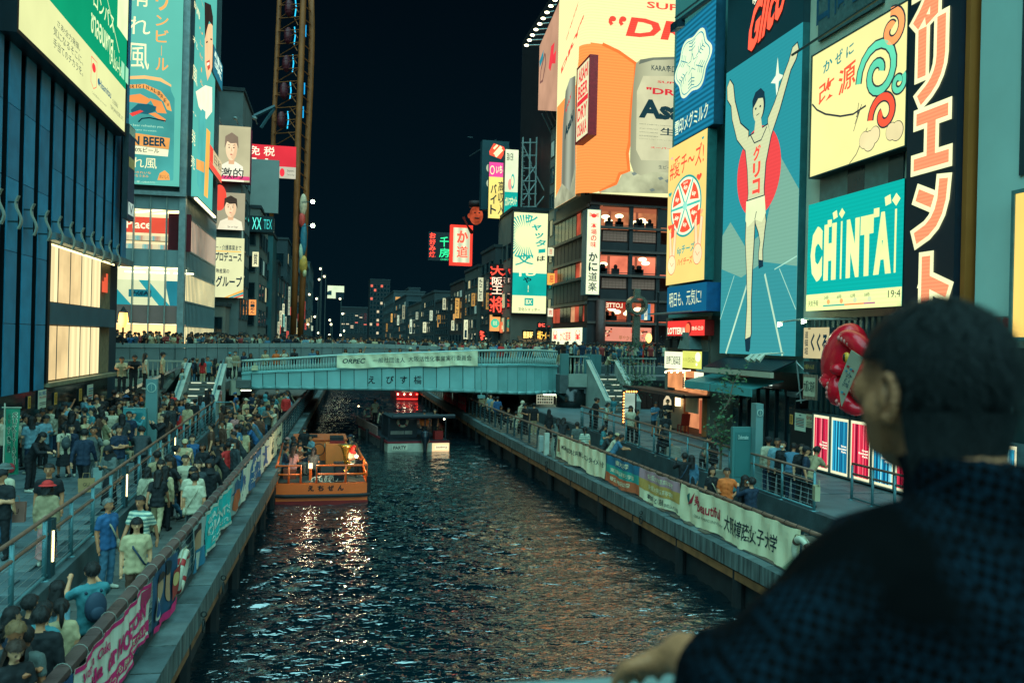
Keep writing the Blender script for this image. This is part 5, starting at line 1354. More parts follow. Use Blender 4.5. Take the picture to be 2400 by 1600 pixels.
S=psign(FR,(1586,76),(1672,290),'billboard','blue ribbed dairy board with a white snow crystal crest',glow('1f86a8',.55,'led',amp=.38,per=.26),'billboard',out=.55,depth=.5,edge=mat('1c5a70',.5))
c1,c2=ink('cfe6b8'),ink('1c6a94')
def blob(S,cx,cy,rx,ry,m,k=.09,lay=None):
 return S.poly([(cx+rx*math.cos(t_)*(1+k*math.cos(6*t_)),cy+ry*math.sin(t_)*(1+k*math.cos(6*t_)))for t_ in np.linspace(0,2*math.pi,60)[:-1]],m,'crest',lay)
blob(S,.48,.60,.47,.27,c2);blob(S,.46,.605,.44,.25,c1);blob(S,.46,.605,.40,.226,ink('2a8a9c'));blob(S,.46,.605,.385,.217,c1)
stp=[]
for k in range(10):
 r_=.15 if k%2==0 else.06;a=math.pi/2+k*math.pi/5;stp.append((.46+r_*math.cos(a),.605+r_*.58*math.sin(a)))
S.line(stp+[stp[0]],.05,ink('2a7c88'))
for k in range(6):
 a=math.pi/6+k*math.pi/3
 P_=lambda r_,o=0:(.46+r_*math.cos(a)-o*math.sin(a),.605+(r_*math.sin(a)+o*math.cos(a))*.58)
 S.line([P_(.13),P_(.33)],.05,ink('2a7c88'),lay=8)
 for r_ in(.2,.25,.3):S.line([P_(r_+.03,.08),P_(r_),P_(r_+.03,-.08)],.05,ink('2a7c88'),lay=8)
S.txt('雪印メグミルク',.06,.06,.92,.20,ink('1c5c80'),.05,lay=9);S.txt('雪印メグミルク',.05,.07,.9,.20,c1,.02,lay=10)
t=thing('board_floodlights','blue steel arm with box floodlights above the dairy board','floodlights',(17,44,22))
a,c=at(1578,60,X=XRF-1.6),at(1660,0,X=XRF-1.0)
MB().tube([a,c,c+(c-a)],.12,6).tube([a+Vector((.1,0,.4)),c+Vector((.1,0,.4))],.05,5).build('arm',[mat('1d4654',.4,.3)],t)
for q in range(2):p=a+(c-a)*(.1+q*.12)-Vector((0,0,.15));MB().obox(p-Vector((.25,.2,.3)),(.4,0,.1),(0,.4,0),(0,0,.4)).build('lamp_box',[mat('123440',.4,.3)],t)
S=psign(FR,(1568,351),(1650,655),'billboard','yellow cheese board with a six segment wheel and red hand lettering',glow('ecd078',.88,'noise',amp=.05,per=.3),'billboard',out=.6,depth=.5,edge=mat('2c7470',.5))
rdi,tli=ink('e85038'),ink('1f948c')
S.txt('#愛チ〜ズ!',.05,.76,.93,.91,rdi,.01,rise=.02,lay=1)
def heart(S,cx,cy,s,m):S.poly([(cx+s*.9*math.sin(t_)**3,cy+s*.4*(.8125*math.cos(t_)-.3125*math.cos(2*t_)-.125*math.cos(3*t_)-.06*math.cos(4*t_)))for t_ in np.linspace(0,2*math.pi,24)[:-1]],m,'heart',lay=1)
for cx,cy,s,m in((.83,.70,.07,rdi),(.08,.42,.06,rdi),(.9,.95,.03,tli),(.07,.66,.05,tli),(.1,.92,.03,ink('d89898')),(.9,.46,.05,ink('d8a070'))):heart(S,cx,cy,s,m)
S.ell(.50,.535,.40,.215,tli,lay=1,n=44);S.ell(.50,.535,.375,.20,ink('e4ecc0'),lay=2,n=44)
for k in range(6):
 a0,a1=math.pi/2+k*math.pi/3-.42,math.pi/2+k*math.pi/3+.42
 am=(a0+a1)/2
 seg=[(.50+.13*math.cos(am),.535+.07*math.sin(am))]+[(.50+.34*math.cos(q),.535+.182*math.sin(q))for q in np.linspace(a0,a1,8)]
 S.poly(seg,rdi,'wedge',lay=3)
 S.line([(.5,.535),(.50+.37*math.cos(a1+.1),.535+.197*math.sin(a1+.1))],.12,ink('3fae9c'),lay=3)
 S.txt('6p',.50+.25*math.cos(am)-.05,.535+.13*math.sin(am)-.02,.50+.25*math.cos(am)+.05,.535+.13*math.sin(am)+.02,ink('f0e8c0'),.03,lay=4)
 S.txt('SNOW',.50+.29*math.cos(am)-.06,.535+.155*math.sin(am)+.0,.50+.29*math.cos(am)+.06,.535+.155*math.sin(am)+.015,ink('f0e8c0'),.02,lay=4)if k%2==0 else None
S.ell(.5,.535,.06,.03,ink('8ad0b8'),lay=5)
S.txt('6pチーズ',.30,.195,.76,.27,tli,.02,lay=1);S.txt('ハイ!チーズ',.32,.125,.70,.18,rdi,.015,lay=1)
def vhand(cx,cy):
 sk=ink('f0d0a0')
 for L in([(cx-.07,cy+.05),(cx-.10,cy+.24),(cx-.04,cy+.24),(cx,cy+.07)],[(cx+.0,cy+.07),(cx+.05,cy+.25),(cx+.11,cy+.24),(cx+.07,cy+.05)]):S.poly(L,sk,'hand',lay=2);S.line(L+[L[0]],.04,ink('e07050'),lay=3)
 S.ell(cx,cy,.11,.07,sk,lay=4);S.line([(cx+.11*math.cos(q),cy+.07*math.sin(q))for q in np.linspace(0,6.28,20)],.04,ink('e07050'),lay=5);S.line([(cx-.05,cy+.02),(cx,cy-.01),(cx+.05,cy+.01)],.035,ink('e07050'),lay=5)
 S.poly([(cx-.03,cy+.19),(cx+.05,cy+.20),(cx+.06,cy+.30),(cx-.03,cy+.29)],rdi,lay=6)
vhand(.17,.14);vhand(.84,.18)
S=psign(FR,(1564,674),(1655,728),'billboard','deep blue board with handwritten pale greeting under the cheese board',glow('176a90',.6,'noise',amp=.06,per=.3),'billboard',out=.95,depth=.9,edge=mat('12588c',.4))
S.txt('明日も、元気に!',.07,.22,.88,.78,ink('cfe0b0'),-.002,rise=.04)
MB().box(XRF-1.0,XRF-.1,yb_-.3,ya+.2,sR(1610,735)[1],sR(1610,735)[1]+.06).build('lamp_rail',[mat('9aa8a4',.4,.3)],nb)
S=psign(FR,(1565,753),(1651,786),'shop_sign','red burger shop fascia with white outlined lettering',glow('e03a34',.95,'noise',amp=.08,per=.4),'sign',out=.45,depth=.5,edge=mat('b02824',.5))
S.txt('LOTTERIA',.0,.06,.53,.56,DK,.06,lay=1);S.txt('LOTTERIA',.01,.09,.52,.56,ink('f4ecc8'),.035,lay=2)
S.ell(.60,.5,.08,.42,ink('8a1c1c'),lay=1);S.ell(.575,.45,.06,.36,ink('f07048'),lay=2);S.txt('08:45~22:30',.68,.35,.97,.6,ink('f4e8c0'),.01,lay=1)
for k in range(4):
 p=FR.pt(*sR(1574+k*16,797),.6);MB().tube([p+Vector((.5,0,.2)),p,p+Vector((0,0,.12))],.03,5).ball(p+Vector((0,0,.14)),.08,8,5).build('spot_lamp',[mat('1a1c1c',.5)],nb)
zE=sR(1600,815)[1]
MB().box(XRF+.1,XRF+.5,yb_+.1,ya-.1,sR(1600,822)[1],sR(1600,796)[1]).build('recess',[mat('74766c',.6,0,.2,1.5)],nb)
for k in range(2):MB().box(XRF-.25,XRF+.1,ya-1.2-k*1.1,ya-.5-k*1.1,zE,zE+.45).build('air_conditioner',[mat('20282a',.5)],nb)
MB().prism([(XRF-.6,yb_+.8,zE-.05),(XRF-.6,yb_+2.3,zE-.05),(XRF-.5,yb_+1.9,zE+.8),(XRF-.5,yb_+1.2,zE+.8)],(.7,0,0)).build('vent_hood',[mat('7fa09c',.35,.4)],nb)
S=psign(FR,(1558,823),(1599,866),'shop_sign','white lit board with dense black characters over the skewer shop',glow('e8f0c4',1.0),'sign',out=.5,depth=.35)
S.txt('吉野漢紹興酒',.1,.25,.9,.75,DK,.03)
S=psign(FR,(1600,822),(1644,865),'shop_sign','yellow green lit board with a white bubble over the skewer shop',glow('d2d868',.9),'sign',out=.5,depth=.35)
S.txt('ビストロカワ',.3,.35,.7,.65,ink('6a7430'),.01);S.ell(.82,.68,.14,.28,ink('f4f4cc'));S.ell(.77,.25,.05,.09,ink('f4f4cc'));S.txt('鉄板 居酒屋',.05,.4,.28,.6,ink('9aa048'))
zq0,zq1=sR(1600,916)[1],sR(1600,868)[1]
MB().box(XRF+.1,XRF+.2,yb_+.3,ya-.2,zq0,zq1).build('panel_wall',[glow('f8a468',.62,'noise',amp=.35,per=.8)],nb)
for k in range(4):
 p=FR.pt(*sR(1572+k*14,872),.3);MB().tube([p+Vector((.4,0,.1)),p+Vector((0,0,.05))],.03,5).ball(p,.06,8,6).build('spot_lamp',[glow('fff0b8',3.0)],nb)
S=psign(FR,(1600,883),(1626,912),'skewer_plate','dark red slanted plate sign with skewers on the lit orange wall',mat('8c2018',.5,0,.3,3),'sign',out=.25,depth=.1)
for k in range(4):S.line([(.1+.1*k,.15+.2*k),(.9,.25+.2*k)],.03,mat('c89050',.5))
S=psign(FR,(1627,871),(1648,914),'shop_sign','small white lit board with a crest and brush strokes beside the plate sign',glow('eef4cc',1.0),'sign',out=.55,depth=.3);S.line([(.5,.75),(.65,.7),(.45,.6)],.04,DK);S.line([(.3,.45),(.5,.5),(.4,.3),(.7,.35)],.035,ink('7a8468'));S.ell(.72,.18,.06,.06,ink('8a9478'))
for k in range(8):p=FR.pt(*sR(1624,873+k*5),.45);MB().ball(p,.045,6,5).build('bulb',[glow('ffd090',2.5,light=False)],nb)
zc=sR(1600,918)[1]
MB().box(XRF-1.3,XRF+.1,yb_-.3,ya+3.0,zc-.12,zc).build('canopy',[mat('2c2622',.5)],nb)
MB().tube([(XRF-1.3,yb_-.3,zc-.05),(XRF-1.3,ya+3,zc-.05)],.1,8).build('canopy_pipe',[mat('1c1a1a',.5)],nb)
zd=sR(1610,926)[1]
MB().box(XRF+1.4,XRF+1.5,yb_+.3,ya,ZRU,zc-.1).build('shop_wall',[glow('f09a68',.55,'noise',amp=.4,per=.7)],nb)
MB().box(XRF+.05,XRF+.2,ya-2.7,ya-.1,ZRU,zc-.1).build('shop_front',[mat('9a8a74',.5,0,.2,1.5)],nb)
MB().box(XRF+.0,XRF+.06,ya-1.35,ya-.45,ZRU+.9,ZRU+2.2).build('window_pane',[mat('3c3430',.3)],nb)
MB().box(XRF+.0,XRF+.25,ya-2.8,ya-2.65,ZRU,zc).build('door_post',[mat('c87848',.5)],nb);MB().box(XRF,XRF+.25,yb_+.3,yb_+.45,ZRU,zc).build('door_post',[mat('c87848',.5)],nb)
MB().box(XRF+.02,XRF+.08,yb_+1.0,ya-2.9,zc-1.0,zc-.15).build('curtain',[mat('d0c8a8',.8,0,.15,2)],nb)
MB().box(XRF+.1,XRF+.16,yb_+.5,yb_+.95,ZRU+.1,zc-.3).build('sliding_door',[glow('c86848',.45)],nb)
p=FR.pt(*sR(1595,940),.15);MB().box(p.x-.1,p.x+.1,p.y-.14,p.y+.14,p.z-.25,p.z+.2).build('wall_lantern',[glow('ffe0a0',2.2)],nb)
t=thing('chair','red wooden chair at the skewer shop doorway','chair',(XRF-.5,yb_+1.6,ZRU));cm_=mat('8a2418',.5)
MB().box(XRF-.7,XRF-.25,yb_+1.4,yb_+1.85,ZRU+.42,ZRU+.47).build('seat',[cm_],t);MB().obox((XRF-.7,yb_+1.36,ZRU+.45),(.45,0,0),(0,.05,0),(0,-.12,.6)).build('backrest',[cm_],t)
for q in((-.7,1.4),(-.3,1.4),(-.7,1.8),(-.3,1.8)):MB().box(XRF+q[0],XRF+q[0]+.05,yb_+q[1],yb_+q[1]+.05,ZRU,ZRU+.42).build('leg',[cm_],t)
for(u0,v0,lb,mm)in((1560,925,'pale lamp shade on a pole at the skewer shop corner','d8c8a0'),):
 p=at(1564,942,Y=43.2);t=thing('pole_lamp',lb,'lamp',(p.x,43.2,ZRU));MB().tube([p+Vector((0,0,-.25)),p+Vector((0,0,.1)),p+Vector((0,0,.4))],[.22,.2,.03],10).build('shade',[glow(mm,.8)],t);MB().tube([(p.x,43.2,ZRU),(p.x,43.2,p.z-.2)],.03,6).build('pole',[steelD],t)
yg0,yg1=-sR(1701,829)[0],-sR(1880,835)[0]
zg0=sR(1880,835)[1];zg1=(sR(1880,58)[1]+sR(1719,179)[1])/2
ab=thing('screen_building','teal grey building carrying the tall athlete screen','building',(XRF+3,yg1,ZRU))
MB().box(XRF+.15,30,yg1,yg0,5.5,40).build('wall',[mat('78b0aa',.5,.1,.15,.5)],ab)
MB().box(XRF+1.2,30,yg1,yg0,ZRU,5.5).build('wall',[mat('0e1c20',.35,.1,.3,1)],ab)
skyg=glow('2e9ca4',.68,'led',amp=.035,per=.16)
S=Sign(FR,-yg0,zg0,-yg1,zg1,'led_screen','tall teal screen showing a runner with raised arms before a red disc',skyg,'screen',out=.3,depth=.4,edge=mat('2c6a6c',.5))
S.poly([(0,0),(1,0),(1,.50),(.78,.62),(.6,.40),(.35,.36),(.12,.46),(0,.42)],glow('86c0a8',.62,'led',amp=.035,per=.16,light=False),lay=1)
S.poly([(0,0),(1,0),(1,.27),(.6,.30),(.3,.26),(0,.30)],glow('3fa4a8',.62,'led',amp=.035,per=.16,light=False),lay=2)
for x0,x1 in((.42,.10),(.62,.86)):S.line([(x0,.26),(x1,.0)],.13,ink('a8ccae'),lay=3)
for x0,x1,y1 in((.2,0,.12),(.8,1,.14),(.74,1,.30)):S.line([(x0,.27),(x1,y1)],.05,ink('8fc2ac'),lay=3)
S.ell(.50,.60,.29,.29*S.w/S.h,glow('e04848',.85,'led',amp=.04,per=.16,light=False),lay=3,n=48)
S.poly([(.72,.94),(.74,.885),(.80,.87),(.74,.86),(.72,.80),(.70,.86),(.64,.87),(.70,.885)],ink('cfe6c0'),'star',lay=3)
bod,out_=glow('d8e2ae',.72,'led',amp=.03,per=.16,light=False),ink('14303c')
figure=[[(.36,.73),(.62,.74),(.66,.70),(.60,.62),(.585,.54),(.60,.47),(.36,.47),(.38,.54),(.36,.62),(.32,.70)],[(.36,.735),(.32,.69),(.20,.74),(.12,.82),(.10,.87),(.04,.90),(.03,.945),(.07,.965),(.12,.94),(.15,.88),(.24,.79),(.36,.75)],[(.62,.745),(.66,.70),(.76,.77),(.84,.84),(.88,.875),(.94,.90),(.965,.925),(.95,.945),(.90,.94),(.86,.905),(.80,.87),(.70,.80),(.62,.76)],[(.36,.48),(.48,.48),(.47,.38),(.455,.28),(.45,.18),(.46,.07),(.42,.02),(.385,.05),(.40,.16),(.385,.27),(.355,.38)],[(.46,.48),(.60,.48),(.62,.43),(.60,.385),(.56,.36),(.53,.40),(.49,.43)],[(.56,.375),(.605,.39),(.585,.34),(.59,.30),(.545,.29),(.54,.33)]]
for f_ in figure:
 cx_,cy_=sum(p[0]for p in f_)/len(f_),sum(p[1]for p in f_)/len(f_)
 S.line(f_+[f_[0]],.13,out_,'outline',lay=4)
for f_ in figure:S.poly(f_,bod,'figure',lay=5)
S.ell(.495,.815,.085,.05,out_,lay=5);S.ell(.49,.81,.07,.045,bod,lay=6);S.poly([(.415,.815),(.41,.845),(.45,.868),(.52,.872),(.57,.852),(.575,.815),(.555,.835),(.49,.842)],out_,'hair',lay=7);S.poly([(.455,.775),(.53,.775),(.55,.73),(.44,.73)],bod,lay=6)
S.poly([(.355,.515),(.60,.515),(.62,.455),(.57,.43),(.48,.445),(.38,.425),(.35,.45)],ink('cfdca8'),'shorts',lay=6);S.line([(.36,.515),(.60,.515)],.05,out_,lay=7);S.line([(.39,.735),(.45,.70),(.54,.70),(.61,.735)],.06,out_,lay=7);S.line([(.48,.445),(.50,.47)],.05,out_,lay=7)
S.poly([(.38,.05),(.46,.06),(.455,.02),(.44,.008),(.395,.01)],out_,'shoe',lay=6);S.poly([(.54,.31),(.595,.305),(.605,.285),(.545,.28)],out_,'shoe',lay=6)
S.vtxt('グリコ',.44,.525,.54,.69,ink('e44a3c'),.05,lay=8)
S.ell(.46,.812,.012,.004,out_,lay=8,n=8);S.ell(.52,.812,.012,.004,out_,lay=8,n=8);S.line([(.47,.788),(.51,.79)],.035,out_,lay=8)
S2=Sign(FR,-yg0,zg1,-yg1,zg1+8,'logo_board','dark teal board with red neon script above the athlete screen',mat('0e4650',.45,0,.1,.6),'sign',out=.3,depth=.4,edge=mat('123c44',.5))
rn=glow('ff5a40',1.2)
q0,q1=S2.nx(1748,110),S2.nx(1836,28)
v_,f_=glyphs('Glico',.03)
S2.txt('Glico',q0[0],q0[1]-.08,q1[0],q0[1]+.20,mat('5a1410',.6),.06,shear=.10,rise=.10,lay=2);S2.txt('Glico',q0[0],q0[1]-.07,q1[0],q0[1]+.205,rn,.035,shear=.10,rise=.10,lay=4)
S2.txt('ゆたかな',*S2.nx(1764,16),S2.nx(1830,0)[0],S2.nx(1764,-4)[1]+.02,ink('e0e8c0'),.02)
tA=thing('shopfront','dark glazed shopfront with a tiled awning and teal blinds under the athlete screen','shopfront',(XRF,yg1,ZRU))
zA0,zA1=sR(1800,868)[1],sR(1800,842)[1]
for k in range(24):
 y0=yg1+(yg0-yg1-.5)*k/24
 MB().prism([(XRF-.2,y0,zA1),(XRF-.2,y0+.24,zA1),(XRF-1.3,y0+.24,zA0),(XRF-1.3,y0,zA0)],(0,0,.05)).build('awning_slat',[mat('16262c',.45,.1)],tA)
MB().box(XRF-1.35,XRF-1.2,yg1,yg0-.5,sR(1800,880)[1],zA0).build('fascia',[mat('b8b49c',.5,0,.12,1)],tA)
zB=sR(1760,905)[1]
for(y0,y1)in((yg1+1.2,yg1+5.0),(yg1+5.2,yg0+1.2)):
 MB().prism([(XRF-.1,y0,zB+.35),(XRF-.1,y1,zB+.35),(XRF-1.5,y1,zB),(XRF-1.5,y0,zB)],(0,0,.05)).build('awning',[mat('3f8a8a',.5,0,.2,1)],tA);MB().box(XRF-1.53,XRF-1.47,y0,y1,zB-.28,zB+.04).build('valance',[mat('4a9a98',.6,0,.2,1)],tA)
 MB().tube([(XRF-.9,y0,zB+.55),(XRF-.9,y1,zB+.55)],.06,6).build('roller',[mat('8fb0ac',.4,.3)],tA)
for k in range(7):
 y0=yg1+.8+k*(yg0-yg1-1)/7
 MB().box(XRF+.3,XRF+.36,y0+.04,y0+(yg0-yg1-1)/7-.04,ZRU+.1,zB).build('glass_pane',[glass('123238',.08)],tA)
 MB().box(XRF+.22,XRF+.4,y0-.04,y0+.04,ZRU,zB).build('mullion',[mat('16272c',.4,.2)],tA)
for k in range(9):MB().box(XRF+1.0,XRF+1.05,yg0-2.5,yg0-1.4,ZRU+.4+k*.3,ZRU+.45+k*.3).build('shelf_light',[glow('cfe8d8',.9)],tA)
for k in range(3):p=FR.pt(*sR(1826+k*14,838),1.2);MB().tube([p+Vector((1,0,.2)),p+Vector((0,0,.1))],.03,5).tube([p+Vector((0,0,.1)),p+Vector((-.25,.0,-.15))],[.07,.13],8).build('spot_lamp',[mat('c8ccb8',.4)],tA)
MB().box(XRF+.0,XRF+.06,yg1+.3,yg1+1.1,sR(1860,930)[1],sR(1860,918)[1]).build('vent_grille',[mat('5a6c6c',.5,.3)],tA)
yk0,yk1=-sR(1882,500)[0],17.0
kb=thing('sign_building','grey teal building at the right edge carrying bright boards','building',(XRF+2,24,ZRU))
zdk=sR(1950,745)[1]
wallG=mat('d0d4ba',.5,.05,.15,.5)
MB().box(XRF,32,yk1,yg1-.02,zdk,42).build('wall',[wallG],kb)
MB().box(XRF+.4,32,yk1,yg1-.02,ZRU,zdk).build('wall',[mat('1c3034',.5,.1)],kb)
zw0,zw1=sR(2000,455)[1],sR(2000,395)[1]
yw=[-sR(u,420)[0]for u in(1925,1990,2030,2085,2120)]
for i,(a,c)in enumerate(zip(yw[:-1],yw[1:])):MB().box(XRF-.06,XRF+.02,c,a,sR(1960,470)[1]-.4,sR(2100,340)[1]).build('window_pane',[mat('5f8078',.3)if i%2==0 else mat('12343a',.2)],kb)
KZ=psign(FR,(1905,134),(2122,341),'billboard','cream medicine board with teal and red lettering and flowing ribbons',glow('e6e296',.92,'noise',amp=.05,per=.3),'billboard',out=.45,depth=.5,edge=mat('24484a',.5),rim=.05)
def KP(L):return[KZ.nx(*p)for p in L]
tq2,rq2,bq2=ink('24807c'),ink('e8553a'),ink('2c3438')
for ch,a,c in(('か',(1930,175),(1952,137)),('ぜ',(1958,158),(1976,118)),('に',(1984,138),(2002,103))):
 x0,y0=KZ.nx(*a);x1,y1=KZ.nx(*c);KZ.txt(ch,x0,y0,x1,y1,tq2,.02,rise=.02,lay=2)
for ch,a,c in(('改',(1919,254),(1957,180)),('源',(1965,231),(2007,145))):
 x0,y0=KZ.nx(*a);x1,y1=KZ.nx(*c);KZ.txt(ch,x0,y0+.01,x1,y1-.01,rq2,.02,rise=.04,lay=2)
arc=[(1904,245),(1915,258),(1935,268),(1970,273),(2000,268),(2030,248)]
KZ.line(KP(arc),.07,bq2,lay=1)
asp=KZ.w/KZ.h
def spiral(cx,cy,r0,r1,a0,a1,n=26):return[(cx+(r0+(r1-r0)*i/n)*math.cos(a0+(a1-a0)*i/n),cy+(r0+(r1-r0)*i/n)*math.sin(a0+(a1-a0)*i/n)*asp)for i in range(n+1)]
for pts,m,w_ in((spiral(.74,.60,.03,.2,0,9.5),ink('5cc8a0'),.26),(spiral(.86,.86,.02,.11,1,8),ink('f09458'),.26),(spiral(.80,.28,.02,.13,2.5,9.5),rq2,.24),(spiral(.93,.46,.02,.06,0,7),ink('5cc8a0'),.18)):KZ.line(pts,w_+.12,bq2,lay=3);KZ.line(pts,w_,m,lay=4)
for cx,cy,r_ in((.62,.14,.05),(.67,.12,.06),(.72,.15,.05),(.88,.13,.05),(.93,.12,.055)):KZ.ell(cx,cy,r_*1.08,r_*1.08*asp,bq2,lay=5);KZ.ell(cx,cy,r_,r_*asp,ink('d8cc98'),lay=6)
for k in range(5):KZ.line([(.58-k*.012,.42-k*.02),(.50+.012*k,.24+k*.05)],.03,bq2,lay=3)
KZ.line(KP([(2034,300),(2008,362),(1992,384)]),.035,bq2,lay=3)
MB().tube([FR.pt(*sR(1900,134),.8),FR.pt(*sR(2131,-10),.8)],.05,6).build('lamp_rail',[mat('24484a',.4,.3)],KZ.o)
zs0=sR(2000,60)[1]
S=Sign(FR,sR(1924,60)[0],sR(1930,95)[1],sR(2075,0)[0],sR(1930,95)[1]+4.5,'lettering_panel','perforated grey panel with unlit blue outline characters above the medicine board',mat('4f6c6a',.6,0,.3,5),'sign',out=.12,depth=.1)
for i,ch in enumerate(('日','商','工')):
 v_,f_=glyphs(ch,.02)
 S.txt(ch,-.03+i*.3,.14,.2+i*.3,.56,mat('1c5a78',.4,.2),.03)
CH=psign(FR,(1895,481),(2113,717),'led_screen','teal screen with giant white letters and a pale weather strip',glow('0cb0a4',.78,'led',amp=.05,per=.14),'screen',out=.7,depth=.55,edge=mat('1c4a4c',.5))
cy=ink('dcee9c')
yst=(CH.nx(1892,694)[1]+CH.nx(2113,668)[1])/2
CH.rect(0,0,1,yst,glow('dcec9c',.95,'led',amp=.04,per=.14))
by0,by1=CH.nx(1936,650)[1],CH.nx(1940,527)[1]
by0=yst+.115;by1=.775
LX=[(.045,.185,'C'),(.205,.345,'H'),(.37,.43,'I'),(.455,.59,'N'),(.60,.73,'T'),(.735,.90,'A'),(.905,.965,'I')]
for x0,x1,ch in LX:
 CH.txt(ch,x0,by0,x1,by1,cy,.09 if ch!='I' else.05,lay=2)
for(cx_,cy__,s,rot)in((.265,.78,.03,0),(.325,.845,.03,.25),(.40,.845,.03,.785),(.755,.78,.034,0),(.86,.86,.034,.2),(.935,.85,.034,.785)):
 CH.poly([(cx_+s*1.1*math.cos(rot+k*math.pi/2+.785),cy__+s*1.1*math.sin(rot+k*math.pi/2+.785)*CH.w/CH.h)for k in range(4)],cy,'diamond',lay=2)
CH.txt('天気予報',.03,yst*.28,.15,yst*.62,DK,.0,lay=2)
for k,tx in enumerate(('24時','6時','12時','18時')):
 CH.txt(tx,.22+k*.145,yst*.62,.27+k*.145,yst*.85,DK,lay=2);CH.ell(.27+k*.145,yst*.48,.018,.022,ink(['f0a060','f0a060','c0cca0','c0cca0'][k]),lay=2)
CH.poly([(.21,yst*.22),(.45,yst*.22),(.45,yst*.3),(.21,yst*.3)],ink('2a9a8c'),lay=2);CH.poly([(.45,yst*.22),(.65,yst*.22),(.65,yst*.3),(.45,yst*.3)],ink('f08050'),lay=2);CH.poly([(.65,yst*.22),(.76,yst*.22),(.76,yst*.3),(.65,yst*.3)],ink('a05080'),lay=2)
CH.txt('19:4',.88,yst*.48,.99,yst*.86,DK,.0,lay=2)
yo0,yo1=-sR(2124,400,1.1)[0],-sR(2240,400,1.1)[0]
zo0=sR(2150,770)[1]
OS=Sign(FR,-yo0,zo0-.6,-yo1,zo0+14,'vertical_sign','tall dark vertical sign with huge orange katakana outlined in cream',mat('0b2230',.4,.1,.1,.6),'sign',out=1.1,depth=.5,edge=mat('0b2230',.4))
oh,oc=glow('f09468',.85,'led',amp=.10,per=.11,light=False),glow('e8ecb4',.95,light=False)
MB().box(XRF-.9,XRF-.55,yo1-.2,yo1-.02,zo0-.6,zo0+14).build('side_strip',[mat('b0682c',.5,0,.15,.8)],OS.o)
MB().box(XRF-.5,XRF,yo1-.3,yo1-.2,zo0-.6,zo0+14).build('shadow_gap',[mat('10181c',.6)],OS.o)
def kata(strokes,u0,v0,u1,v1):
 0
 (xa,ya_),(xb,yb2)=OS.nx(u0+10,v0+16),OS.nx(u1-10,v1-16)
 for wd_,m,lay,ex in((.64,oc,3,.3),(.36,oh,4,.16)):
  for st_ in strokes:
   q=[(xa+(xb-xa)*x,yb2+(ya_-yb2)*y)for x,y in st_]
   def out(a,c):
    dx,dy=(a[0]-c[0])*OS.w,(a[1]-c[1])*OS.h;k=ex/(math.hypot(dx,dy)or 1)
    return(a[0]+dx*k/OS.w,a[1]+dy*k/OS.h)
   OS.line([out(q[0],q[1])]+q[1:-1]+[out(q[-1],q[-2])],wd_,m,lay=lay)
def bend(*p,n=6):
 p=np.array(p);t_=np.linspace(0,1,n)[:,None]
 return[tuple(q)for q in((1-t_)**2*p[0]+2*t_*(1-t_)*p[1]+t_**2*p[2])]
gap=0
for ch,va,vb,st_ in(('オ',-90,52,[[(.05,.62),(.95,.62)],[(.62,.95),(.62,.12),(.45,.1)],bend((.6,.6),(.4,.3),(.08,.12))]),('リ',62,232,[[(.18,.95),(.18,.42)],[(.82,1.0),(.82,.55)]+bend((.82,.55),(.8,.22),(.22,.06))]),('エ',250,400,[[(.1,.88),(.92,.88)],[(.5,.85),(.5,.15)],[(.04,.12),(.97,.12)]]),('ン',424,572,[[(.12,.82),(.42,.72)],bend((.88,.95),(.86,.25),(.08,.1))]),('ト',600,745,[[(.30,1.0),(.30,-.05)],[(.32,.62),(.92,.42)]])):
 kata(st_,2142,va,2228,vb)
MB().box(XRF-.75,XRF+.1,15.2,yo1-.42,zdk-1,40).build('facade_panel',[mat('b4dcd0',.45,.1,.1,.4)],kb)
yv=-sR(2388,300)[0]
MB().box(XRF-.8,XRF-.74,14,-sR(2390,300,.8)[0],sR(2390,430)[1],40).build('window_pane',[glass('12282e')],kb)
S=Sign(FR,sR(2377,600,1.1)[0],sR(2380,790,1.1)[1],sR(2377,600,1.1)[0]+3.5,sR(2377,456,1.1)[1],'lit_board','warm yellow lit board at the right edge of the picture',glow('f0c868',.95,'noise',amp=.08,per=.4),'sign',out=1.1,depth=.4,rim=.1,edge=mat('4c7a76',.5))
S=Sign(FR,sR(2325,765,.85)[0],sR(2340,775,.85)[1],sR(2372,765,.85)[0],sR(2340,750,.85)[1]+.1,'wall_lettering','red characters on the grey teal wall behind the man',mat('6a8880',.5),'sign',out=.85,depth=.05);S.txt('募集',.1,.05,.9,.95,mat('a83030',.6),.03)
zc0=sR(1950,960)[1]
for k in range(26):
 y0=yg1-.6-k*.34
 if y0-.34<18:break
 MB().prism([(XRF-.0,y0-.3,zc0-.6),(XRF-.0,y0-.06,zc0-.6),(XRF-.05,y0-.1,zc0-.6),(XRF-.05,y0-.26,zc0-.6)],(0,0,zdk-zc0+.6)).build('wall_rib',[mat('33585c',.35,.5,.2,1)],kb)
MB().box(XRF+.02,XRF+.3,18,yg1-.5,zc0-.6,zdk).build('ribbed_wall',[mat('2c5054',.35,.5,.2,1)],kb)
t=thing('octopus_floodlights','bent white pipe with two small floodlights above the octopus','floodlights',(XRF,29,8))
a,c,e=FR.pt(*sR(1897,757),1.3),FR.pt(*sR(1950,750),1.2),FR.pt(*sR(2015,748),.1)
MB().tube([a,c,e],.035,6).build('arm',[mat('b8c4b4',.4,.2)],t)
for q in(a,c):MB().tube([q,q+Vector((.06,0,-.13))],[.04,.1],8).build('lamp',[glow('f0ffd0',14.0)],t)
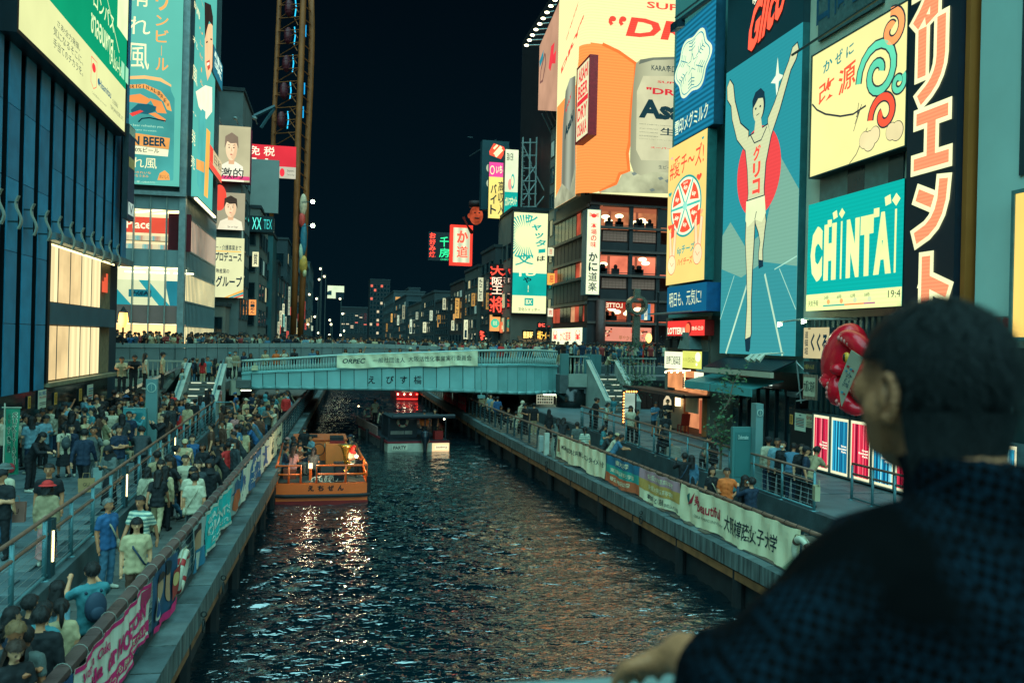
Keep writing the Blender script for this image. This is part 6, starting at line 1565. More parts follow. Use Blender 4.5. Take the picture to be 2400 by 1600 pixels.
S=psign(FR,(1884,768),(1942,841),'shop_sign','cream takoyaki board with a bold brush word beside the octopus',glow('d8cc98',.62,'noise',amp=.12,per=.4),'sign',out=.9,depth=.25);S.txt('くくる',.30,.22,.95,.82,DK,.05);S.vtxt('道頓堀',.06,.1,.2,.9,DK,.01);S.rect(.2,.94,.3,.99,ink('6a5a38'))
S=psign(FR,(1884,846),(1914,874),'shop_sign','small dark board with gold lettering under the cream takoyaki board',mat('1c3034',.5),'sign',out=1.0,depth=.15);S.txt('大阪もんま',.04,.3,.8,.75,mat('c8a860',.5),.03)
S=psign(FR,(1882,876),(1915,938),'shop_sign','striped framed sign with tall black characters under the gold lettering',mat('a89a80',.6,0,.1,3),'sign',out=1.0,depth=.15)
for k in range(10):S.rect(.02+k*.1,0,.06+k*.1,1,mat('6a3a34',.6),lay=1)
S.rect(.08,.12,.86,.88,mat('c8c8a8',.6),lay=2);S.txt('大阪に乾杯',.1,.3,.84,.75,mat('20302f',.6),.03,lay=3)
t=thing('sign_bracket','steel angle bracket holding the small signs beside the octopus','bracket',(XRF,29,5));
for L in(((1917,845),(1917,945)),((1917,940),(1945,935)),((1917,925),(1942,893)),((1917,850),(1942,885))):MB().tube([FR.pt(*sR(*L[0]),.9),FR.pt(*sR(*L[1]),.7)],.03,5).build('bar',[mat('8fa09c',.4,.3)],t)
zl0,zl1=ZRU,sR(1912,962)[1]
t=thing('utility_cabinet','tall black cabinet with notices left of the striped light boxes','cabinet',(XRF-.5,28,ZRU))
yA,yB=-sR(1850,1080,.5)[0],-sR(1911,1080,.5)[0]
MB().box(XRF-.5,XRF+.4,yB,yA,ZRU,zl1).build('body',[mat('131a1c',.4,.1,.2,1)],t)
fc=Fr((XRF-.5,0,0),(0,-1,0))
S=psign(fc,(1863,966),(1888,1012),'notice','white printed notice on the black cabinet',paper,'notice',out=.03,depth=.02);S.rect(.4,.86,.6,.92,mat('405060',.7))
for k in range(6):S.rect(.1,.25+k*.09,.85,.29+k*.09,mat(['506068','a04040','506068'][k%3],.7),lay=1)
S=psign(fc,(1889,969),(1911,1004),'notice','no smoking notice with red circles on the black cabinet',mat('c8bc94',.7,0,.08),'notice',out=.03,depth=.02)
for k in range(3):S.ell(.2+k*.3,.72,.12,.12,mat('b03a38',.6),lay=1);S.ell(.2+k*.3,.72,.085,.085,mat('c8bc94',.7),lay=2);S.line([(.13+k*.3,.8),(.27+k*.3,.64)],.03,mat('b03a38',.6),lay=3);S.rect(.1,.1+k*.13,.9,.15+k*.13,mat('7a7460',.7),lay=1)
S=psign(fc,(1851,970),(1858,994),'notice','narrow orange notice strip on the black cabinet',mat('e0a048',.6),'notice',out=.03,depth=.02);S.vtxt('禁煙',.2,.1,.8,.9,mat('604018',.6))
edges=[1913,1955,2001,2053,2108,2168,2235,2312,2400]
def stripe_box(i,u0,u1):
 red=i%2==0
 x0,x1=fc.px(u0+2,1030)[0],fc.px(u1-2,1030)[0]
 lb=['first red curtain striped light box beside the black cabinet','first blue curtain striped light box, right of the first red one','second red curtain striped light box by the man','blue striped light box touching the man\'s neck','red striped light box hidden behind the man\'s neck','blue striped light box at the right edge','red striped light box at the right edge','last blue striped light box at the right edge'][i]
 S=Sign(fc,x0,ZRU+.12,x1,zl1-.05,'light_box',lb,glow('e4e8bc',.85),'light box',group='striped light boxes along the facade',out=.15,depth=.35,rim=.05,edge=mat('5a6c6c',.4,.3))
 S.rect(.08,.05,.92,.95,glow('b81c40' if red else '1c7ca0',.75),lay=1)
 r_=random.Random(i+4)
 x=.08
 while x<.9:
  w_=.012+r_.random()*.05
  S.rect(x,.05,min(.92,x+w_),.95,ink(r_.choice(['e03c50','7c0c28','f07880','4c0818','c02040']if red else['3cb4cc','0c4c70','8cdce0','083048','2090b0'])),'stripe',lay=2);x+=w_+r_.random()*.05
 for k,tx in enumerate(('Street','Illuminated','Park.')):S.txt(tx,.90-[.30,.46,.28][k],.50-k*.05,.90,.535-k*.05,ink('f0ecd0'),.04,lay=3)
for i,(u0,u1)in enumerate(zip(edges[:-1],edges[1:])):stripe_box(i,u0,u1)
t=thing('pipe_rack','dark pipes and ducts on the wall at the right edge behind the man','pipes',(XRF,20,6))
for k,(u,v,u2,v2)in enumerate(((2375,860,2375,970),(2385,840,2400,980),(2365,950,2400,960),(2372,905,2400,900),(2380,880,2400,850))):MB().tube([FR.pt(*sR(u,v),.3),FR.pt(*sR(u2,v2),.4)],.06,6).build('pipe',[mat('5c6c6c',.4,.4)],t)
def OP(u,v,d=0.0):return FR.pt(*sR(u,v,.9+d),.9+d)
t=thing('octopus_sculpture','big glossy red octopus sculpture with curled arms over the striped light boxes','sculpture',tuple(OP(1985,965)))
om=mat('e0142a',.25,0,.2,2,bump=.15,spec=.6)
k_=(OP(1990,850)-OP(1970,850)).length/20
MB().ball(OP(1980,840,.3),(.7,62*k_*.56,50*k_),20,14,M=Matrix.Rotation(math.radians(24),3,'X')).build('head',[om],t,True)
def arm(L,rs,d):
 P_=[OP(u,v,d+dd)for u,v,dd in L]
 Q=[]
 for i in range(len(P_)-1):
  a,b_,c_,d_=P_[max(0,i-1)],P_[i],P_[i+1],P_[min(len(P_)-1,i+2)]
  for s in range(5):
   x=s/5;Q.append(0.5*((2*b_)+(c_-a)*x+(2*a-5*b_+4*c_-d_)*x*x+(3*b_-a-3*c_+d_)*x**3))
 Q.append(P_[-1])
 R_=list(np.interp(np.linspace(0,1,len(Q)),np.linspace(0,1,len(rs)),[r*k_ for r in rs]))
 o=MB().tube(Q,R_,12).build('arm',[om],t,True)
 for i in range(2,len(Q)-1,2):MB().ball(Q[i]+Vector((-R_[i]*.75,R_[i]*.55,0)),(R_[i]*.3,)*3,7,5).build('sucker',[mat('e08a80',.35)],o,True)
arm([(1968,800,.2),(1985,792,.6),(2005,800,.7),(2025,818,.6),(2040,840,.4),(2060,850,.3)],[10,12,13,13,10],0)
arm([(1965,870,.3),(1948,880,.7),(1936,890,.8),(1940,900,.9),(1955,895,.8)],[11,9,8,6,4],0)
arm([(1975,885,.4),(1962,905,.8),(1958,930,.8),(1968,940,.6)],[13,12,10,7],0)
arm([(1985,880,.3),(2005,900,.7),(2025,925,.7),(2040,935,.5),(2050,915,.3)],[13,12,11,9,6],0)
arm([(1975,925,.5),(1985,945,.9),(2005,958,.8),(2030,955,.5)],[11,11,9,6],0)
arm([(2000,870,.3),(2020,875,.7),(2040,870,.6),(2055,880,.3)],[12,12,10,7],0)
arm([(1990,800,.1),(2005,790,.2),(2010,775,.3)],[9,6,2],0)
e_=OP(1984,838,1.05);MB().ball(e_,(.1,7*k_,7*k_),12,8).build('eye',[mat('e8a838',.3)],t,True);MB().ball(e_+Vector((-.08,0,0)),(.05,2.2*k_,5*k_),8,6).build('pupil',[mat('0c0c0c',.3)],t,True)
MB().ball(OP(1966,866,.9),(.3,10*k_,8*k_),10,8).build('mouth',[om],t,True)
t2=thing('pennant','long grey pennant with red and blue print hanging across the octopus','pennant',tuple(OP(1985,880,1.3)))
pn=[OP(1994,822,1.35),OP(2023,838,1.35),OP(1974,955,1.35),OP(1964,905,1.35)]
MB().prism([OP(1996,820,1.35),OP(2024,838,1.35),OP(1973,952,1.35),OP(1965,900,1.35)],(-.02,0,0)).build('cloth',[mat('a8a48c',.7,0,.1,2)],t2)
for(u,v,s,c)in((1986,855,5,'b83a40'),(1993,862,5,'3a8aa0'),(1998,866,4,'b83a40'),(1982,866,4,'3a8aa0'),(1972,915,5,'3a8aa0'),(1977,920,4,'b83a40'),(1990,872,3,'3a8aa0')):
 MB().prism([OP(u,v,1.385),OP(u+s,v+s*.5,1.385),OP(u+s*.6,v+s*1.4,1.385),OP(u-s*.4,v+s*.9,1.385)],(-.006,0,0)).build('print',[mat(c,.6)],t2)
v_,f_=glyphs('たこ焼',.02);lo,hi=v_.min(0),v_.max(0);q_=(v_-lo)/(hi-lo)
MB().add([OP(1984+14*y-12*x,874+6*y+30*x,1.39)for x,y in q_],f_).build('lettering',[mat('3c5a60',.6)],t2)
def info(name_u,side):
 pass
pI=at(1766,1150,Z=ZRU);hI=at(1766,960,X=pI.x).z
mI=mat('6f9794',.4,.25,.12,1);
t=thing('information_pillar','grey metal information pillar with a round i emblem on the right walkway','sign pillar',tuple(pI))
MB().box(pI.x-.12,pI.x+.12,pI.y-.28,pI.y+.05,ZRU,ZRU+2.75).build('pillar',[mI],t)
S=Sign(Fr((pI.x,pI.y-.28,0),(1,0,0)),-.12+0,ZRU+2.35,.12,ZRU+2.6,'emblem_plate','round i',mat('6f9794',.4,.25),out=.015,depth=.01,parent=t)
S.ell(.5,.5,.42,.42,mat('c8dcc8',.5),lay=1);S.ell(.5,.5,.35,.35,mat('4a7474',.4),lay=2);S.txt('i',.42,.22,.58,.8,mat('d8e8d0',.5),.02,lay=3)
xb0_,xb1_=at(1712,1100,Y=pI.y+.1).x,pI.x-.13
MB().box(xb0_,xb1_,pI.y,pI.y+.14,ZRU,ZRU+2.0).build('board',[mat('4a8280',.4,.2,.12,1)],t)
MB().box(xb0_+.08,xb1_-.05,pI.y-.02,pI.y,ZRU+.45,ZRU+1.85).build('panel',[mat('3f7674',.3,.1,.1,1)],t)
S=Sign(Fr((xb0_,pI.y-.02,0),(1,0,0)),.15,ZRU+1.6,(xb1_-xb0_)-.1,ZRU+1.78,'lettering_plate','information',mat('3f7674',.3,.1),out=.012,depth=.01,parent=t);S.txt('ⓘinformation',.02,.1,.98,.9,mat('c0dcd0',.5),.02)
def leaf_tree(name,label,base,h,crown,n,seed,trunk_r=.06,spread=(.6,.6,1.0)):
 r_=random.Random(seed)
 t=thing(name,label,'tree',tuple(base))
 pts=[Vector(base)+Vector((r_.uniform(-.08,.08)*k,r_.uniform(-.05,.05)*k,h*k/5))for k in range(6)]
 tb=MB().tube(pts,[trunk_r*(1-.12*k)for k in range(6)],8)
 tips=[]
 for k in range(9):
  s_=pts[2+k%4];d=Vector((r_.uniform(-1,1)*spread[0],r_.uniform(-1,1)*spread[1],r_.uniform(.2,1)*spread[2]*.6))
  tb.tube([s_,s_+d*.5,s_+d],[trunk_r*.5,trunk_r*.3,trunk_r*.12],5);tips+=[s_+d,s_+d*.6]
 tb.build('trunk',[mat('6a5c4c',.8,0,.4,5,bump=.4)],t,True)
 lm=[mat('2c5034',.6,0,.4,2),mat('3f6a3c',.6,0,.4,2),mat('1e3c2c',.6,0,.4,2)]
 L=[MB(),MB(),MB()]
 for k in range(n):
  c_=r_.choice(tips)+Vector((r_.gauss(0,.26*spread[0]/.6),r_.gauss(0,.26*spread[1]/.6),r_.gauss(0,.24)))
  a=Vector((r_.gauss(0,1),r_.gauss(0,1),r_.gauss(0,.6))).normalized();b_=a.orthogonal().normalized();s_=r_.uniform(.05,.1)
  L[k%3].poly([c_-a*s_,c_+b_*s_*.45,c_+a*s_,c_-b_*s_*.45])
 for q,m in zip(L,lm):o=q.build('crown',[m],t)
 return t
b0=at(1686,1130,Z=ZRU)
leaf_tree('street_tree','slim young street tree beside the information board',b0,3.3,0,360,5,.05,(.36,.36,.9))
b1=Vector((at(1480,985,Y=51.0).x,51.0,ZRU))
leaf_tree('street_tree','leafy street tree in front of the right stairs',b1,4.0,0,900,9,.07,(1.0,1.0,1.0))
for(u,v,lb)in((1573,1070,'grey stone block seat with two people beside it'),(1690,1130,'grey stone block seat under the young tree')):
 p=at(u,v,Z=ZRU);b_=MB().box(p.x-.3,p.x+.3,p.y-.25,p.y+.25,ZRU,ZRU+.42).build('stone_seat',[mat('8a8a7c',.7,0,.3,4,bump=.4)]);tag(b_,lb,'seat')
p=at(1474,1020,Y=45.0);p=Vector((p.x,45.0,ZRU));t=thing('photo_mirror','tall framed mirror ringed with warm bulbs at the foot of the right stairs','mirror',tuple(p))
MB().box(p.x-.4,p.x+.4,45,45.1,ZRU,ZRU+1.95).build('frame',[mat('141414',.5)],t);MB().box(p.x-.3,p.x+.3,44.98,45,ZRU+.15,ZRU+1.8).build('mirror_glass',[glow('b8dcc8',.5,'noise',amp=.3,per=1)],t)
for k in range(11):MB().ball((p.x-.36,44.96,ZRU+.2+k*.16),.045,7,5).build('bulb',[glow('ff9a48',5.0)],t)
for k in range(5):MB().ball((p.x-.2+k*.14,44.96,ZRU+1.88),.045,7,5).build('bulb',[glow('ff9a48',5.0)],t)
pL=at(352,1060,Z=ZLU)
t=thing('information_pillar','teal metal information pillar with a round i emblem on the left walkway','sign pillar',tuple(pL))
MB().box(pL.x-.2,pL.x+.2,pL.y,pL.y+.2,ZLU,ZLU+2.7).build('pillar',[mI],t)
S=Sign(Fr((pL.x,pL.y,0),(1,0,0)),-.18,ZLU+2.2,.18,ZLU+2.58,'emblem_plate','round i',mat('6f9794',.4,.25),out=.015,depth=.01,parent=t);S.ell(.5,.5,.46,.46,mat('c8dcc8',.5),lay=1);S.ell(.5,.5,.39,.39,mat('5a8a88',.4),lay=2);S.txt('i',.44,.22,.56,.8,mat('d8e8d0',.5),.03,lay=3)
MB().box(pL.x-.62,pL.x+.12,pL.y-1.5,pL.y-1.2,ZLU,ZLU+1.75).build('board',[mat('4a9090',.4,.2,.12,1)],t);MB().box(pL.x+.121,pL.x+.14,pL.y-1.45,pL.y-1.25,ZLU+.2,ZLU+1.6).box(pL.x-.5,pL.x+.02,pL.y-1.53,pL.y-1.5,ZLU+.5,ZLU+1.6).build('panel',[mat('2f7c80',.3,.1,.1,1)],t)
pf=at(40,1135,Z=ZLU);Yf=pf.y
fx0,fx1=at(14,960,Y=Yf).x,at(46,960,Y=Yf).x;fz1=at(30,957,Y=Yf).z;fz0=at(30,1112,Y=Yf).z
t=thing('flag_banner','green vertical shop flag with white lettering by the left railing','flag',(fx0,Yf,ZLU))
def fp(x,y):return(fx0+(fx1-fx0)*x,Yf+.08*math.sin(y*5+x*2.5)*x,fz0+(fz1-fz0)*y)
b=MB()
for i in range(5):
 for j in range(12):b.poly([fp(i/5,j/12),fp((i+1)/5,j/12),fp((i+1)/5,(j+1)/12),fp(i/5,(j+1)/12)])
b.build('cloth',[mat('1f8464',.7,0,.15,2)],t,True)
MB().tube([(fx0-.03,Yf,ZLU),(fx0-.03,Yf,fz1+.15)],.02,6).tube([(fx0-.1,Yf,fz1+.03),(fx1+.05,Yf,fz1+.03)],.015,6).build('pole',[mat('c8ccb0',.4)],t)
def ftx(tx,x0,x1,y0,y1,bold=.0):
 n_=len(tx)
 X0,X1=x0,x1
 for i,ch in enumerate(tx):
  x0,x1=X0,X1
  v_,f_=glyphs(ch,bold)
  if not len(v_):continue
  if ch=='I':x0,x1=x0+(x1-x0)*.33,x1-(x1-x0)*.33
  lo,hi=v_.min(0),v_.max(0);q=(v_-lo)/np.maximum(hi-lo,1e-5);ch_=(y1-y0)/n_
  for bo,m,dd in((.05,mat('dfe4c0',.7),.012),(.0,mat('14302c',.7),.02)):
   v2,f2=glyphs(ch,bold+bo);q=(v2-lo)/np.maximum(hi-lo,1e-5)
   MB().add([tuple(Vector(fp(x0+(x1-x0)*a,y1-ch_*(i+1)+ch_*.1+ch_*.8*c_))-Vector((0,dd,0)))for a,c_ in q],f2).build('lettering',[m],t)
ftx('SUKIYAKI',.55,.85,.15,.95,.01);ftx('すき焼',.14,.44,.32,.74,.01);ftx('名物',.2,.4,.77,.93)
MB().ball((fx0+(fx1-fx0)*.5,Yf-.03,fz0+.2),((fx1-fx0)*.3,.03,.14),10,6).build('print',[mat('a82830',.6)],t)
# =banners on the canal parapets
class Banner(Sign):
 def __init__(s,side,u0v0,u1v1,drop,label,cm,seed,cat='banner',group=None,X=None,sagk=1.0):
  f=(lambda y:xl(y)-.45)if side<0 else(lambda y:xr(y)+.45)
  X=X if X is not None else(-2.75 if side<0 else 9.85)
  s.fr=FX(X);s.side=side
  s.x0,z1=s.fr.px(*u0v0);x1,z2=s.fr.px(*u1v1)
  s.w=x1-s.x0;zt=(ZLL if side<0 else ZRL)+1.02
  s.z0,s.h=zt-drop,drop;s.out=.0;s.lay=0;s.seed=seed;s.k=sagk
  ym=abs(s.x0+s.w/2);s.f=f
  s.o=thing('banner',label,cat,(f(ym)+(-side)*.1,ym,s.z0),group)
  b=MB();n=max(10,int(abs(s.w)/.09))
  for i in range(n):
   for j in range(7):b.poly([s.P(*q)for q in((i/n,j/7),((i+1)/n,j/7),((i+1)/n,(j+1)/7),(i/n,(j+1)/7))])
  b.build('cloth',[cm],s.o,True)
 def P(s,x,y,d=0.0):
  y_=abs(s.x0+x*s.w)
  q=s.seed
  wr=.035*math.sin(x*s.w*3.1+q)*(1-.5*y)+.02*math.sin(x*s.w*7.3+y*4+q*2)+.012*math.sin(x*s.w*15-y*3+q)
  sag=s.k*.05*math.sin(x*s.w*2.2+q)*(1-y)-.03*abs(math.sin(x*s.w*3.0))*y
  n=-s.side
  return Vector((s.f(y_)+n*(.11+wr+d),y_,s.z0+y*s.h+sag))
 def d(s,lay=None):
  if lay is None:s.lay+=1;lay=s.lay
  return.006*lay+.004
 def poly(s,pts,m,name='print',lay=None):
  0
  bm=bmesh.new();vs=[bm.verts.new((x,y,0))for x,y in pts]
  bm.faces.new(vs)
  xs_=[p[0]for p in pts];ys_=[p[1]for p in pts]
  nx_=int(abs(s.w)*(max(xs_)-min(xs_))/.1)
  for k in range(1,nx_+1):
   xx=min(xs_)+(max(xs_)-min(xs_))*k/(nx_+1)
   bmesh.ops.bisect_plane(bm,geom=bm.verts[:]+bm.edges[:]+bm.faces[:],plane_co=(xx,0,0),plane_no=(1,0,0))
  for k in range(1,7):
   bmesh.ops.bisect_plane(bm,geom=bm.verts[:]+bm.edges[:]+bm.faces[:],plane_co=(0,k/7,0),plane_no=(0,1,0))
  bm.verts.index_update();dd=s.d(lay)
  b=MB();b.add([s.P(v.co.x,v.co.y,dd)for v in bm.verts],[tuple(v.index for v in f.verts)for f in bm.faces]);bm.free()
  return b.build(name,[m],s.o)
def cl(c):return mat(c,.75,0,.1,1.5)
wc,mg,dkp=cl('e0ddc4'),cl('d8286a'),cl('16282e')
B=Banner(-1,(97,1640),(194,1532),.85,'blue photo banner on the left parapet at the bottom edge of the picture',cl('1d4c74'),.3)
B.poly([(.2,.0),(.5,.0),(.8,.6),(.6,.8)],cl('2f6d90'));B.poly([(.6,.2),(.7,.1),(.95,.5),(.9,.7)],cl('b89a80'));B.line([(.3,.1),(.5,.5),(.45,.9)],.03,cl('b8c8c0'))
B=Banner(-1,(196,1531),(355,1352),.92,'white and magenta hometown banner with slanted lettering on the left parapet',wc,1.1)
B.poly([(0,.93),(1,.93),(1,1),(0,1)],mg,lay=1);B.poly([(0,0),(1,0),(1,.06),(0,.06)],mg,lay=1);B.poly([(0,.12),(1,.12),(1,.32),(0,.32)],mg,lay=1)
B.txt('Woman Osaka',.04,.72,.40,.88,mg,.02,lay=2);B.txt('our',.36,.42,.48,.62,mg,.04,lay=2);B.txt('HOMETOWN',.49,.42,.94,.72,mg,.045,lay=2);B.txt('Osaka',.06,.42,.33,.66,mg,.04,lay=2)
B.txt('YUMMI',.04,.15,.22,.28,wc,.04,lay=2);B.txt('雪はげっても勝っても友だちんと',.28,.15,.97,.29,cl('d0c8a0'),.03,lay=2);B.poly([(.86,.5),(1,.72),(1,.95),(.9,.9)],cl('b03858'),lay=1)
B=Banner(-1,(357,1346),(408,1292),.98,'portrait banner with faces and a badge on the left parapet, by the lifebuoy',cl('24506c'),2.0)
B.ell(.38,.62,.10,.26,cl('c49a74'));B.ell(.68,.58,.11,.3,cl('b88c68'));B.ell(.68,.85,.12,.12,dkp);B.ell(.38,.84,.1,.08,cl('3a2c24'));B.poly([(0,0),(1,0),(1,.16),(0,.1)],mg);B.ell(.15,.4,.1,.2,cl('c0c8b8'));B.ell(.15,.4,.07,.14,cl('26507c'));B.poly([(.78,.2),(.98,.3),(.98,.8),(.84,.7)],cl('a03a30'));B.ell(.88,.55,.06,.12,cl('d0b070'))
def lifebuoy(name,label,c,R,ax,ay,bands='b02c2c',parent=None):
 t=thing(name,label,'lifebuoy',tuple(c))if parent is None else parent
 MB().torus(c,R,R*.24,ax,ay,28,10).build('ring',[mat('c8c6ac',.5,0,.2,5)],t,True)
 for k in range(4):MB().torus(c,R,R*.252,ax,ay,5,10,a0=math.pi/4+k*math.pi/2-.16,a1=math.pi/4+k*math.pi/2+.16).build('band',[mat(bands,.5)],t,True)
 ax,ay=Vector(ax).normalized(),Vector(ay).normalized()
 rp=[Vector(c)+(ax*math.cos(a)+ay*math.sin(a))*R*(1.3+.06*math.sin(8*a))for a in np.linspace(0,2*math.pi,33)]
 MB().tube(rp,R*.035,5).build('rope',[mat('a89c7c',.8)],t)
 return t
yq=abs(FX(-2.6).px(436,1318)[0]);zq=FX(-2.6).px(436,1318)[1]
lifebuoy('lifebuoy','white lifebuoy with red bands hanging on the left parapet',Vector((xl(yq)-.30,yq,ZLL+.52)),.33,(0,1,.1),(.12,0,1))
B=Banner(-1,(444,1252),(470,1222),.95,'portrait banner of a dark haired face on the left parapet, after the lifebuoy',cl('9fb0a8'),2.6)
B.ell(.5,.66,.26,.25,cl('b8906c'));B.poly([(.22,.62),(.25,.9),(.5,.98),(.78,.9),(.8,.62),(.68,.82),(.35,.82)],cl('241c1a'));B.poly([(0,0),(1,0),(.95,.38),(.5,.42),(.1,.3)],cl('2a7894'));B.poly([(.4,.0),(.6,.0),(.58,.36),(.46,.36)],cl('b8c0b0'))
B=Banner(-1,(472,1219),(526,1157),.95,'turquoise slogan banner with pale lettering on the left parapet',cl('1cc0bc'),3.3)
B.poly([(0,.92),(1,.92),(1,1),(0,1)],cl('c0ccb8'),lay=1);B.poly([(0,0),(1,0),(1,.07),(0,.07)],cl('c0ccb8'),lay=1);B.txt('OSAKA',.1,.66,.5,.82,cl('c8e0d0'),.03,lay=1);B.txt('GIANTS',.12,.36,.9,.6,cl('c8e0d0'),.04,lay=1);B.txt('がんばれ',.2,.14,.85,.28,cl('c8e0d0'),.02,lay=1)
B=Banner(-1,(527,1155),(546,1134),.95,'narrow banner with a raised orange foot print on the left parapet',cl('8fa8a0'),4.1);B.ell(.5,.35,.3,.3,cl('c06038'));B.poly([(.1,.6),(.5,.95),(.9,.6)],cl('2c5c78'))
B=Banner(-1,(547,1132),(588,1083),.95,'blue and white banner with big E lettering on the left parapet',cl('1b6a94'),4.8)
B.poly([(.0,0),(.35,0),(.5,1),(.1,1)],wc,lay=1);B.txt('E',.06,.2,.3,.8,cl('1b5c88'),.05,lay=2);B.txt('JAPAN',.5,.55,.95,.8,wc,.04,lay=1);B.txt('2025.6.14',.5,.2,.95,.36,wc,.02,lay=1)
B=Banner(-1,(589,1081),(606,1062),.95,'white banner with a blue figure emblem on the left parapet',wc,5.5);B.ell(.5,.75,.2,.12,cl('1b5c94'));B.poly([(.2,.1),(.5,.2),(.8,.1),(.65,.6),(.9,.8),(.5,.62),(.1,.75),(.35,.5)],cl('1b5c94'))
B=Banner(-1,(607,1061),(634,1022),1.0,'long cream banner with black lettering on the left parapet where people lean',cl('d8d6b4'),6.2)
B.txt('いらっしゃい',.1,.5,.9,.75,dkp,.02);B.txt('E',.1,.2,.3,.42,dkp,.03);B.txt('PA',.5,.1,.9,.25,dkp,.02)
cw2=cl('ece2b8')
B=Banner(1,(1316,1026),(1421,1067),.98,'cream resort banner with thin black lettering on the right parapet',cw2,.5)
B.poly([(.03,.25),(.09,.25),(.09,.85),(.03,.85)],cl('b87858'),lay=1)
for k in range(3):B.line([(.04+k*.02,.3),(.045+k*.02,.8)],.02,cl('e0b890'),lay=2)
B.txt('JAPAN',.05,.14,.11,.22,dkp,lay=1);B.txt('MGM RESORTSと共に新しいエンタテイメントを',.12,.42,.97,.66,dkp,.015,lay=1)
B=Banner(1,(1423,1068),(1493,1093),1.0,'blue, green and orange striped school banner on the right parapet',cl('1f6a86'),1.7)
B.poly([(0,.36),(1,.36),(1,.68),(0,.68)],cl('2a9a8c'),lay=1);B.poly([(0,0),(1,0),(1,.36),(0,.36)],cl('c8643c'),lay=1)
B.txt('東大谷学',.3,.74,.7,.93,cw2,.02,lay=2);B.txt('東高等科附属七学部',.15,.44,.85,.6,cw2,.02,lay=2);B.txt('敬愛幼稚園幼稚園',.15,.12,.75,.28,cw2,.02,lay=2)
B=Banner(1,(1495,1094),(1580,1127),1.0,'pink, yellow and cream school banner with outlined lettering on the right parapet',cw2,2.4)
B.poly([(0,.68),(1,.68),(1,1),(0,1)],cl('b88a90'),lay=1);B.poly([(0,.34),(1,.34),(1,.68),(0,.68)],cl('c89a50'),lay=1)
B.txt('東大阪大学柏原高等学校',.2,.74,.85,.9,cw2,.02,lay=2);B.txt('東大阪大学敬愛高等学校',.2,.42,.85,.58,cw2,.02,lay=2);B.txt('専攻科',.18,.1,.38,.26,dkp,.02,lay=1);B.txt('とく若者',.42,.08,.66,.28,dkp,.03,lay=1);B.txt('学校法人村上学園',.68,.06,.97,.18,dkp,lay=1)
B=Banner(1,(1582,1129),(1838,1222),1.02,'long cream university banner with red script and black characters on the right parapet',cl('eedfb4'),3.2,sagk=.7)
rdc=cl('b82c38')
B.poly([(.07,.5),(.12,.75),(.15,.9),(.13,.6)],rdc,lay=1);B.poly([(.085,.45),(.10,.85),(.065,.75)],cl('1f6a60'),lay=1)
B.txt('美',.15,.55,.185,.85,rdc,.03,lay=1);B.txt('Beautiful',.18,.42,.40,.72,rdc,.02,lay=1);B.txt("OSAKA WOMEN'S UNIVERSITY",.15,.24,.42,.32,cl('6a6a58'),lay=1);B.txt('大阪樟蔭女子大学',.43,.22,.86,.66,dkp,.02,lay=1);B.poly([(.9,0),(1,0),(1,.4),(.96,.3)],cl('a8b890'),lay=1)
yq=abs(FX(9.8).px(1843,1282)[0])
lifebuoy('lifebuoy','worn white lifebuoy with brown rope on the right parapet beside the university banner',Vector((xr(yq)+.32,yq,ZRL+.5)),.34,(0,1,.05),(-.1,0,1),'5c3c2c')
for k,(a,c)in enumerate((((1044,916),(1063,923)),((1065,924),(1075,927)),((1077,928),(1097,936)))):
 B=Banner(1,a,c,1.05,['far red banner with white lettering on the right parapet under the bridge','narrow red banner on the right parapet under the bridge','nearest red banner with white lettering on the right parapet under the bridge'][k],cl('e8303a'),k,X=9.3,group='red banners by the bridge');B.txt('いらっしゃい',.1,.4,.9,.65,cl('d8c8b0'),.02)
p=Vector((xr(38.5)+.25,38.5,1.41));t=thing('cleat_post','white and blue mooring box with a hanging net on the right ledge','mooring post',tuple(p));MB().box(p.x-.1,p.x+.12,p.y,p.y+.3,1.41,2.15).build('box',[mat('a8b8b0',.5)],t);MB().box(p.x-.12,p.x+.1,p.y-1.1,p.y-.9,1.41,2.4).build('post',[mat('b8c0b0',.5)],t)
b=MB();r_=random.Random(3)
for k in range(26):a=p+Vector((-.05,-2.1-r_.random()*.5,.95-r_.random()*.3));b.tube([a,a+Vector((-.05,r_.uniform(-.1,.1),-.35)),a+Vector((.02,r_.uniform(-.15,.15),-.75))],.012,4)
b.build('net',[mat('8a988c',.8)],t)
for side,ys_ in((-1,(13.0,19.5,17.0)),(1,(25.5,36.5))):
 for y in ys_:
  f=xl(y)+.06 if side<0 else xr(y)-.06
  t=thing('mooring_ring','iron ring hanging from the %s quay face'%('left' if side<0 else 'right'),'mooring ring',(f,y,1.0),'iron mooring rings on the quay faces')
  MB().torus((f,y,.98),.12,.018,(0,1,0),(0,0,1),16,6).torus((f,y,1.2),.05,.014,(1,0,0),(0,0,1),10,6).build('ring',[mat('2c3434',.5,.6)],t,True)
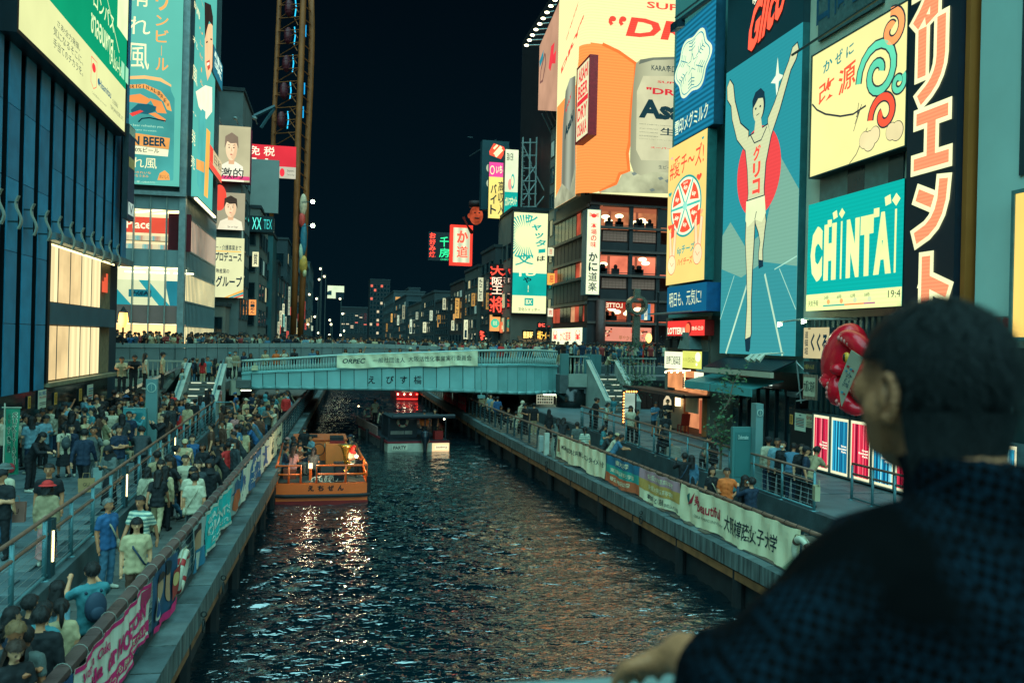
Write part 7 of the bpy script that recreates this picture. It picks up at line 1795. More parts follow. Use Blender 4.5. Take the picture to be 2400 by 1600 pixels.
# =boats
def xf(o,h,s):
 0
 h=Vector(h).normalized();r=Vector((h.y,-h.x,0))
 return lambda x,y,z:Vector(o)+r*x+h*y+Vector((0,0,z))
SLp,SRp=at(645,1180,Z=0),at(862,1180,Z=0)
o=(SLp+SRp)/2;w2=(SRp-SLp).length/2
T=xf(o,(-.035,1,0),1)
ob_=thing('work_boat','orange flat sterned boat with black lettering and a band of passengers on deck','boat',tuple(o))
orng=mat('ff6420',.35,0,.12,1.5,bump=.05,spec=.6);blk=mat('14181a',.6,0,.3,3);red=mat('8a1c18',.45,0,.2,2)
Lb=11.5
def hull(z0,z1,k,m,nm,par,w=w2,L=Lb,inset=0.0):
 n=14;P0,P1=[],[]
 for i in range(n+1):
  y=L*i/n;q=w*(1-max(0,(y-L*.55)/(L*.45))**2.2*.9)+inset
  P0.append((q*k,y));P1.append((q,y))
 b=MB()
 for sgn in(-1,1):
  for i in range(n):
   f=[T(sgn*P0[i][0],P0[i][1],z0),T(sgn*P0[i+1][0],P0[i+1][1],z0),T(sgn*P1[i+1][0],P1[i+1][1],z1),T(sgn*P1[i][0],P1[i][1],z1)]
   b.poly(f if sgn>0 else f[::-1])
 b.poly([T(-P0[0][0],0,z0),T(P0[0][0],0,z0),T(P1[0][0],0,z1),T(-P1[0][0],0,z1)])
 b.poly([T(s_*p[0],p[1],z1)for s_,q in((1,P1),(-1,P1[::-1]))for p in q])
 return b.build(nm,[m],par)
hull(-.3,.12,.97,red,'waterline_hull',ob_);hull(.12,.36,.98,orng,'lower_hull',ob_);hull(.36,.80,1.0,orng,'hull',ob_,inset=.02)
b=MB()
for sgn in(-1,1):b.tube([T(sgn*(w2+.06),y,.34)for y in np.linspace(0,6,5)],.075,6)
b.tube([T(-(w2+.06),0,.34),T(-w2*.8,-.09,.33),T(0,-.12,.33),T(w2*.8,-.09,.33),T(w2+.06,0,.34)],.075,6).build('rubbing_strake',[blk],ob_)
b=MB()
for sgn in(-1,1):b.tube([T(sgn*(w2+.03),.05,.3),T(sgn*(w2+.03),.05,1.05)],.09,8)
b.build('fender',[blk],ob_)
for i,ch in enumerate('えちぜん'):
 v_,f_=glyphs(ch,.05);lo,hi=v_.min(0),v_.max(0)
 MB().add([T(-.55+i*.38+(x-lo[0])/(hi[0]-lo[0])*.24,-.012,.50+(y-lo[1])/(hi[1]-lo[1])*.22)for x,y in v_],f_).build('lettering',[mat('101010',.6)],ob_)
MB().poly([T(-w2+.1,.1,.82),T(w2-.1,.1,.82),T(w2-.1,8.5,.82),T(-w2+.1,8.5,.82)]).build('deck',[mat('20302f',.6,0,.3,3)],ob_)
def orail(pts,nm='rail'):return MB().tube([T(*p)for p in pts],.042,7).build(nm,[orng],ob_,True)
for x0,x1 in((-w2+.02,-w2+.95),(-w2+1.55,w2-.05)):
 orail([(x0,.08,.8),(x0,.08,1.48),(x1,.08,1.48),(x1,.08,.8)]);orail([(x0,.08,1.14),(x1,.08,1.14)])
orail([(-w2+.5,.08,.8),(-w2+.5,.08,1.48)]);orail([(0.9,.08,.8),(.9,.08,1.48)])
for sgn in(-1,1):orail([(sgn*(w2-.05),.1,1.48),(sgn*(w2-.08),4.0,1.45),(sgn*(w2-.1),7.5,1.45)]);orail([(sgn*(w2-.05),.1,1.14),(sgn*(w2-.1),7.5,1.1)])
for y in(1.6,3.2,4.8,6.4):orail([(-w2+.07,y,.8),(-w2+.07,y,1.46)]);orail([(w2-.07,y,.8),(w2-.07,y,1.46)])
for sgn in(-1,1):MB().prism([T(sgn*(w2-.02),.15,.8),T(sgn*(w2-.02),8.5,.8),T(sgn*(w2-.3),8.5,1.35),T(sgn*(w2-.02),5,1.2)],T(sgn*.05,0,0)-T(0,0,0)).build('bulwark',[orng],ob_)
def lb(x0,x1,y0,y1,z0,z1,m,nm):return MB().obox(T(x0,y0,z0),T(x1,y0,z0)-T(x0,y0,z0),T(x0,y1,z0)-T(x0,y0,z0),(0,0,z1-z0)).build(nm,[m],ob_)
cabm=mat('fc7c3a',.4,0,.12,1.5)
lb(-1.15,.25,6.2,8.4,.8,1.74,cabm,'cabin');lb(.25,1.2,5.0,8.2,.8,1.7,cabm,'cabin');lb(-1.0,-.3,6.15,6.2,1.1,1.6,mat('8fb0a4',.3),'cabin_panel')
lb(-1.2,1.25,6.1,8.45,1.74,1.8,mat('d8602c',.4),'roof');lb(.45,1.05,5.6,6.4,1.7,1.95,blk,'roof_box');lb(-.5,-.1,6.8,7.3,1.8,1.9,blk,'roof_box');lb(.42,1.1,5.3,5.58,1.7,1.8,red,'roof_cushion');lb(.2,.5,6.16,6.2,1.4,1.6,mat('d0c8a8',.5),'notice')
for k in range(4):MB().tube([T(1.35,4.6+k*.5,.8),T(1.35,4.6+k*.5,1.5+.12*k),T(1.55,4.9+k*.5,1.6+.1*k)],.03,5).build('ladder_rail',[mat('b8bcae',.4,.4)],ob_)
wheel=MB().torus(T(-.05,5.6,1.4),.26,.02,T(1,0,0)-T(0,0,0),(0,0,1),18,6).build('steering_wheel',[blk],ob_)
for i in range(2):lb(-1.5,-1.0,1.0+i*2.2,2.8+i*2.2,.8,1.2,mat('5a3020',.6),'bench')
def boat_item(nm,lab,cat,fn):
 t=thing(nm,lab,cat,tuple(o));fn(t);return t
boat_item('loudspeaker','black loudspeaker box on the deck of the orange boat','loudspeaker',lambda t:(MB().obox(T(.45,.5,.83),T(.85,.5,.83)-T(.45,.5,.83),T(.45,.9,.83)-T(.45,.5,.83),(0,0,.7)).build('case',[blk],t),MB().tube([T(.65,.47,1.25),T(.65,.49,1.25)],.14,14).build('cone',[mat('2c3030',.4)],t)))
brass=mat('c89a48',.25,.9,.2,3)
boat_item('tuba','shiny brass tuba held upright by a player on the orange boat','tuba',lambda t:(MB().tube([T(.95,1.5,1.3),T(.95,1.5,1.7),T(.95,1.5,2.0),T(.95,1.5,2.12)],[.07,.1,.2,.33],16).build('bell',[brass],t,True),MB().torus(T(.95,1.5,1.25),.2,.05,T(1,0,0)-T(0,0,0),(0,0,1),18,8).torus(T(.95,1.45,1.15),.12,.035,T(1,0,0)-T(0,0,0),(0,0,1),14,6).build('tubing',[brass],t,True)))
boat_item('deck_lamp','bright work lamp on the orange boat rail near the tuba','lamp',lambda t:(MB().ball(T(1.35,.9,1.72),.06,8,6).build('bulb',[glow('fff0c0',14.0)],t),MB().tube([T(1.35,.9,.85),T(1.35,.9,1.68)],.02,5).build('stand',[blk],t)))
boat_item('deck_lamp','small warm lamp on the orange boat behind the left stern rail','lamp',lambda t:(MB().tube([T(-.45,.6,1.3),T(-.45,.6,1.5)],.08,8).build('lantern',[glow('ffd9a0',2.0)],t),MB().tube([T(-.45,.6,.83),T(-.45,.6,1.3)],.06,6).build('stand',[orng],t)))
for nm,xyz,e_,c_ in(('deck_lamp_light',(1.3,.75,1.95),55,(1,.72,.42)),('lantern_light',(-.45,.45,1.7),30,(1,.68,.4))):
 L_=bpy.data.lights.new(nm,'POINT');L_.energy=e_;L_.color=c_;L_.shadow_soft_size=.08
 lo_=bpy.data.objects.new(nm,L_);COL.objects.link(lo_);lo_.location=T(*xyz)
boat_item('rope_coil','pale heap of rope on the stern deck of the orange boat','rope',lambda t:[MB().torus(T(-.2+k*.16,.4+.1*(k%2),.87+.03*(k%3)),.2+.03*(k%3),.022,T(1,.2*k,0)-T(0,0,0),T(0,1,.5+.3*(k%2))-T(0,0,.0),18,5).build('coil',[mat('b0b4a4',.8)],t)for k in range(5)])
SL2,SR2,BW=at(908,1060,Z=0),at(1050,1056,Z=0),at(822,1006,Z=0)
h2=(BW-SL2);h2.z=0;L2=h2.length;h2.normalize();r2v=Vector((h2.y,-h2.x,0));w3=max(2.6,(SR2-SL2).dot(r2v))
o2=SL2
T2=lambda x,y,z:o2+r2v*x+h2*y+Vector((0,0,z))
pb=thing('party_boat','dark canopied party boat with white stern signs and an outboard motor','boat',tuple(o2))
def pbox(x0,x1,y0,y1,z0,z1,m,nm,par=None):return MB().obox(T2(x0,y0,z0),r2v*(x1-x0),h2*(y1-y0),(0,0,z1-z0)).build(nm,[m],par or pb)
whm=mat('b4b8a4',.4,0,.2,2);dkb=mat('16222a',.5,0,.3,2)
for(z0,z1,m,nm,ins)in((-.2,.5,whm,'hull',0),(.5,.62,mat('7a2028',.5),'gunwale',.04),(.62,.66,dkb,'deck',-.05)):
 b=MB();out=[(-ins,0),(-ins,L2*.75),(w3*.25,L2+ins),(w3*.75,L2+ins),(w3+ins,L2*.75),(w3+ins,0)]
 b.prism([T2(x,y,z0)for x,y in out],(0,0,z1-z0)).build(nm,[m],pb)
pat=mat('8a6a60',.7,0,.7,9)
pbox(-.02,.05,L2*.25,L2*.82,.62,1.15,pat,'seat_panel');pbox(-.01,.0,1,L2*.7,.0,.45,mat('4a4a48',.5,0,.8,4),'hull_print')
pbox(.4,2.0,1.6,1.75,.66,1.9,dkb,'cabin_wall');pbox(.35,.45,1.6,3.2,.66,1.9,dkb,'cabin_wall');pbox(2.0,2.1,1.6,3.2,.66,1.9,dkb,'cabin_wall')
pbox(.3,w3-.0,.3,3.4,1.9,1.96,dkb,'canopy');MB().tube([T2(.3,.25,2.0),T2(w3+.4,.25,2.02)],.12,10).build('rolled_cover',[dkb],pb)
for x,y in((.15,.4),(w3-.1,.4),(.35,3.3),(w3-.1,3.3),(2.3,.5)):MB().tube([T2(x,y,.62),T2(x,y,1.9)],.04,6).build('post',[dkb],pb)
pbox(.5,1.3,1.57,1.6,.85,1.05,mat('8a8a80',.5),'plate');pbox(1.35,1.8,1.57,1.6,.85,1.05,mat('8a8a80',.5),'plate')
t_=thing('lifebuoy','white lifebuoy with red bands on the dark cabin of the party boat','lifebuoy',tuple(T2(1.2,1.5,1.65)));lifebuoy('','',T2(1.2,1.52,1.6),.27,r2v,(0,0,1),parent=t_)
t_=thing('lifebuoy','white lifebuoy at the bow rail of the party boat','lifebuoy',tuple(T2(.9,L2*.86,1.3)));lifebuoy('','',T2(.9,L2*.86,1.35),.27,r2v,(0,0,1),parent=t_)
for k in range(4):MB().tube([T2(.2+k*.6,L2*.9,.62),T2(.2+k*.6,L2*.9,1.7)],.025,5).build('bow_rail',[mat('a8b0a8',.4,.4)],pb)
MB().tube([T2(.1,L2*.9,1.7),T2(w3*.9,L2*.9,1.7)],.025,5).build('bow_rail',[mat('a8b0a8',.4,.4)],pb)
def plate(tx,x0,x1,z0,z1,bg,fg,nm,bold=.03):
 q=pbox(x0,x1,-.05,-.02,z0,z1,bg,nm);
 v_,f_=glyphs(tx,bold);lo,hi=v_.min(0),v_.max(0);n_=(v_-lo)/(hi-lo)
 MB().add([T2(x0+(x1-x0)*(.08+.84*a),-.058,z0+(z1-z0)*(.18+.64*c))for a,c in n_],f_).build('lettering',[fg],q)
plate('PARTY',.25,1.15,.12,.42,mat('d0d0b8',.5),mat('141414',.5),'name_plate');plate('dotonbori.jp',w3-.85,w3-.05,.12,.36,glow('fff0c0',.8),mat('141414',.5),'name_plate',.02)
pbox(w3-1.0,w3+.02,-.03,.0,.0,.48,glow('ffd8a0',.85),'lit_stern')
MB().tube([T2(w3*.58,-.4,-.1),T2(w3*.58,-.4,.5),T2(w3*.58,-.38,.7),T2(w3*.58,-.36,1.15),T2(w3*.58,-.33,1.25)],[.1,.14,.28,.26,.12],12).build('outboard_motor',[mat('10202a',.25,.1,.2,2)],pb,True)
for x,y in((-.1,1.0),(-.1,L2*.45)):MB().tube([T2(x,y,.0),T2(x,y,.75)],.13,8).build('fender',[blk],pb)
pbox(w3-.8,w3-.3,.2,.6,.66,1.15,red,'fuel_box')
for x,y,m in((w3*.5,1.52,'ffffe0'),(.3,L2*.9,'ffd8a0'),(w3-.2,.4,'fff0c0')):MB().ball(T2(x,y,1.84 if y<2 else 1.75),.05,7,5).build('lamp',[glow(m,8.0)],pb)
a,c=at(930,940,Z=0),at(978,940,Z=0)
rb=thing('sightseeing_boat','small red lit boat under the footbridge','boat',tuple((a+c)/2));wr=(c-a).length
rm=mat('c01c20',.35,0,.15,2)
MB().prism([(a.x,a.y,-.1),(c.x,a.y,-.1),(c.x+.1,a.y,.9),(a.x-.1,a.y,.9)],(0,10,0)).build('hull',[rm],rb);MB().prism([(a.x+.2,a.y,.9),(c.x-.2,a.y,.9),(c.x-.3,a.y,1.6),(a.x+.3,a.y,1.6)],(0,6,0)).build('cabin',[rm],rb);MB().box(a.x+.5,c.x-.5,a.y-.03,a.y,.95,1.4).build('stern_seat',[mat('c8a890',.5)],rb)
for k in range(4):MB().ball((a.x+.1+k*(wr-.2)/3,a.y-.1,.75),.07,7,5).build('lamp',[glow('ffe8c0' if k<3 else 'ff4030',10.0)],rb)
MB().box(a.x,c.x,a.y-.06,a.y-.02,.2,.3).build('lit_strip',[glow('ff3830',1.5)],rb)
# =people
HC=Vector((0,-.008,1.635))
def capsule(mb,a,b,ra,rb,n=10,flat=(False,False)):
 a,b=Vector(a),Vector(b);d=(b-a);L=max(d.length,1e-5);d=d/L
 pts,rs=[],[]
 if flat[0]:pts.append(a);rs.append(ra)
 else:
  for q in(90,55,25):pts.append(a-d*ra*math.sin(math.radians(q))*.999);rs.append(max(.002,ra*math.cos(math.radians(q))))
  pts.append(a);rs.append(ra)
 pts.append(b);rs.append(rb)
 if not flat[1]:
  for q in(25,55,90):pts.append(b+d*rb*math.sin(math.radians(q))*.999);rs.append(max(.002,rb*math.cos(math.radians(q))))
 mb.tube(pts,rs,n)
SK,TP,BT,SH=0,1,2,3
def body_prims(pose,sex,sleeve,bottom):
 0
 f=sex=='f'
 sw=.155 if f else.18
 P=[]
 def U(p):return Vector(p)
 lean={'lean':28,'phone':4,'photo':-2,'sit':6,'sitphone':14,'walk':4}.get(pose,0)
 R=Matrix.Rotation(math.radians(lean),3,'X')
 hip=Vector((0,0,.93))
 def B(p):return hip+R@(Vector(p)-hip)
 k=.92 if f else 1.0
 P.append((B((-sw*.66,0,1.395)),B((sw*.66,0,1.395)),.078*k,.078*k,TP,(0,0)))
 for s in(-1,1):
  P.append((B((s*.078*k,-.012,1.31)),B((s*.062*k,0,1.05)),.118*k,.106*k,TP,(0,0)))
  P.append((B((s*.062*k,0,1.08)),B((s*.074,.0,.80)),.108*k,.122,TP,(0,1)))
 P.append((B((0,.012,1.42)),B((0,-.012,1.55)),.056*k,.052*k,SK,(0,0)))
 hp={'phone':24,'sitphone':26,'lean':-6,'photo':-4}.get(pose,3)
 HR=R@Matrix.Rotation(math.radians(hp),3,'X')
 hc=B((0,.0,1.55))+HR@Vector((0,-.008,.085))
 def Hd(p):return hc+HR@Vector(p)
 P.append((Hd((0,.012,.035)),Hd((0,.004,-.01)),.096,.085,SK,(0,0)))
 P.append((Hd((0,-.03,-.02)),Hd((0,-.045,-.065)),.066,.044,SK,(0,0)))
 P.append((Hd((0,-.092,.0)),Hd((0,-.104,-.022)),.012,.017,SK,(0,0)))
 for s in(-1,1):P.append((Hd((s*.088,.01,.0)),Hd((s*.088,.012,-.03)),.02,.015,SK,(0,0)))
 legs={}
 for s in(-1,1):
  h=Vector((s*.085,0,.90))
  if pose=='walk':kn=Vector((s*.085,-.12*s-.05,.50));an=Vector((s*.085,-.20*s+(.12 if s<0 else 0.02),.10+(.06 if s<0 else 0)));to=an+Vector((0,-.16,-.06 if s>0 else-.09))
  elif pose in('sit','sitphone'):h=Vector((s*.1,0,.50));kn=Vector((s*.13,-.42,.50));an=Vector((s*.12,-.40,.09));to=an+Vector((s*.02,-.17,-.05))
  else:kn=Vector((s*.095,-.015,.49));an=Vector((s*.105,.03,.09));to=Vector((s*.13,-.14,.035))
  legs[s]=(h,kn,an,to)
 off=Vector((0,0,-.42))if pose in('sit','sitphone')else Vector((0,0,0))
 if off.z:P=[(a+off,b+off,ra,rb,t,fl)for a,b,ra,rb,t,fl in P];hc=hc+off
 for s in(-1,1):
  h,kn,an,to=legs[s]
  P.append((h+Vector((-s*.005,.01,.06)),h,.112,.105,BT,(0,0)))
  if bottom=='trousers':
   P.append((h,kn,.098,.072,BT,(0,0)));P.append((kn,kn+(an-kn)*.96,.07,.066,BT,(0,1)));P.append((kn+(an-kn)*.8,an,.04,.04,SK,(0,0)))
  elif bottom=='shorts':
   P.append((h,h+(kn-h)*.85,.1,.092,BT,(0,1)));P.append((h+(kn-h)*.6,kn,.068,.055,SK,(0,0)));P.append((kn,kn+(an-kn)*.35,.054,.058,SK,(0,0)));P.append((kn+(an-kn)*.3,an,.058,.036,SK,(0,0)))
  else:
   P.append((h,kn,.085,.055,SK,(0,0)));P.append((kn,kn+(an-kn)*.35,.052,.055,SK,(0,0)));P.append((kn+(an-kn)*.3,an,.055,.034,SK,(0,0)))
  P.append((an+Vector((0,.03,-.045)),to+Vector((0,0,.004)),.045,.04,SH,(0,0)));P.append((an+Vector((0,.01,.0)),an+Vector((0,.02,-.05)),.043,.046,SH,(0,0)))
 if bottom=='skirt':
  P.append((Vector((0,0,.98)),Vector((0,-.01,.42)),.145,.235,BT,(0,1)))
 if bottom=='long_skirt':
  P.append((Vector((0,0,.98)),Vector((0,-.01,.16)),.145,.21,BT,(0,1)))
 hands=[]
 for s in(-1,1):
  S=B((s*sw,.005,1.39))+off
  if pose in('stand','walk'):
   sw_=(.12*s if pose=='walk' else 0)
   E=S+Vector((s*.055,.03+sw_,-.27));Wr=E+Vector((s*.01,-.05+sw_*.9,-.24));Hn=Wr+Vector((-s*.005,-.03,-.15))
  elif pose=='hip':
   if s>0:E=S+Vector((.17,.07,-.22));Wr=E+Vector((-.15,-.1,-.16));Hn=Wr+Vector((-.06,-.06,-.03))
   else:E=S+Vector((-.05,.02,-.27));Wr=E+Vector((.02,-.2,-.05));Hn=Wr+Vector((.02,-.11,.06))
  elif pose in('phone','sitphone','sit'):
   E=S+Vector((s*.05,-.06,-.26));Wr=E+Vector((-s*.11,-.2,.07));Hn=Wr+Vector((-s*.05,-.09,.05))
  elif pose=='photo':
   E=S+Vector((s*.09,-.2,-.13));Wr=E+Vector((-s*.1,-.13,.2));Hn=Wr+Vector((-s*.04,-.04,.1))
  elif pose=='cross':
   E=S+Vector((s*.06,-.05,-.26));Wr=E+Vector((-s*.24,-.14,.03*s+.02));Hn=Wr+Vector((-s*.1,.02,.02))
  elif pose=='lean':
   E=S+Vector((s*.06,-.16,-.2));Wr=E+Vector((-s*.09,-.21,.0));Hn=Wr+Vector((-s*.07,-.09,-.03))
  elif pose=='raise':
   if s>0:E=S+Vector((.12,-.08,.2));Wr=E+Vector((.1,-.05,.23));Hn=Wr+Vector((.03,-.02,.13))
   else:E=S+Vector((-.05,.03,-.27));Wr=E+Vector((0,-.08,-.23));Hn=Wr+Vector((0,-.03,-.15))
  hands.append(Hn)
  if sleeve=='short':
   m=S+(E-S)*.72
   P.append((S,m,.07*k,.066*k,TP,(0,1)));P.append((S+(E-S)*.5,E,.046*k,.042*k,SK,(0,0)));P.append((E,Wr,.043*k,.03*k,SK,(0,0)))
  else:
   P.append((S,E,.07*k,.058*k,TP,(0,0)));P.append((E,E+(Wr-E)*.97,.057*k,.044*k,TP,(0,1)));P.append((Wr-(Wr-E)*.1,Wr,.03,.03,SK,(0,0)))
  d=(Hn-Wr);side=d.cross(Vector((0,1,.3))).normalized()
  P.append((Wr,Wr+d*.55,.032,.034,SK,(0,0)))
  for q in(-1.5,-.5,.5,1.5):P.append((Wr+d*.5+side*q*.016,Wr+d*(1.08-.06*abs(q))+side*q*.019+Vector((0,-.01,-.012)),.0125,.010,SK,(0,0)))
  P.append((Wr+d*.15,Wr+d*.5+side*-s*.05,.014,.011,SK,(0,0)))
 return P,hc,HR,hands
def remeshed(P,vox,smooth=3,name='person',fold=.0026):
 mb=MB()
 for a,b,ra,rb,t,fl in P:capsule(mb,a,b,ra,rb,10,fl)
 me=mb.mesh([mat('808080')],name=name)
 o=bpy.data.objects.new(name,me)
 m=o.modifiers.new('r','REMESH');m.mode='VOXEL';m.voxel_size=vox;m.use_smooth_shade=True
 s=o.modifiers.new('s','SMOOTH');s.factor=.5;s.iterations=smooth
 out=baked(o);bpy.data.meshes.remove(me)
 n=len(out.polygons);c=np.empty(n*3);out.polygons.foreach_get('center',c);c=c.reshape(-1,3)
 best=np.full(n,1e9);tg=np.zeros(n,int)
 for a,b,ra,rb,t,fl in P:
  a,b=np.array(a),np.array(b);d=b-a;L2=max(d@d,1e-9)
  u=(c-a)@d/L2;uc=np.clip(u,0,1)
  q=np.linalg.norm(c-(a+uc[:,None]*d),axis=1)-(ra+(rb-ra)*uc)
  L_=math.sqrt(L2)
  if fl[1]:q=np.where(u>1,np.maximum(q,0)+.5*(u-1)*L_,q)
  q=np.where(q<-.03,q*-1+.02,np.abs(q))
  q=q+{TP:np.where((u>=0)&(u<=1),-.012,0),SK:.0,BT:.004,SH:0}[t]
  w=q<best;best[w]=q[w];tg[w]=t
 nv=len(out.vertices);co=np.empty(nv*3);out.vertices.foreach_get('co',co);co=co.reshape(-1,3)
 no=np.empty(nv*3);out.vertices.foreach_get('normal',no);no=no.reshape(-1,3)
 cloth=np.zeros(nv,bool)
 for q_,t_ in zip(out.polygons,tg):
  if t_ in(TP,BT):cloth[list(q_.vertices)]=True
 x,y,z=co.T
 fo=np.sin(44*z+20*x+2.2*np.sin(17*y+9*x))+.8*np.sin(47*z-22*x+1.7*np.sin(23*x))+.6*np.sin(60*y+25*z)
 co+=no*(fold*cloth*fo)[:,None]
 out.vertices.foreach_set('co',co.ravel())
 out.materials.clear()
 for i in range(4):out.materials.append(mat('808080'))
 out.polygons.foreach_set('material_index',tg.astype(np.int32));out.polygons.foreach_set('use_smooth',np.ones(n,bool));out.update()
 return out
def hair_mesh(style,seed=0):
 r_=np.random.default_rng(seed);b=MB()
 n,k=26,16
 vs,fs=[],[]
 big={'hijab':1.14,'hood':1.24}.get(style,1.0)
 for i in range(k+1):
  a=math.pi*i/k
  for j in range(n):
   t=2*math.pi*j/n
   x,y,z=math.sin(a)*math.cos(t),math.sin(a)*math.sin(t),math.cos(a)
   q=1+.045*math.sin(7*t+3*a+seed)+.04*math.sin(13*t-5*a)*math.sin(a)+r_.normal(0,.016)
   if style in('hijab','hood'):q=1
   vs.append((x*.104*q*big,.012+y*.113*q*big,.028+z*.108*q*big))
 for i in range(k):
  for j in range(n):
   f=(i*n+j,(i+1)*n+j,(i+1)*n+(j+1)%n,i*n+(j+1)%n)
   c=[sum(vs[m][q]for m in f)/4 for q in range(3)]
   lo={'short':-.045,'bald':9}.get(style,-.07)
   if style in('hijab','hood'):
    if c[1]<-.06 and abs(c[0])<.075 and-.1<c[2]<.085:continue
   else:
    fz=.062 if style!='fringe' else.035
    if c[1]<-.02 and c[2]<fz-.25*max(0,c[1]+.06):continue
    if c[1]<.02 and c[2]<.0:continue
    if c[2]<lo:continue
   fs.append(f)
 b.add(vs,fs)
 if style in('long','bob','fringe'):
  dn={'long':-.34,'bob':-.15,'fringe':-.26}[style]
  rows=7;m=15;v2=[]
  for i in range(rows+1):
   z=.02+(dn-.02)*i/rows
   for j in range(m):
    t=math.pi*(-.10+1.20*j/(m-1));w=1+.10*math.sin(5*t+i*.8)+.05*i/rows
    v2.append((math.cos(t)*.108*w,.012+max(-.045,math.sin(t)*.112*w)+.012*i/rows,z-.02*math.sin(9*t)*(i==rows)))
  b.add(v2,[(i*m+j,i*m+j+1,(i+1)*m+j+1,(i+1)*m+j)for i in range(rows)for j in range(m-1)])
 if style not in('hijab','hood'):
  hr=random.Random(seed+5)
  for q in range(170):
   f=hr.choice(fs);c=sum((Vector(vs[m])for m in f),Vector())/4;n_=(c-Vector((0,.012,.02))).normalized()
   dn=(n_*hr.uniform(.3,.8)+Vector((hr.uniform(-.6,.6),hr.uniform(-.6,.3),-.9))).normalized();w_=n_.cross(dn).normalized()*hr.uniform(.003,.006)
   b.add([c-w_,c+w_,c+dn*hr.uniform(.02,.04)+n_*.004],[(0,1,2)])
 if style=='bun':b.ball((0,.11,.1),.05,8,6)
 if style=='tail':b.tube([(0,.11,.07),(0,.16,.0),(0,.15,-.16),(0,.14,-.24)],[.03,.035,.03,.008],8)
 if style in('hijab','hood'):b.tube([(0,.02,-.06),(0,.01,-.14),(0,.0,-.22)],[.1,.125,.17],14,cap=False)
 return b
def hat_mesh(kind):
 b=MB()
 if kind=='cap':
  b.ball((0,.012,.045),(.109,.118,.098),18,10);b.v=[(x,y,max(z,.035))for x,y,z in b.v]
  b.prism([(-.08,-.08,.05),(.08,-.08,.05),(.06,-.19,.035),(-.06,-.19,.035)],(0,0,.012))
 else:
  b.ball((0,.012,.05),(.112,.12,.09),18,10);b.v=[(x,y,max(z,.04))for x,y,z in b.v]
  b.tube([(0,.012,.055),(0,.012,.02)],[.115,.17],18,cap=False)
 return b
def face_mesh():
 b=MB()
 for s in(-1,1):b.ball((s*.034,-.0925,.008),(.014,.006,.0065),8,5).ball((s*.034,-.094,.03),(.019,.006,.004),8,4)
 b.ball((0,-.094,-.053),(.021,.008,.006),8,5,1)
 return b.mesh([mat('1c1614',.5),mat('8a4a40',.6)],smooth=True,name='facial_features')
FACE=face_mesh()
HAIR={s:hair_mesh(s,i).mesh([mat('14100e',.5)],smooth=True,name='hair')for i,s in enumerate(('short','fringe','long','bob','bun','tail','hijab','hood'))}
HAT={s:hat_mesh(s).mesh([mat('14100e',.6)],smooth=True,name=s)for s in('cap','hat')}
MASK=MB().ball((0,-.068,-.045),(.058,.045,.042),12,8).mesh([mat('b8c0b4',.7)],smooth=True,name='face_mask')
def pack_mesh(kind):
 b=MB()
 if kind=='backpack':b.ball((0,.19,1.17),(.15,.085,.21),14,9).ball((0,.26,1.10),(.10,.04,.1),10,6).tube([(-.1,.12,1.36),(-.1,-.06,1.42),(-.11,-.13,1.25),(-.13,.05,1.02)],.02,6).tube([(.1,.12,1.36),(.1,-.06,1.42),(.11,-.13,1.25),(.13,.05,1.02)],.02,6)
 else:b.tube([(-.13,.03,1.45),(-.05,-.135,1.25),(.12,-.13,.98),(.19,.0,.88),(.12,.13,1.0),(-.04,.14,1.28),(-.13,.03,1.45)],.018,6).ball((.21,-.01,.85),(.06,.13,.11),12,8)
 return b.mesh([mat('1c2022',.7)],smooth=True,name=kind)
PACK={k:pack_mesh(k)for k in('backpack','shoulder_bag')}
PAL={'white':'b8b094','black':'15191c','navy':'16293c','teal':'3b7f86','denim blue':'3f687e','grey':'525c58','red':'c42a26','orange':'d8662a','beige':'9c8a68','cream':'b8a47c','brown':'54392a','blue':'24557e','pink':'b07a74','green':'3c6a54','khaki':'76704f','dark grey':'2c3436','striped white':'a9b4a4','pale blue':'668e98'}
SKINS=['cc8c64','b87a54','d49a70','a86a48','d8a078']
HAIRC={'black':'12100f','brown':'3a2418','grey':'6a6e6a','fair':'7a5a38','red':'5a1c14'}
_V={}
def variant(pose,sex,sleeve,bottom):
 k=(pose,sex,sleeve,bottom)
 if k not in _V:
  P,hc,HR,hands=body_prims(*k)
  _V[k]=(remeshed(P,.0185),hc,HR,hands)
 return _V[k]
POSES={'stand':'standing','walk':'walking','phone':'looking at a phone','photo':'holding a phone up','lean':'leaning on the rail','cross':'arms crossed','hip':'hand on hip','sit':'sitting','sitphone':'sitting bent over a phone','raise':'one arm raised'}
HAIRL={'short':'short hair','fringe':'fringed hair','long':'long hair','bob':'bobbed hair','bun':'hair bun','tail':'ponytail','hijab':'headscarf','hood':'hood up','cap':'cap','hat':'hat','bald':'bald head'}
LABELS,NPER={},0
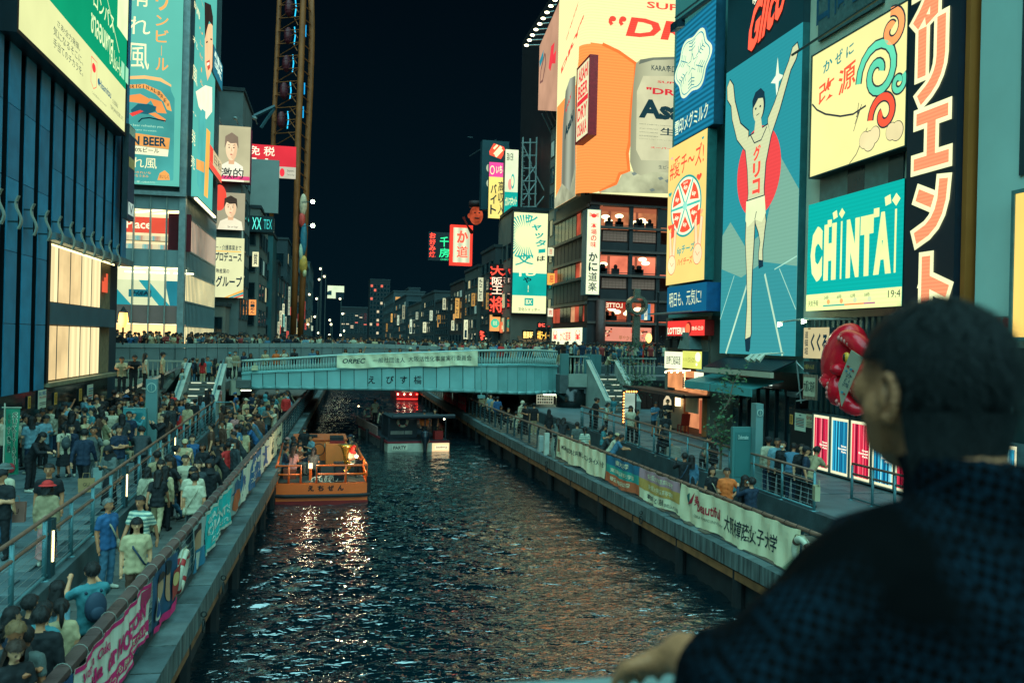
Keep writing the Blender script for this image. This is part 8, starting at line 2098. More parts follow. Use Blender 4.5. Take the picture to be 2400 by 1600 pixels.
def person(pos,rot,pose='stand',sex='m',hair='short',top='black',gar='T-shirt',bot='black',bk='trousers',h=1.72,place='',group=None,bag=None,mask=False,hairc='black',hatc=None,skin=None,tilt=0.0):
 0
 global NPER
 sleeve='short' if gar in('T-shirt','shirt','dress top')else 'long'
 me,hc,HR,hands=variant(pose,sex,sleeve,bk)
 s=h/1.745
 o=bpy.data.objects.new('person',me);COL.objects.link(o)
 o.location=pos;o.rotation_euler=(0,0,rot);o.scale=(s*random.uniform(.97,1.05),s*random.uniform(.97,1.05),s)
 sk=skin or random.choice(SKINS)
 ms=(mat(sk,.55,0,.12,6),mat(PAL[top],.8,0,.18,4,bump=.25),mat(PAL[bot],.8,0,.2,4,bump=.2),mat(random.choice(('b8b8a4','16181a','16181a','6a6a60')),.6,0,.1,4))
 if top=='striped white':ms=(ms[0],STRIPE,ms[2],ms[3])
 for i in range(4):o.material_slots[i].link='OBJECT';o.material_slots[i].material=ms[i]
 def child(me_,nm,m=None,head=True):
  c=bpy.data.objects.new(nm,me_);COL.objects.link(c);c.parent=o
  if head:c.matrix_local=Matrix.Translation(hc)@HR.to_4x4()
  if m:c.material_slots[0].link='OBJECT';c.material_slots[0].material=m
  return c
 hm=mat(HAIRC[hairc],.45,0,.3,14,bump=.6)
 if hair in('cap','hat'):
  child(HAIR['short']if sex=='m' else HAIR['bob'],'hair',hm);child(HAT[hair],hair,mat(PAL[hatc or top],.8,0,.15,5))
 elif hair in('hijab','hood'):child(HAIR[hair],'headscarf' if hair=='hijab' else 'hood',mat(PAL[hatc or top],.8,0,.15,5))
 elif hair!='bald':child(HAIR[hair],'hair',hm)
 child(FACE,'facial_features')
 if mask:child(MASK,'face_mask')
 if bag:child(PACK[bag],bag,mat(random.choice(('1a2226','23384a','3a4444','a8a084')),.7,0,.2,4),head=False)
 botl={'trousers':'trousers','shorts':'shorts','skirt':'skirt','long_skirt':'long skirt'}[bk]
 ht={'cap':f'{hatc or top} cap','hat':f'{hatc or top} hat'}.get(hair,(hairc+' ' if hairc!='black' and hair not in('bald','hijab','hood')else '')+HAIRL[hair])
 bits=[f'person in {top} {gar}',f'{bot} {botl}',ht,POSES[pose]]
 ex=[]
 if mask:ex.append('face mask')
 if bag:ex.append(bag.replace('_',' '))
 lab=', '.join(bits[:1]+ex+[ht,POSES[pose],place])
 lab2=', '.join([f'person in {top} {gar} and {bot} {botl}']+ex+[ht,POSES[pose],place])
 if lab in LABELS:lab=lab2
 w=lab.split()
 if len(w)>16:lab=', '.join(bits[:1]+ex+[ht,place])
 if lab in LABELS:lab=', '.join([f'person in {top} {gar} and {bot} {botl}',ht,place])
 dup=LABELS.get(lab,0);LABELS[lab]=dup+1
 tag(o,lab,'person',group)
 NPER+=1
 return o
STRIPE=bpy.data.materials.new('striped_cloth');STRIPE.use_nodes=True
_n=STRIPE.node_tree.nodes;_w=_n.new('ShaderNodeTexWave');_w.bands_direction='Z';_w.inputs['Scale'].default_value=4.2
_t=_n.new('ShaderNodeTexCoord');_r=_n.new('ShaderNodeValToRGB');_r.color_ramp.interpolation='CONSTANT';_r.color_ramp.elements[0].color=(*lin('c0c4a8'),1);_r.color_ramp.elements[1].color=(*lin('5f7f76'),1);_r.color_ramp.elements[1].position=.55
STRIPE.node_tree.links.new(_t.outputs['Object'],_w.inputs[0]);STRIPE.node_tree.links.new(_w.outputs[0],_r.inputs[0]);STRIPE.node_tree.links.new(_r.outputs[0],_n['Principled BSDF'].inputs['Base Color'])
def by_head(u,v,zf,h=1.70,Y=None):
 if Y is not None:
  p=at(u,v,Y=Y);return Vector((p.x,p.y,p.z-h))
 p=at(u,v,Z=zf+h);return Vector((p.x,p.y,zf))
tops=['white','black','navy','teal','grey','red','beige','cream','blue','pink','dark grey','denim blue','pale blue','green','brown','orange','khaki']
wts=[4,10,4,1.5,2.5,1.6,2,3,1.5,1,3,2,2,.7,1,.4,1]
def rnd_kw():
 sex=random.choice('mmf')
 return dict(sex=sex,hair=random.choice(['short','short','fringe','cap']if sex=='m' else['long','bob','fringe','tail','bun']),top=random.choices(tops,wts)[0],gar=random.choice(['T-shirt','T-shirt','shirt','jacket','sweater']),bot=random.choice(['black','navy','denim blue','beige','grey']),hairc=random.choice(['black']*6+['brown','fair']))
D=math.radians
def keep(p,zf,pose):
 0
 m=.42 if pose=='lean' else.3
 for _ in range(120):
  y=p.y
  lo,hi={ZLL:(xm(y)+.42,xl(y)-.45-m),ZLU:(-10.2,xm(y)-.32),ZRL:(xr(y)+.45+m,12.45),ZRU:(13.2,17.2)}.get(zf,(-99,99))
  if p.x<lo-.01 or p.x>hi+.01:
   k=1.004 if(p.x<lo)==(p.x>0)else.996
   p=Vector((p.x*k,p.y*k,p.z))if abs(p.x)>4 else Vector((min(max(p.x,lo),hi),p.y,p.z))
  else:break
 return p
def put(L,zf,group,place):
 for e in L:
  u,v,rot,kw=e
  kw=dict(kw);pl=kw.pop('pl',place);h=kw.pop('h',1.60 if kw.get('sex')=='f' else 1.70)
  Y=kw.pop('Y',None)
  P0=by_head(u,v,kw.pop('z',zf),h,Y)
  if Y is None:P0=keep(P0,zf,kw.get('pose'))
  person(P0,D(rot),h=h,place=pl,group=group,**kw)
f_=dict(sex='f')
GU,GL='people on the upper left walkway','people on the lower left walkway'
put([(96,931,70,dict(sex='f',hair='bun',top='black',gar='jacket',pose='phone')),(119,952,150,dict(top='white',bot='denim blue')),(138,956,175,dict(top='white',bot='navy',bag='shoulder_bag',hair='fringe')),(104,972,60,dict(top='pale blue',gar='denim jacket',pose='phone',bot='black')),(74,1006,75,dict(top='black',gar='hooded top',pose='lean',hair='fringe',pl='on the short railing')),(151,995,215,dict(sex='f',hair='tail',top='white',bot='black',bk='skirt',pose='walk',bag='backpack')),(197,1006,178,dict(top='navy',gar='long-sleeved shirt',bot='black',pose='walk',h=1.76)),(199,975,80,dict(sex='f',hair='long',top='cream',bot='black',pose='photo')),(250,977,-70,dict(sex='f',hair='short',top='khaki',gar='shirt',bot='beige',pose='walk',bag='shoulder_bag')),(280,998,40,dict(top='navy',bot='grey',pose='cross',pl='carrying a child by the left railing')),(259,1046,-20,dict(sex='f',hair='hijab',hatc='black',top='grey',gar='sweater',bot='black',bk='long_skirt',pose='phone')),(303,965,0,dict(top='navy',gar='shirt',bot='black')),(226,925,40,dict(hair='bald',top='black')),(232,931,-40,dict(top='white',bot='navy',bag='shoulder_bag',pose='phone')),(201,926,-30,dict(top='pale blue',gar='shirt',pose='hip',bot='navy')),(213,934,-120,dict(top='teal',bag='backpack',bot='navy',bk='shorts',pose='phone')),(152,946,30,dict(hair='cap',top='pale blue',hatc='black',pose='photo')),(151,925,60,dict(sex='f',top='white',hair='bun',pose='raise')),(185,952,-60,dict(top='white',hair='short',bot='denim blue',pose='walk')),(199,956,-110,dict(top='striped white',hair='short',bot='black')),(49,966,20,dict(top='black',gar='jacket',mask=True,hair='fringe',pl='behind the green flag')),(59,970,140,dict(top='white',bag='backpack',pl='behind the green flag')),(4,970,90,dict(top='white',gar='shirt',pl='at the left picture edge')),(116,1088,5,dict(top='black',bot='black',h=1.74,pl='behind the red hat, front left')),(112,1133,180,dict(sex='f',hair='hat',hatc='red',top='beige',gar='sweater',bot='pink',bk='long_skirt',h=1.58,pl='front left')),(5,1102,-10,dict(hair='cap',hatc='black',top='black',pose='cross',pl='at the left picture edge')),(12,1087,150,dict(hair='hat',hatc='grey',top='white',bot='denim blue',pl='at the left picture edge')),(332,997,190,dict(top='dark grey',gar='padded vest',bot='black',pose='lean',pl='by the information board')),(379,980,-60,dict(top='black',gar='jacket',bot='white',pose='photo')),(390,973,200,dict(top='brown',sex='f',hair='long',pose='photo')),(333,942,178,dict(top='white',bot='beige',bag=None,pl='facing the information pillar')),(296,926,160,dict(hair='hat',hatc='blue',top='white',sex='f')),(291,937,20,dict(sex='f',hair='long',top='teal',gar='jacket',bk='skirt',bot='red')),(312,938,-20,dict(sex='f',hair='long',top='teal',gar='shirt',pose='phone')),(306,905,160,dict(top='white',pose='photo',bag='shoulder_bag')),(322,902,180,dict(top='black',gar='jacket')),(268,915,150,dict(top='black',gar='jacket',bot='black',h=1.78)),(283,918,-10,dict(top='navy',gar='jacket')),(318,925,30,dict(sex='f',hair='long',top='navy')),(363,884,0,dict(top='white',gar='shirt')),(379,888,20,dict(sex='f',hair='long',top='pink')),(392,883,-30,dict(top='black',pose='phone')),(349,896,25,dict(sex='f',hair='fringe',top='black',pose='cross')),(368,898,40,dict(top='grey',sex='f',hair='bob')),(384,916,150,dict(top='teal',bag='backpack')),(394,921,30,dict(top='white',hair='fringe')),(405,918,10,dict(sex='f',hair='fringe',top='red')),(439,920,-40,dict(top='striped white',pose='phone',bot='denim blue')),(415,937,20,dict(sex='f',hair='long',top='black',gar='sweater',pose='cross')),(425,937,5,dict(sex='f',hair='long',top='denim blue',gar='jacket',bot='red',bk='skirt')),(457,941,-140,dict(sex='f',hair='bun',top='black',bot='black',bk='long_skirt')),(470,931,170,dict(sex='f',hair='long',top='pale blue',gar='denim jacket',bot='pale blue',bk='long_skirt')),(485,921,-120,dict(top='black',hair='fringe')),(491,921,-150,dict(top='navy',gar='shirt',bag='backpack')),(514,918,140,dict(sex='f',hair='bob',top='pink',bot='cream')),(372,944,-20,dict(top='white',gar='shirt',bot='black',pose='phone')),(386,946,20,dict(sex='f',hair='fringe',top='grey',pose='photo')),(345,928,-160,dict(top='green',hair='short')),(362,915,100,dict(top='blue',gar='jacket')),(330,918,120,dict(top='orange',sex='f',hair='tail')),(402,945,60,dict(top='dark grey',gar='jacket',hair='fringe')),(440,950,200,dict(sex='f',hair='bob',top='cream',gar='shirt')),(278,943,80,dict(top='khaki',gar='jacket')),(241,948,190,dict(sex='f',top='white',hair='tail',bk='shorts',bot='denim blue')),(172,968,200,dict(top='grey',gar='hooded top')),(262,955,20,dict(top='white',hair='fringe',bot='black',pose='walk')),],ZLU,GU,'on the upper left walkway')
person(by_head(296,1003,ZLU+.62,.98),D(60),pose='sit',top='green',bot='beige',h=1.0,place='small child held by a man',group=GU)
put([(530,974,30,dict(top='white',pose='phone',bot='denim blue')),(536,1036,-150,dict(top='red',bot='cream',pose='hip',sex='f',hair='short')),(558,1030,-60,dict(top='dark grey',mask=True,hair='fringe',gar='jacket')),(451,1020,30,dict(top='blue',gar='shirt',bag='backpack')),(476,1039,0,dict(sex='f',top='black',gar='cardigan',bag='shoulder_bag',hair='bob',pose='walk')),(417,1044,120,dict(top='blue',pose='photo',bag='backpack')),(494,1078,-10,dict(hair='hood',hatc='black',top='black',gar='hooded top',pose='walk')),(466,1079,-10,dict(top='dark grey',gar='jacket',pose='walk')),(434,1066,20,dict(top='white',bag='backpack',bot='black',pose='walk')),(454,1094,10,dict(top='white',hair='fringe',bot='grey',pose='stand')),(457,1109,178,dict(top='white',bag='shoulder_bag',bot='black',pl='seen from behind near the parapet')),(407,1071,-60,dict(top='black',hair='fringe',bot='denim blue',pose='walk')),(396,1066,170,dict(top='cream',bot='black')),(369,1058,-140,dict(top='beige',gar='shirt')),(378,1078,20,dict(top='dark grey',hair='fringe')),(388,1092,170,dict(sex='f',hair='long',top='cream',gar='blouse',bag='backpack')),(371,1102,178,dict(sex='f',hair='long',top='black',bot='cream',pose='walk')),(346,1095,170,dict(sex='f',hair='bob',top='white',gar='sweater',bag='shoulder_bag')),(333,1161,-20,dict(top='striped white',gar='T-shirt',bot='black',bag='backpack',pose='walk',h=1.74)),(254,1169,60,dict(hairc='grey',top='blue',gar='shirt',bot='denim blue',bag='shoulder_bag',h=1.72)),(321,1214,15,dict(top='cream',gar='shirt',bot='brown',bag='shoulder_bag',hair='fringe',h=1.7,pl='with a brown bag by the parapet')),(222,1318,215,dict(top='teal',bot='black',bag='backpack',pose='photo',h=1.72,pl='aiming a camera by the parapet')),(135,1363,150,dict(sex='f',hair='long',top='pale blue',gar='shirt',h=1.6,pl='beside the man aiming a camera')),(71,1396,140,dict(top='black',pose='stand',h=1.66,pl='bottom left corner group')),(112,1424,182,dict(top='black',gar='hooded top',h=1.7,pl='back view, bottom left corner group')),(104,1412,150,dict(top='teal',gar='jacket',h=1.68,pl='bottom left corner group')),(189,1460,-110,dict(top='pale blue',gar='sweater',pose='lean',sex='f',hair='bun',h=1.6,pl='head over the parapet, bottom left')),(28,1424,120,dict(sex='f',hair='bob',top='navy',h=1.6,pl='bottom left corner group')),(23,1452,60,dict(hairc='fair',top='dark grey',pose='phone',h=1.75,pl='bottom left corner group')),(30,1495,40,dict(sex='f',hair='long',hairc='brown',top='black',pose='phone',h=1.62,pl='lowest in the bottom left corner')),(60,1470,170,dict(top='grey',gar='shirt',h=1.62,pl='bottom left corner group')),(150,1405,200,dict(sex='f',hair='tail',top='cream',h=1.58,pl='bottom left corner group')),],ZLL,GL,'on the lower left walkway')
put([(u,v,r,dict(k))for(u,v,r,k)in[(529,955,20,dict(sex='f',hair='long',top='black')),(541,962,-10,dict(top='navy',pose='phone')),(551,968,40,dict(sex='f',hair='long',top='pink',bot='denim blue')),(562,957,150,dict(top='beige',pose='raise')),(579,957,0,dict(top='black',pose='raise')),(583,972,-40,dict(hair='cap',hatc='cream',top='khaki',pose='photo')),(600,957,-15,dict(sex='f',hair='bob',top='black',pose='hip')),(577,934,60,dict(hair='cap',hatc='white',top='cream')),(593,919,20,dict(top='navy',gar='jacket')),(604,926,-60,dict(top='cream',gar='hooded top',pose='phone')),(625,918,170,dict(top='black',gar='jacket')),(622,925,178,dict(hair='hood',hatc='teal',top='beige',gar='hooded top')),(650,912,0,dict(top='black',mask=True,pose='cross',bot='denim blue')),(671,923,10,dict(top='red',gar='vest',mask=True)),(587,993,-60,dict(top='black',pose='lean')),(597,1006,-80,dict(top='dark grey',pose='lean')),(610,987,-75,dict(top='blue',pose='lean',sex='f',hair='fringe')),(618,978,-70,dict(top='grey',pose='lean')),(631,974,-80,dict(top='denim blue',gar='jacket',pose='lean')),(583,1022,-75,dict(top='white',pose='lean',sex='f',hair='tail')),(588,1034,-70,dict(top='white',pose='lean',sex='f',hair='bob')),(575,1040,-80,dict(top='black',pose='lean',hair='fringe')),(640,966,-70,dict(top='navy',pose='lean',hair='short')),(650,955,-75,dict(top='white',pose='photo',sex='f',hair='long')),(660,945,-70,dict(top='black',pose='lean')),(566,985,30,dict(sex='f',hair='long',top='pale blue',gar='shirt')),(556,995,150,dict(top='denim blue',gar='shirt')),(572,1002,200,dict(sex='f',hair='bob',top='cream')),(606,970,190,dict(top='brown',gar='jacket')),(628,948,20,dict(top='grey',hair='fringe',pose='phone')),(616,940,-20,dict(top='teal',sex='f',hair='tail')),(640,935,170,dict(top='white',gar='shirt')),(680,915,-60,dict(top='pale blue',gar='sweater',pose='lean')),(692,913,-60,dict(top='cream',pose='lean',sex='f',hair='long')),(660,920,150,dict(top='khaki',gar='jacket')),(705,911,-60,dict(top='black',gar='jacket',pose='lean'))]],ZLL,GL,'at the parapet by the bridge')
dark=['black','navy','dark grey','black','brown','white','blue','grey','cream','teal']
for k in range(46):
 kw=rnd_kw();kw['top']=random.choice(dark);kw['pose']=random.choice(['stand','walk','phone','cross','photo','hip'])
 lo_=k%3==0
 y_=random.uniform(26,43)if not lo_ else random.uniform(28,50)
 x_=random.uniform(xm(y_)+.5,xl(y_)-1.0)if lo_ else random.uniform(-9.8,xm(y_)-.4)
 pl=('near' if lo_ else 'before')+random.choice([' the parapet' if lo_ else ' the granite wall',' the bridge end',' the left stairs',' the stair rail' if lo_ else ' the information pillar',' the retaining wall' if lo_ else ' the curtained window'])
 for _ in range(30):
  if not any(q.startswith(f"person in {kw['top']} {kw['gar']}")and q.endswith(pl)for q in LABELS):break
  kw['top']=random.choice(tops)
 person(Vector((x_,y_,ZLL if lo_ else ZLU)),random.uniform(-3.1,3.1),h=random.uniform(1.55,1.8),place=pl,group=GL if lo_ else GU,**kw)
sy_=ly1
def on_stairs(u,v,y,zf,**k):pass
put([(u,v,r,dict(k,Y=ly1+.35+.22*(i%4)))for i,(u,v,r,k)in enumerate([(435,838,40,dict(top='white',hair='short')),(443,842,160,dict(sex='f',hair='long',top='black')),(452,838,178,dict(top='black',gar='jacket',bag='backpack',bot='denim blue')),(462,840,178,dict(hairc='fair',top='grey',bot='black')),(476,839,160,dict(sex='f',hair='long',top='red',bot='cream')),(487,836,20,dict(top='teal',gar='shirt')),(496,844,5,dict(top='black',gar='polo shirt',bot='beige')),(505,840,170,dict(top='beige',gar='jacket',hair='fringe')),(519,846,190,dict(top='navy',hair='short')),(428,856,30,dict(top='teal',hair='short',pl='beside the left stair wall'))])],ZL,'people on the left stairs','at the top of the left stairs')
p_=by_head(428,869,0,1.62,Y=ly1-1.6);person(Vector((p_.x,p_.y,ZL-.8)),D(60),sex='f',hair='long',hairc='red',top='striped white',bot='white',h=1.62,place='halfway down the left stairs',group='people on the left stairs',bag='shoulder_bag')
put([(287,832,10,dict(top='cream',gar='shirt',pose='lean',Y=yb_+.7)),(314,828,20,dict(top='black',pose='lean',Y=yb_+.7)),(341,828,120,dict(sex='f',hair='long',top='white',Y=yb_+1)),(382,826,100,dict(hair='cap',hatc='black',top='cream',Y=yb_+2))],ZL,'people behind the pale balustrade','behind the left balustrade')
fr_=[(539,826,dict(hair='cap',hatc='teal',top='white')),(552,823,dict(mask=True,top='beige')),(572,824,dict(sex='f',hair='bob',top='navy',hairc='brown')),(588,828,dict(sex='f',hair='long',top='black')),(622,820,dict(top='cream',bag='shoulder_bag')),(648,819,dict(top='orange')),(666,819,dict(top='white',pose='photo')),(690,816,dict(top='black',gar='jacket',pose='phone')),(733,817,dict(top='denim blue',gar='shirt',pose='phone')),(744,821,dict(sex='f',hair='long',top='black')),(810,817,dict(sex='f',hair='fringe',top='white')),(845,817,dict(sex='f',hair='long',top='white',pose='raise')),(914,819,dict(top='black',hair='short')),(938,816,dict(sex='f',hair='bob',top='dark grey')),(962,814,dict(hair='hat',hatc='white',top='grey',sex='f')),(979,812,dict(hair='cap',hatc='navy',top='pink')),(1006,818,dict(sex='f',hair='long',top='black')),(1035,806,dict(top='navy',gar='jacket',pose='lean')),(1054,811,dict(sex='f',hair='bob',top='black')),(1067,805,dict(hair='cap',hatc='teal',top='navy')),(1079,804,dict(top='white',gar='shirt')),(1096,804,dict(top='pale blue')),(1109,801,dict(top='white',hair='short')),(1131,806,dict(top='black')),(1156,803,dict(hair='cap',hatc='dark grey',top='pale blue')),(1175,802,dict(top='red')),(1205,808,dict(sex='f',hair='long',top='white')),(1217,805,dict(hair='bald',top='pale blue',gar='shirt')),(1231,803,dict(top='black')),(1259,803,dict(top='white')),(1277,805,dict(top='dark grey',gar='jacket')),(1290,808,dict(sex='f',hair='bob',top='cream'))]
for u,v,kw in fr_:
 h=1.62 if kw.get('sex')=='f' else 1.72
 yb3=BY(u)+.75
 p_=at(u,v,Y=yb3);b=bpt(u,interp(u,TOP))
 z_=min(p_.z-h,b.z-.1)
 pl='over the left bridge balusters' if u<780 else 'above the bridge banner' if u<1120 else 'over the right bridge balusters'
 person(Vector((p_.x,yb3,p_.z-h)),D(random.uniform(-25,25)),h=h,place=pl,group='people along the front rail of the bridge',**kw)
SECT=[(330,'over the wall by the lit shop'),(440,'over the wall left of the stairs group'),(560,'over the wall behind the stairs group'),(680,'over the wall above the left balusters'),(790,'over the wall under the wheel frame'),(900,'over the wall left of the canal view'),(1010,'over the wall below the dark sky'),(1120,'over the wall below the neon signs')]
def sect(u):return next((s for l,s in SECT if u<l),'in the crowd below the crab sign')
u=262.0
while u<1118:
 kw=rnd_kw();kw['pose']=random.choice(['stand','stand','lean','photo','phone','stand'])
 h=random.uniform(1.52,1.8)
 p_=at(u,800,Y=60.9)
 for _ in range(30):
  if not any(k.startswith(f"person in {kw['top']} {kw['gar']}, ")and k.endswith(sect(u))for k in LABELS):break
  kw['top']=random.choices(tops,wts)[0];kw['gar']=random.choice(['T-shirt','shirt','jacket','sweater'])
 person(Vector((p_.x,60.9,4.85)),D(random.uniform(-40,40)),h=h,place=sect(u),group='people along the upper bridge wall',**kw)
 u+=random.uniform(36,52)
u=1125.0
while u<1560:
 kw=rnd_kw();h=random.uniform(1.55,1.8)
 yy=random.uniform(62,68);p_=at(u,800,Y=yy)
 pl='in the crowd by the golden lettering' if u<1290 else 'in the crowd below the crab sign' if u<1375 else 'in the crowd outside the crab restaurant'
 if 1355<u<1450:u+=8
 for _ in range(40):
  if not any(k.startswith(f"person in {kw['top']} {kw['gar']}, ")and k.endswith(pl)for k in LABELS):break
  kw['top']=random.choices(tops,wts)[0];kw['gar']=random.choice(['T-shirt','shirt','jacket','sweater'])
 person(Vector((p_.x,yy,4.85)),D(random.uniform(-180,180)),h=h,place=pl,group='people in front of the crab restaurant',**kw)
 u+=random.uniform(17,25)
GR='people on the right walkway'
put([(1416,914,0,dict(top='navy',bot='black',Y=ry1-2.6)),(1438,930,0,dict(top='teal',bot='black',bk='shorts',Y=ry1-3.9)),(1470,936,170,dict(top='teal',gar='shirt',Y=ry1-4.6)),(1424,824,30,dict(top='cream',gar='jacket',bot='grey',pose='lean',Y=ry1+.8)),(1438,818,178,dict(top='teal',bot='navy',bag='backpack',Y=ry1+.7))],ZRU,'people on the right stairs','on the right stairs')
put([(1387,941,90,dict(top='black',pose='lean')),(1397,943,100,dict(top='black',gar='jacket',bot='black',hair='short')),(1535,941,10,dict(top='denim blue',bot='black',bk='shorts',pose='phone')),(1565,936,-20,dict(top='black',pose='cross',bot='black')),(1560,964,178,dict(top='black',bot='dark grey',h=1.74,bk='shorts')),(1550,960,150,dict(sex='f',hair='fringe',top='grey')),(1493,969,60,dict(top='black',gar='T-shirt',hair='bun',sex='f')),(1478,960,-30,dict(top='white',gar='shirt',hair='fringe')),(1421,965,60,dict(top='striped white',sex='f',hair='bob',pose='phone')),(1554,1001,30,dict(sex='f',hair='long',top='navy',gar='jacket',pose='sit',bk='skirt',bot='navy',h=1.6,pl='sitting by the stone block')),(1563,1003,-60,dict(hairc='grey',hair='hood',hatc='dark grey',top='dark grey',gar='jacket',pose='sit',h=1.7,pl='sitting by the stone block')),(1664,1021,-160,dict(top='white',h=1.4,pose='sit',pl='sitting on the block under the tree')),(1674,1026,178,dict(sex='f',hair='long',top='black',pose='sit',h=1.5,pl='sitting on the block under the tree')),(1649,1036,80,dict(top='grey',pose='sitphone',bk='shorts',bot='red',h=1.72,pl='sitting on the block under the tree'))],ZRU,GR,'on the upper right walkway')
put([(1801,1038,175,dict(hair='cap',hatc='black',top='white',gar='sweater',bot='navy',h=1.72)),(1822,1031,-20,dict(top='pale blue',gar='shirt',h=1.74)),(1835,1051,-60,dict(top='black',gar='sweater',mask=True,bot='black')),(1855,1066,140,dict(top='denim blue',gar='shirt',pose='lean',bot='navy',h=1.74)),(1879,1052,0,dict(top='black',h=1.74)),(1889,1066,60,dict(hair='cap',hatc='black',top='navy',gar='shirt',bot='black')),(1896,1075,110,dict(top='beige',gar='shirt',pose='lean',bot='black',h=1.78))],ZRU,'people at the right railing','in the group at the right railing')
put([(1252,945,170,dict(top='black',bot='beige')),(1233,945,-60,dict(top='black',hair='cap',pose='phone')),(1287,959,178,dict(sex='f',hair='long',top='black',gar='jacket',bot='black',bk='long_skirt')),(1208,950,120,dict(top='white',gar='shirt',pose='sit',h=1.6)),(1190,940,40,dict(top='black',pose='sit',h=1.6)),(1175,935,0,dict(top='black',gar='jacket',hair='fringe',pose='sit',h=1.6)),(1225,940,178,dict(hair='hood',hatc='white',top='white',gar='hooded top')),(1305,988,150,dict(sex='f',hair='long',top='grey',pose='lean')),(1317,996,150,dict(top='black',pose='lean',hair='fringe')),(1353,990,178,dict(top='grey',bot='navy')),(1371,1007,160,dict(sex='f',hair='tail',top='striped white',bk='skirt',bot='cream')),(1413,995,60,dict(sex='f',hair='long',top='teal',pose='phone')),(1412,1026,60,dict(hair='cap',hatc='black',top='dark grey',gar='jacket',pose='lean')),(1427,1031,70,dict(hair='cap',hatc='cream',top='white',pose='lean')),(1436,1036,75,dict(top='denim blue',gar='shirt',pose='lean')),(1604,1061,178,dict(top='black',gar='jacket',pose='photo',bag='shoulder_bag')),(1621,1067,178,dict(sex='f',hair='long',top='denim blue',gar='jacket',bk='skirt',bot='black')),(1669,1095,10,dict(sex='f',hair='bob',top='black',bag='shoulder_bag',h=1.62)),(1704,1097,-20,dict(top='orange',pose='hip',h=1.72,hair='short')),(1746,1128,40,dict(top='black',gar='jacket',mask=True,hair='fringe')),(1760,1130,190,dict(top='navy',gar='jacket',pose='photo')),(1130,925,150,dict(sex='f',hair='long',top='cream')),(1142,928,100,dict(top='white',hair='fringe')),(1158,930,178,dict(sex='f',hair='bun',top='beige',gar='shirt')),(1117,924,170,dict(top='dark grey',gar='jacket')),(1104,922,178,dict(top='khaki',hair='short')),(1150,940,20,dict(top='pale blue',gar='shirt')),(1166,948,178,dict(top='blue',gar='sweater'))],ZRL,'people on the lower right walkway','on the lower right walkway')
def onboat(Tf,x,y,z,rot,place,grp,**kw):
 p_=Tf(x,y,z);person(Vector((p_.x,p_.y,p_.z)),D(rot),place=place,group=grp,**kw)
G5='passengers on the orange boat'
for x,y,z,r,kw in((-1.15,1.3,.8,150,dict(top='pink',pose='sit',sex='f',hair='long',hairc='brown')),(-1.15,2.2,.8,90,dict(top='black',pose='sit')),(-1.2,3.3,.8,60,dict(top='black',hair='cap',pose='sit')),(-1.2,4.2,.8,90,dict(top='grey',pose='sit',sex='f',hair='bob')),(-1.25,5.0,.8,100,dict(top='navy',pose='sit')),(-.35,1.0,.8,160,dict(top='dark grey',pose='sit',hair='fringe')),(-.7,4.9,.82,0,dict(top='black',hair='cap',mask=True,gar='jacket')),(-.35,4.2,.95,-60,dict(top='pale blue',gar='shirt',pose='sit')),(1.2,1.7,.8,40,dict(top='white',pose='sit',hair='hood',hatc='red')),(1.25,2.6,.8,60,dict(top='black',pose='sit'))):
 onboat(T,x,y,z,r,'on the orange boat',G5,h=1.66,**kw)
for k in range(9):
 kw=rnd_kw();x_=(-1.5,-.95,1.45)[k%3];onboat(T,x_,1.7+k*.52,.8,(100,60,-80)[k%3],['along the left side of the orange boat','in the middle left of the orange boat','along the right side of the orange boat'][k%3],G5,h=1.62,pose='sit',**kw)
pq=T(-2.35,3.0,0);person(Vector((pq.x-.25,pq.y+4.2,1.41)),D(-50),pose='sitphone',top='denim blue',gar='jacket',bot='beige',place='crouching on the left ledge by the orange boat',h=1.66)
G6='passengers on the party boat'
for x,y,z,r,kw in((2.35,.9,.66,150,dict(top='orange',gar='vest',pose='stand',hair='cap',hatc='dark grey')),(1.2,L2*.8,.66,20,dict(top='white',gar='shirt',pose='hip')),(.7,4.6,.66,90,dict(top='pale blue',pose='sit')),(.7,5.6,.66,100,dict(top='black',pose='sit')),(.8,6.6,.66,90,dict(top='white',pose='sit')),(2.2,3.2,.66,0,dict(top='dark grey',pose='sit',hair='bun',sex='f')),(w3-.5,1.4,.66,-30,dict(top='black',sex='f',hair='bob'))):
 onboat(T2,x,y,z,r,'on the dark party boat',G6,h=1.66,**kw)
def carrier(name,label,c,w,h,d,m,text=None,rot=0.0):
 t=thing(name,label,'bag',tuple(c))
 R_=Matrix.Rotation(rot,3,'Z');q=lambda x,y,z:Vector(c)+R_@Vector((x,y,z))
 MB().add([q(-w/2,-d/2,0),q(w/2,-d/2,0),q(w/2,d/2,0),q(-w/2,d/2,0),q(-w*.54,-d/2,h),q(w*.54,-d/2,h),q(w*.54,d/2,h),q(-w*.54,d/2,h)],[(0,3,2,1),(0,1,5,4),(1,2,6,5),(2,3,7,6),(3,0,4,7)]).build('body',[m],t)
 MB().tube([q(-w*.25,-d/2,h),q(-w*.2,-d/2,h+.14),q(w*.2,-d/2,h+.14),q(w*.25,-d/2,h)],.008,5).build('handle',[m],t)
 if text:
  v_,f2=glyphs(text,.0);lo,hi=v_.min(0),v_.max(0);n_=(v_-lo)/(hi-lo)
  MB().add([q((a-.5)*w*.42,-d/2-.004,h*(.45+.26*e))for a,e in n_],f2).build('lettering',[mat('3a2c20',.7)],t)
p_=by_head(259,1046,ZLU,1.6);carrier('paper_bag','brown paper bag with GU lettering beside the person in a headscarf',p_+Vector((-.50,-.1,.52)),.34,.32,.14,mat('a07c50',.7,0,.15,3),'GU',.2)
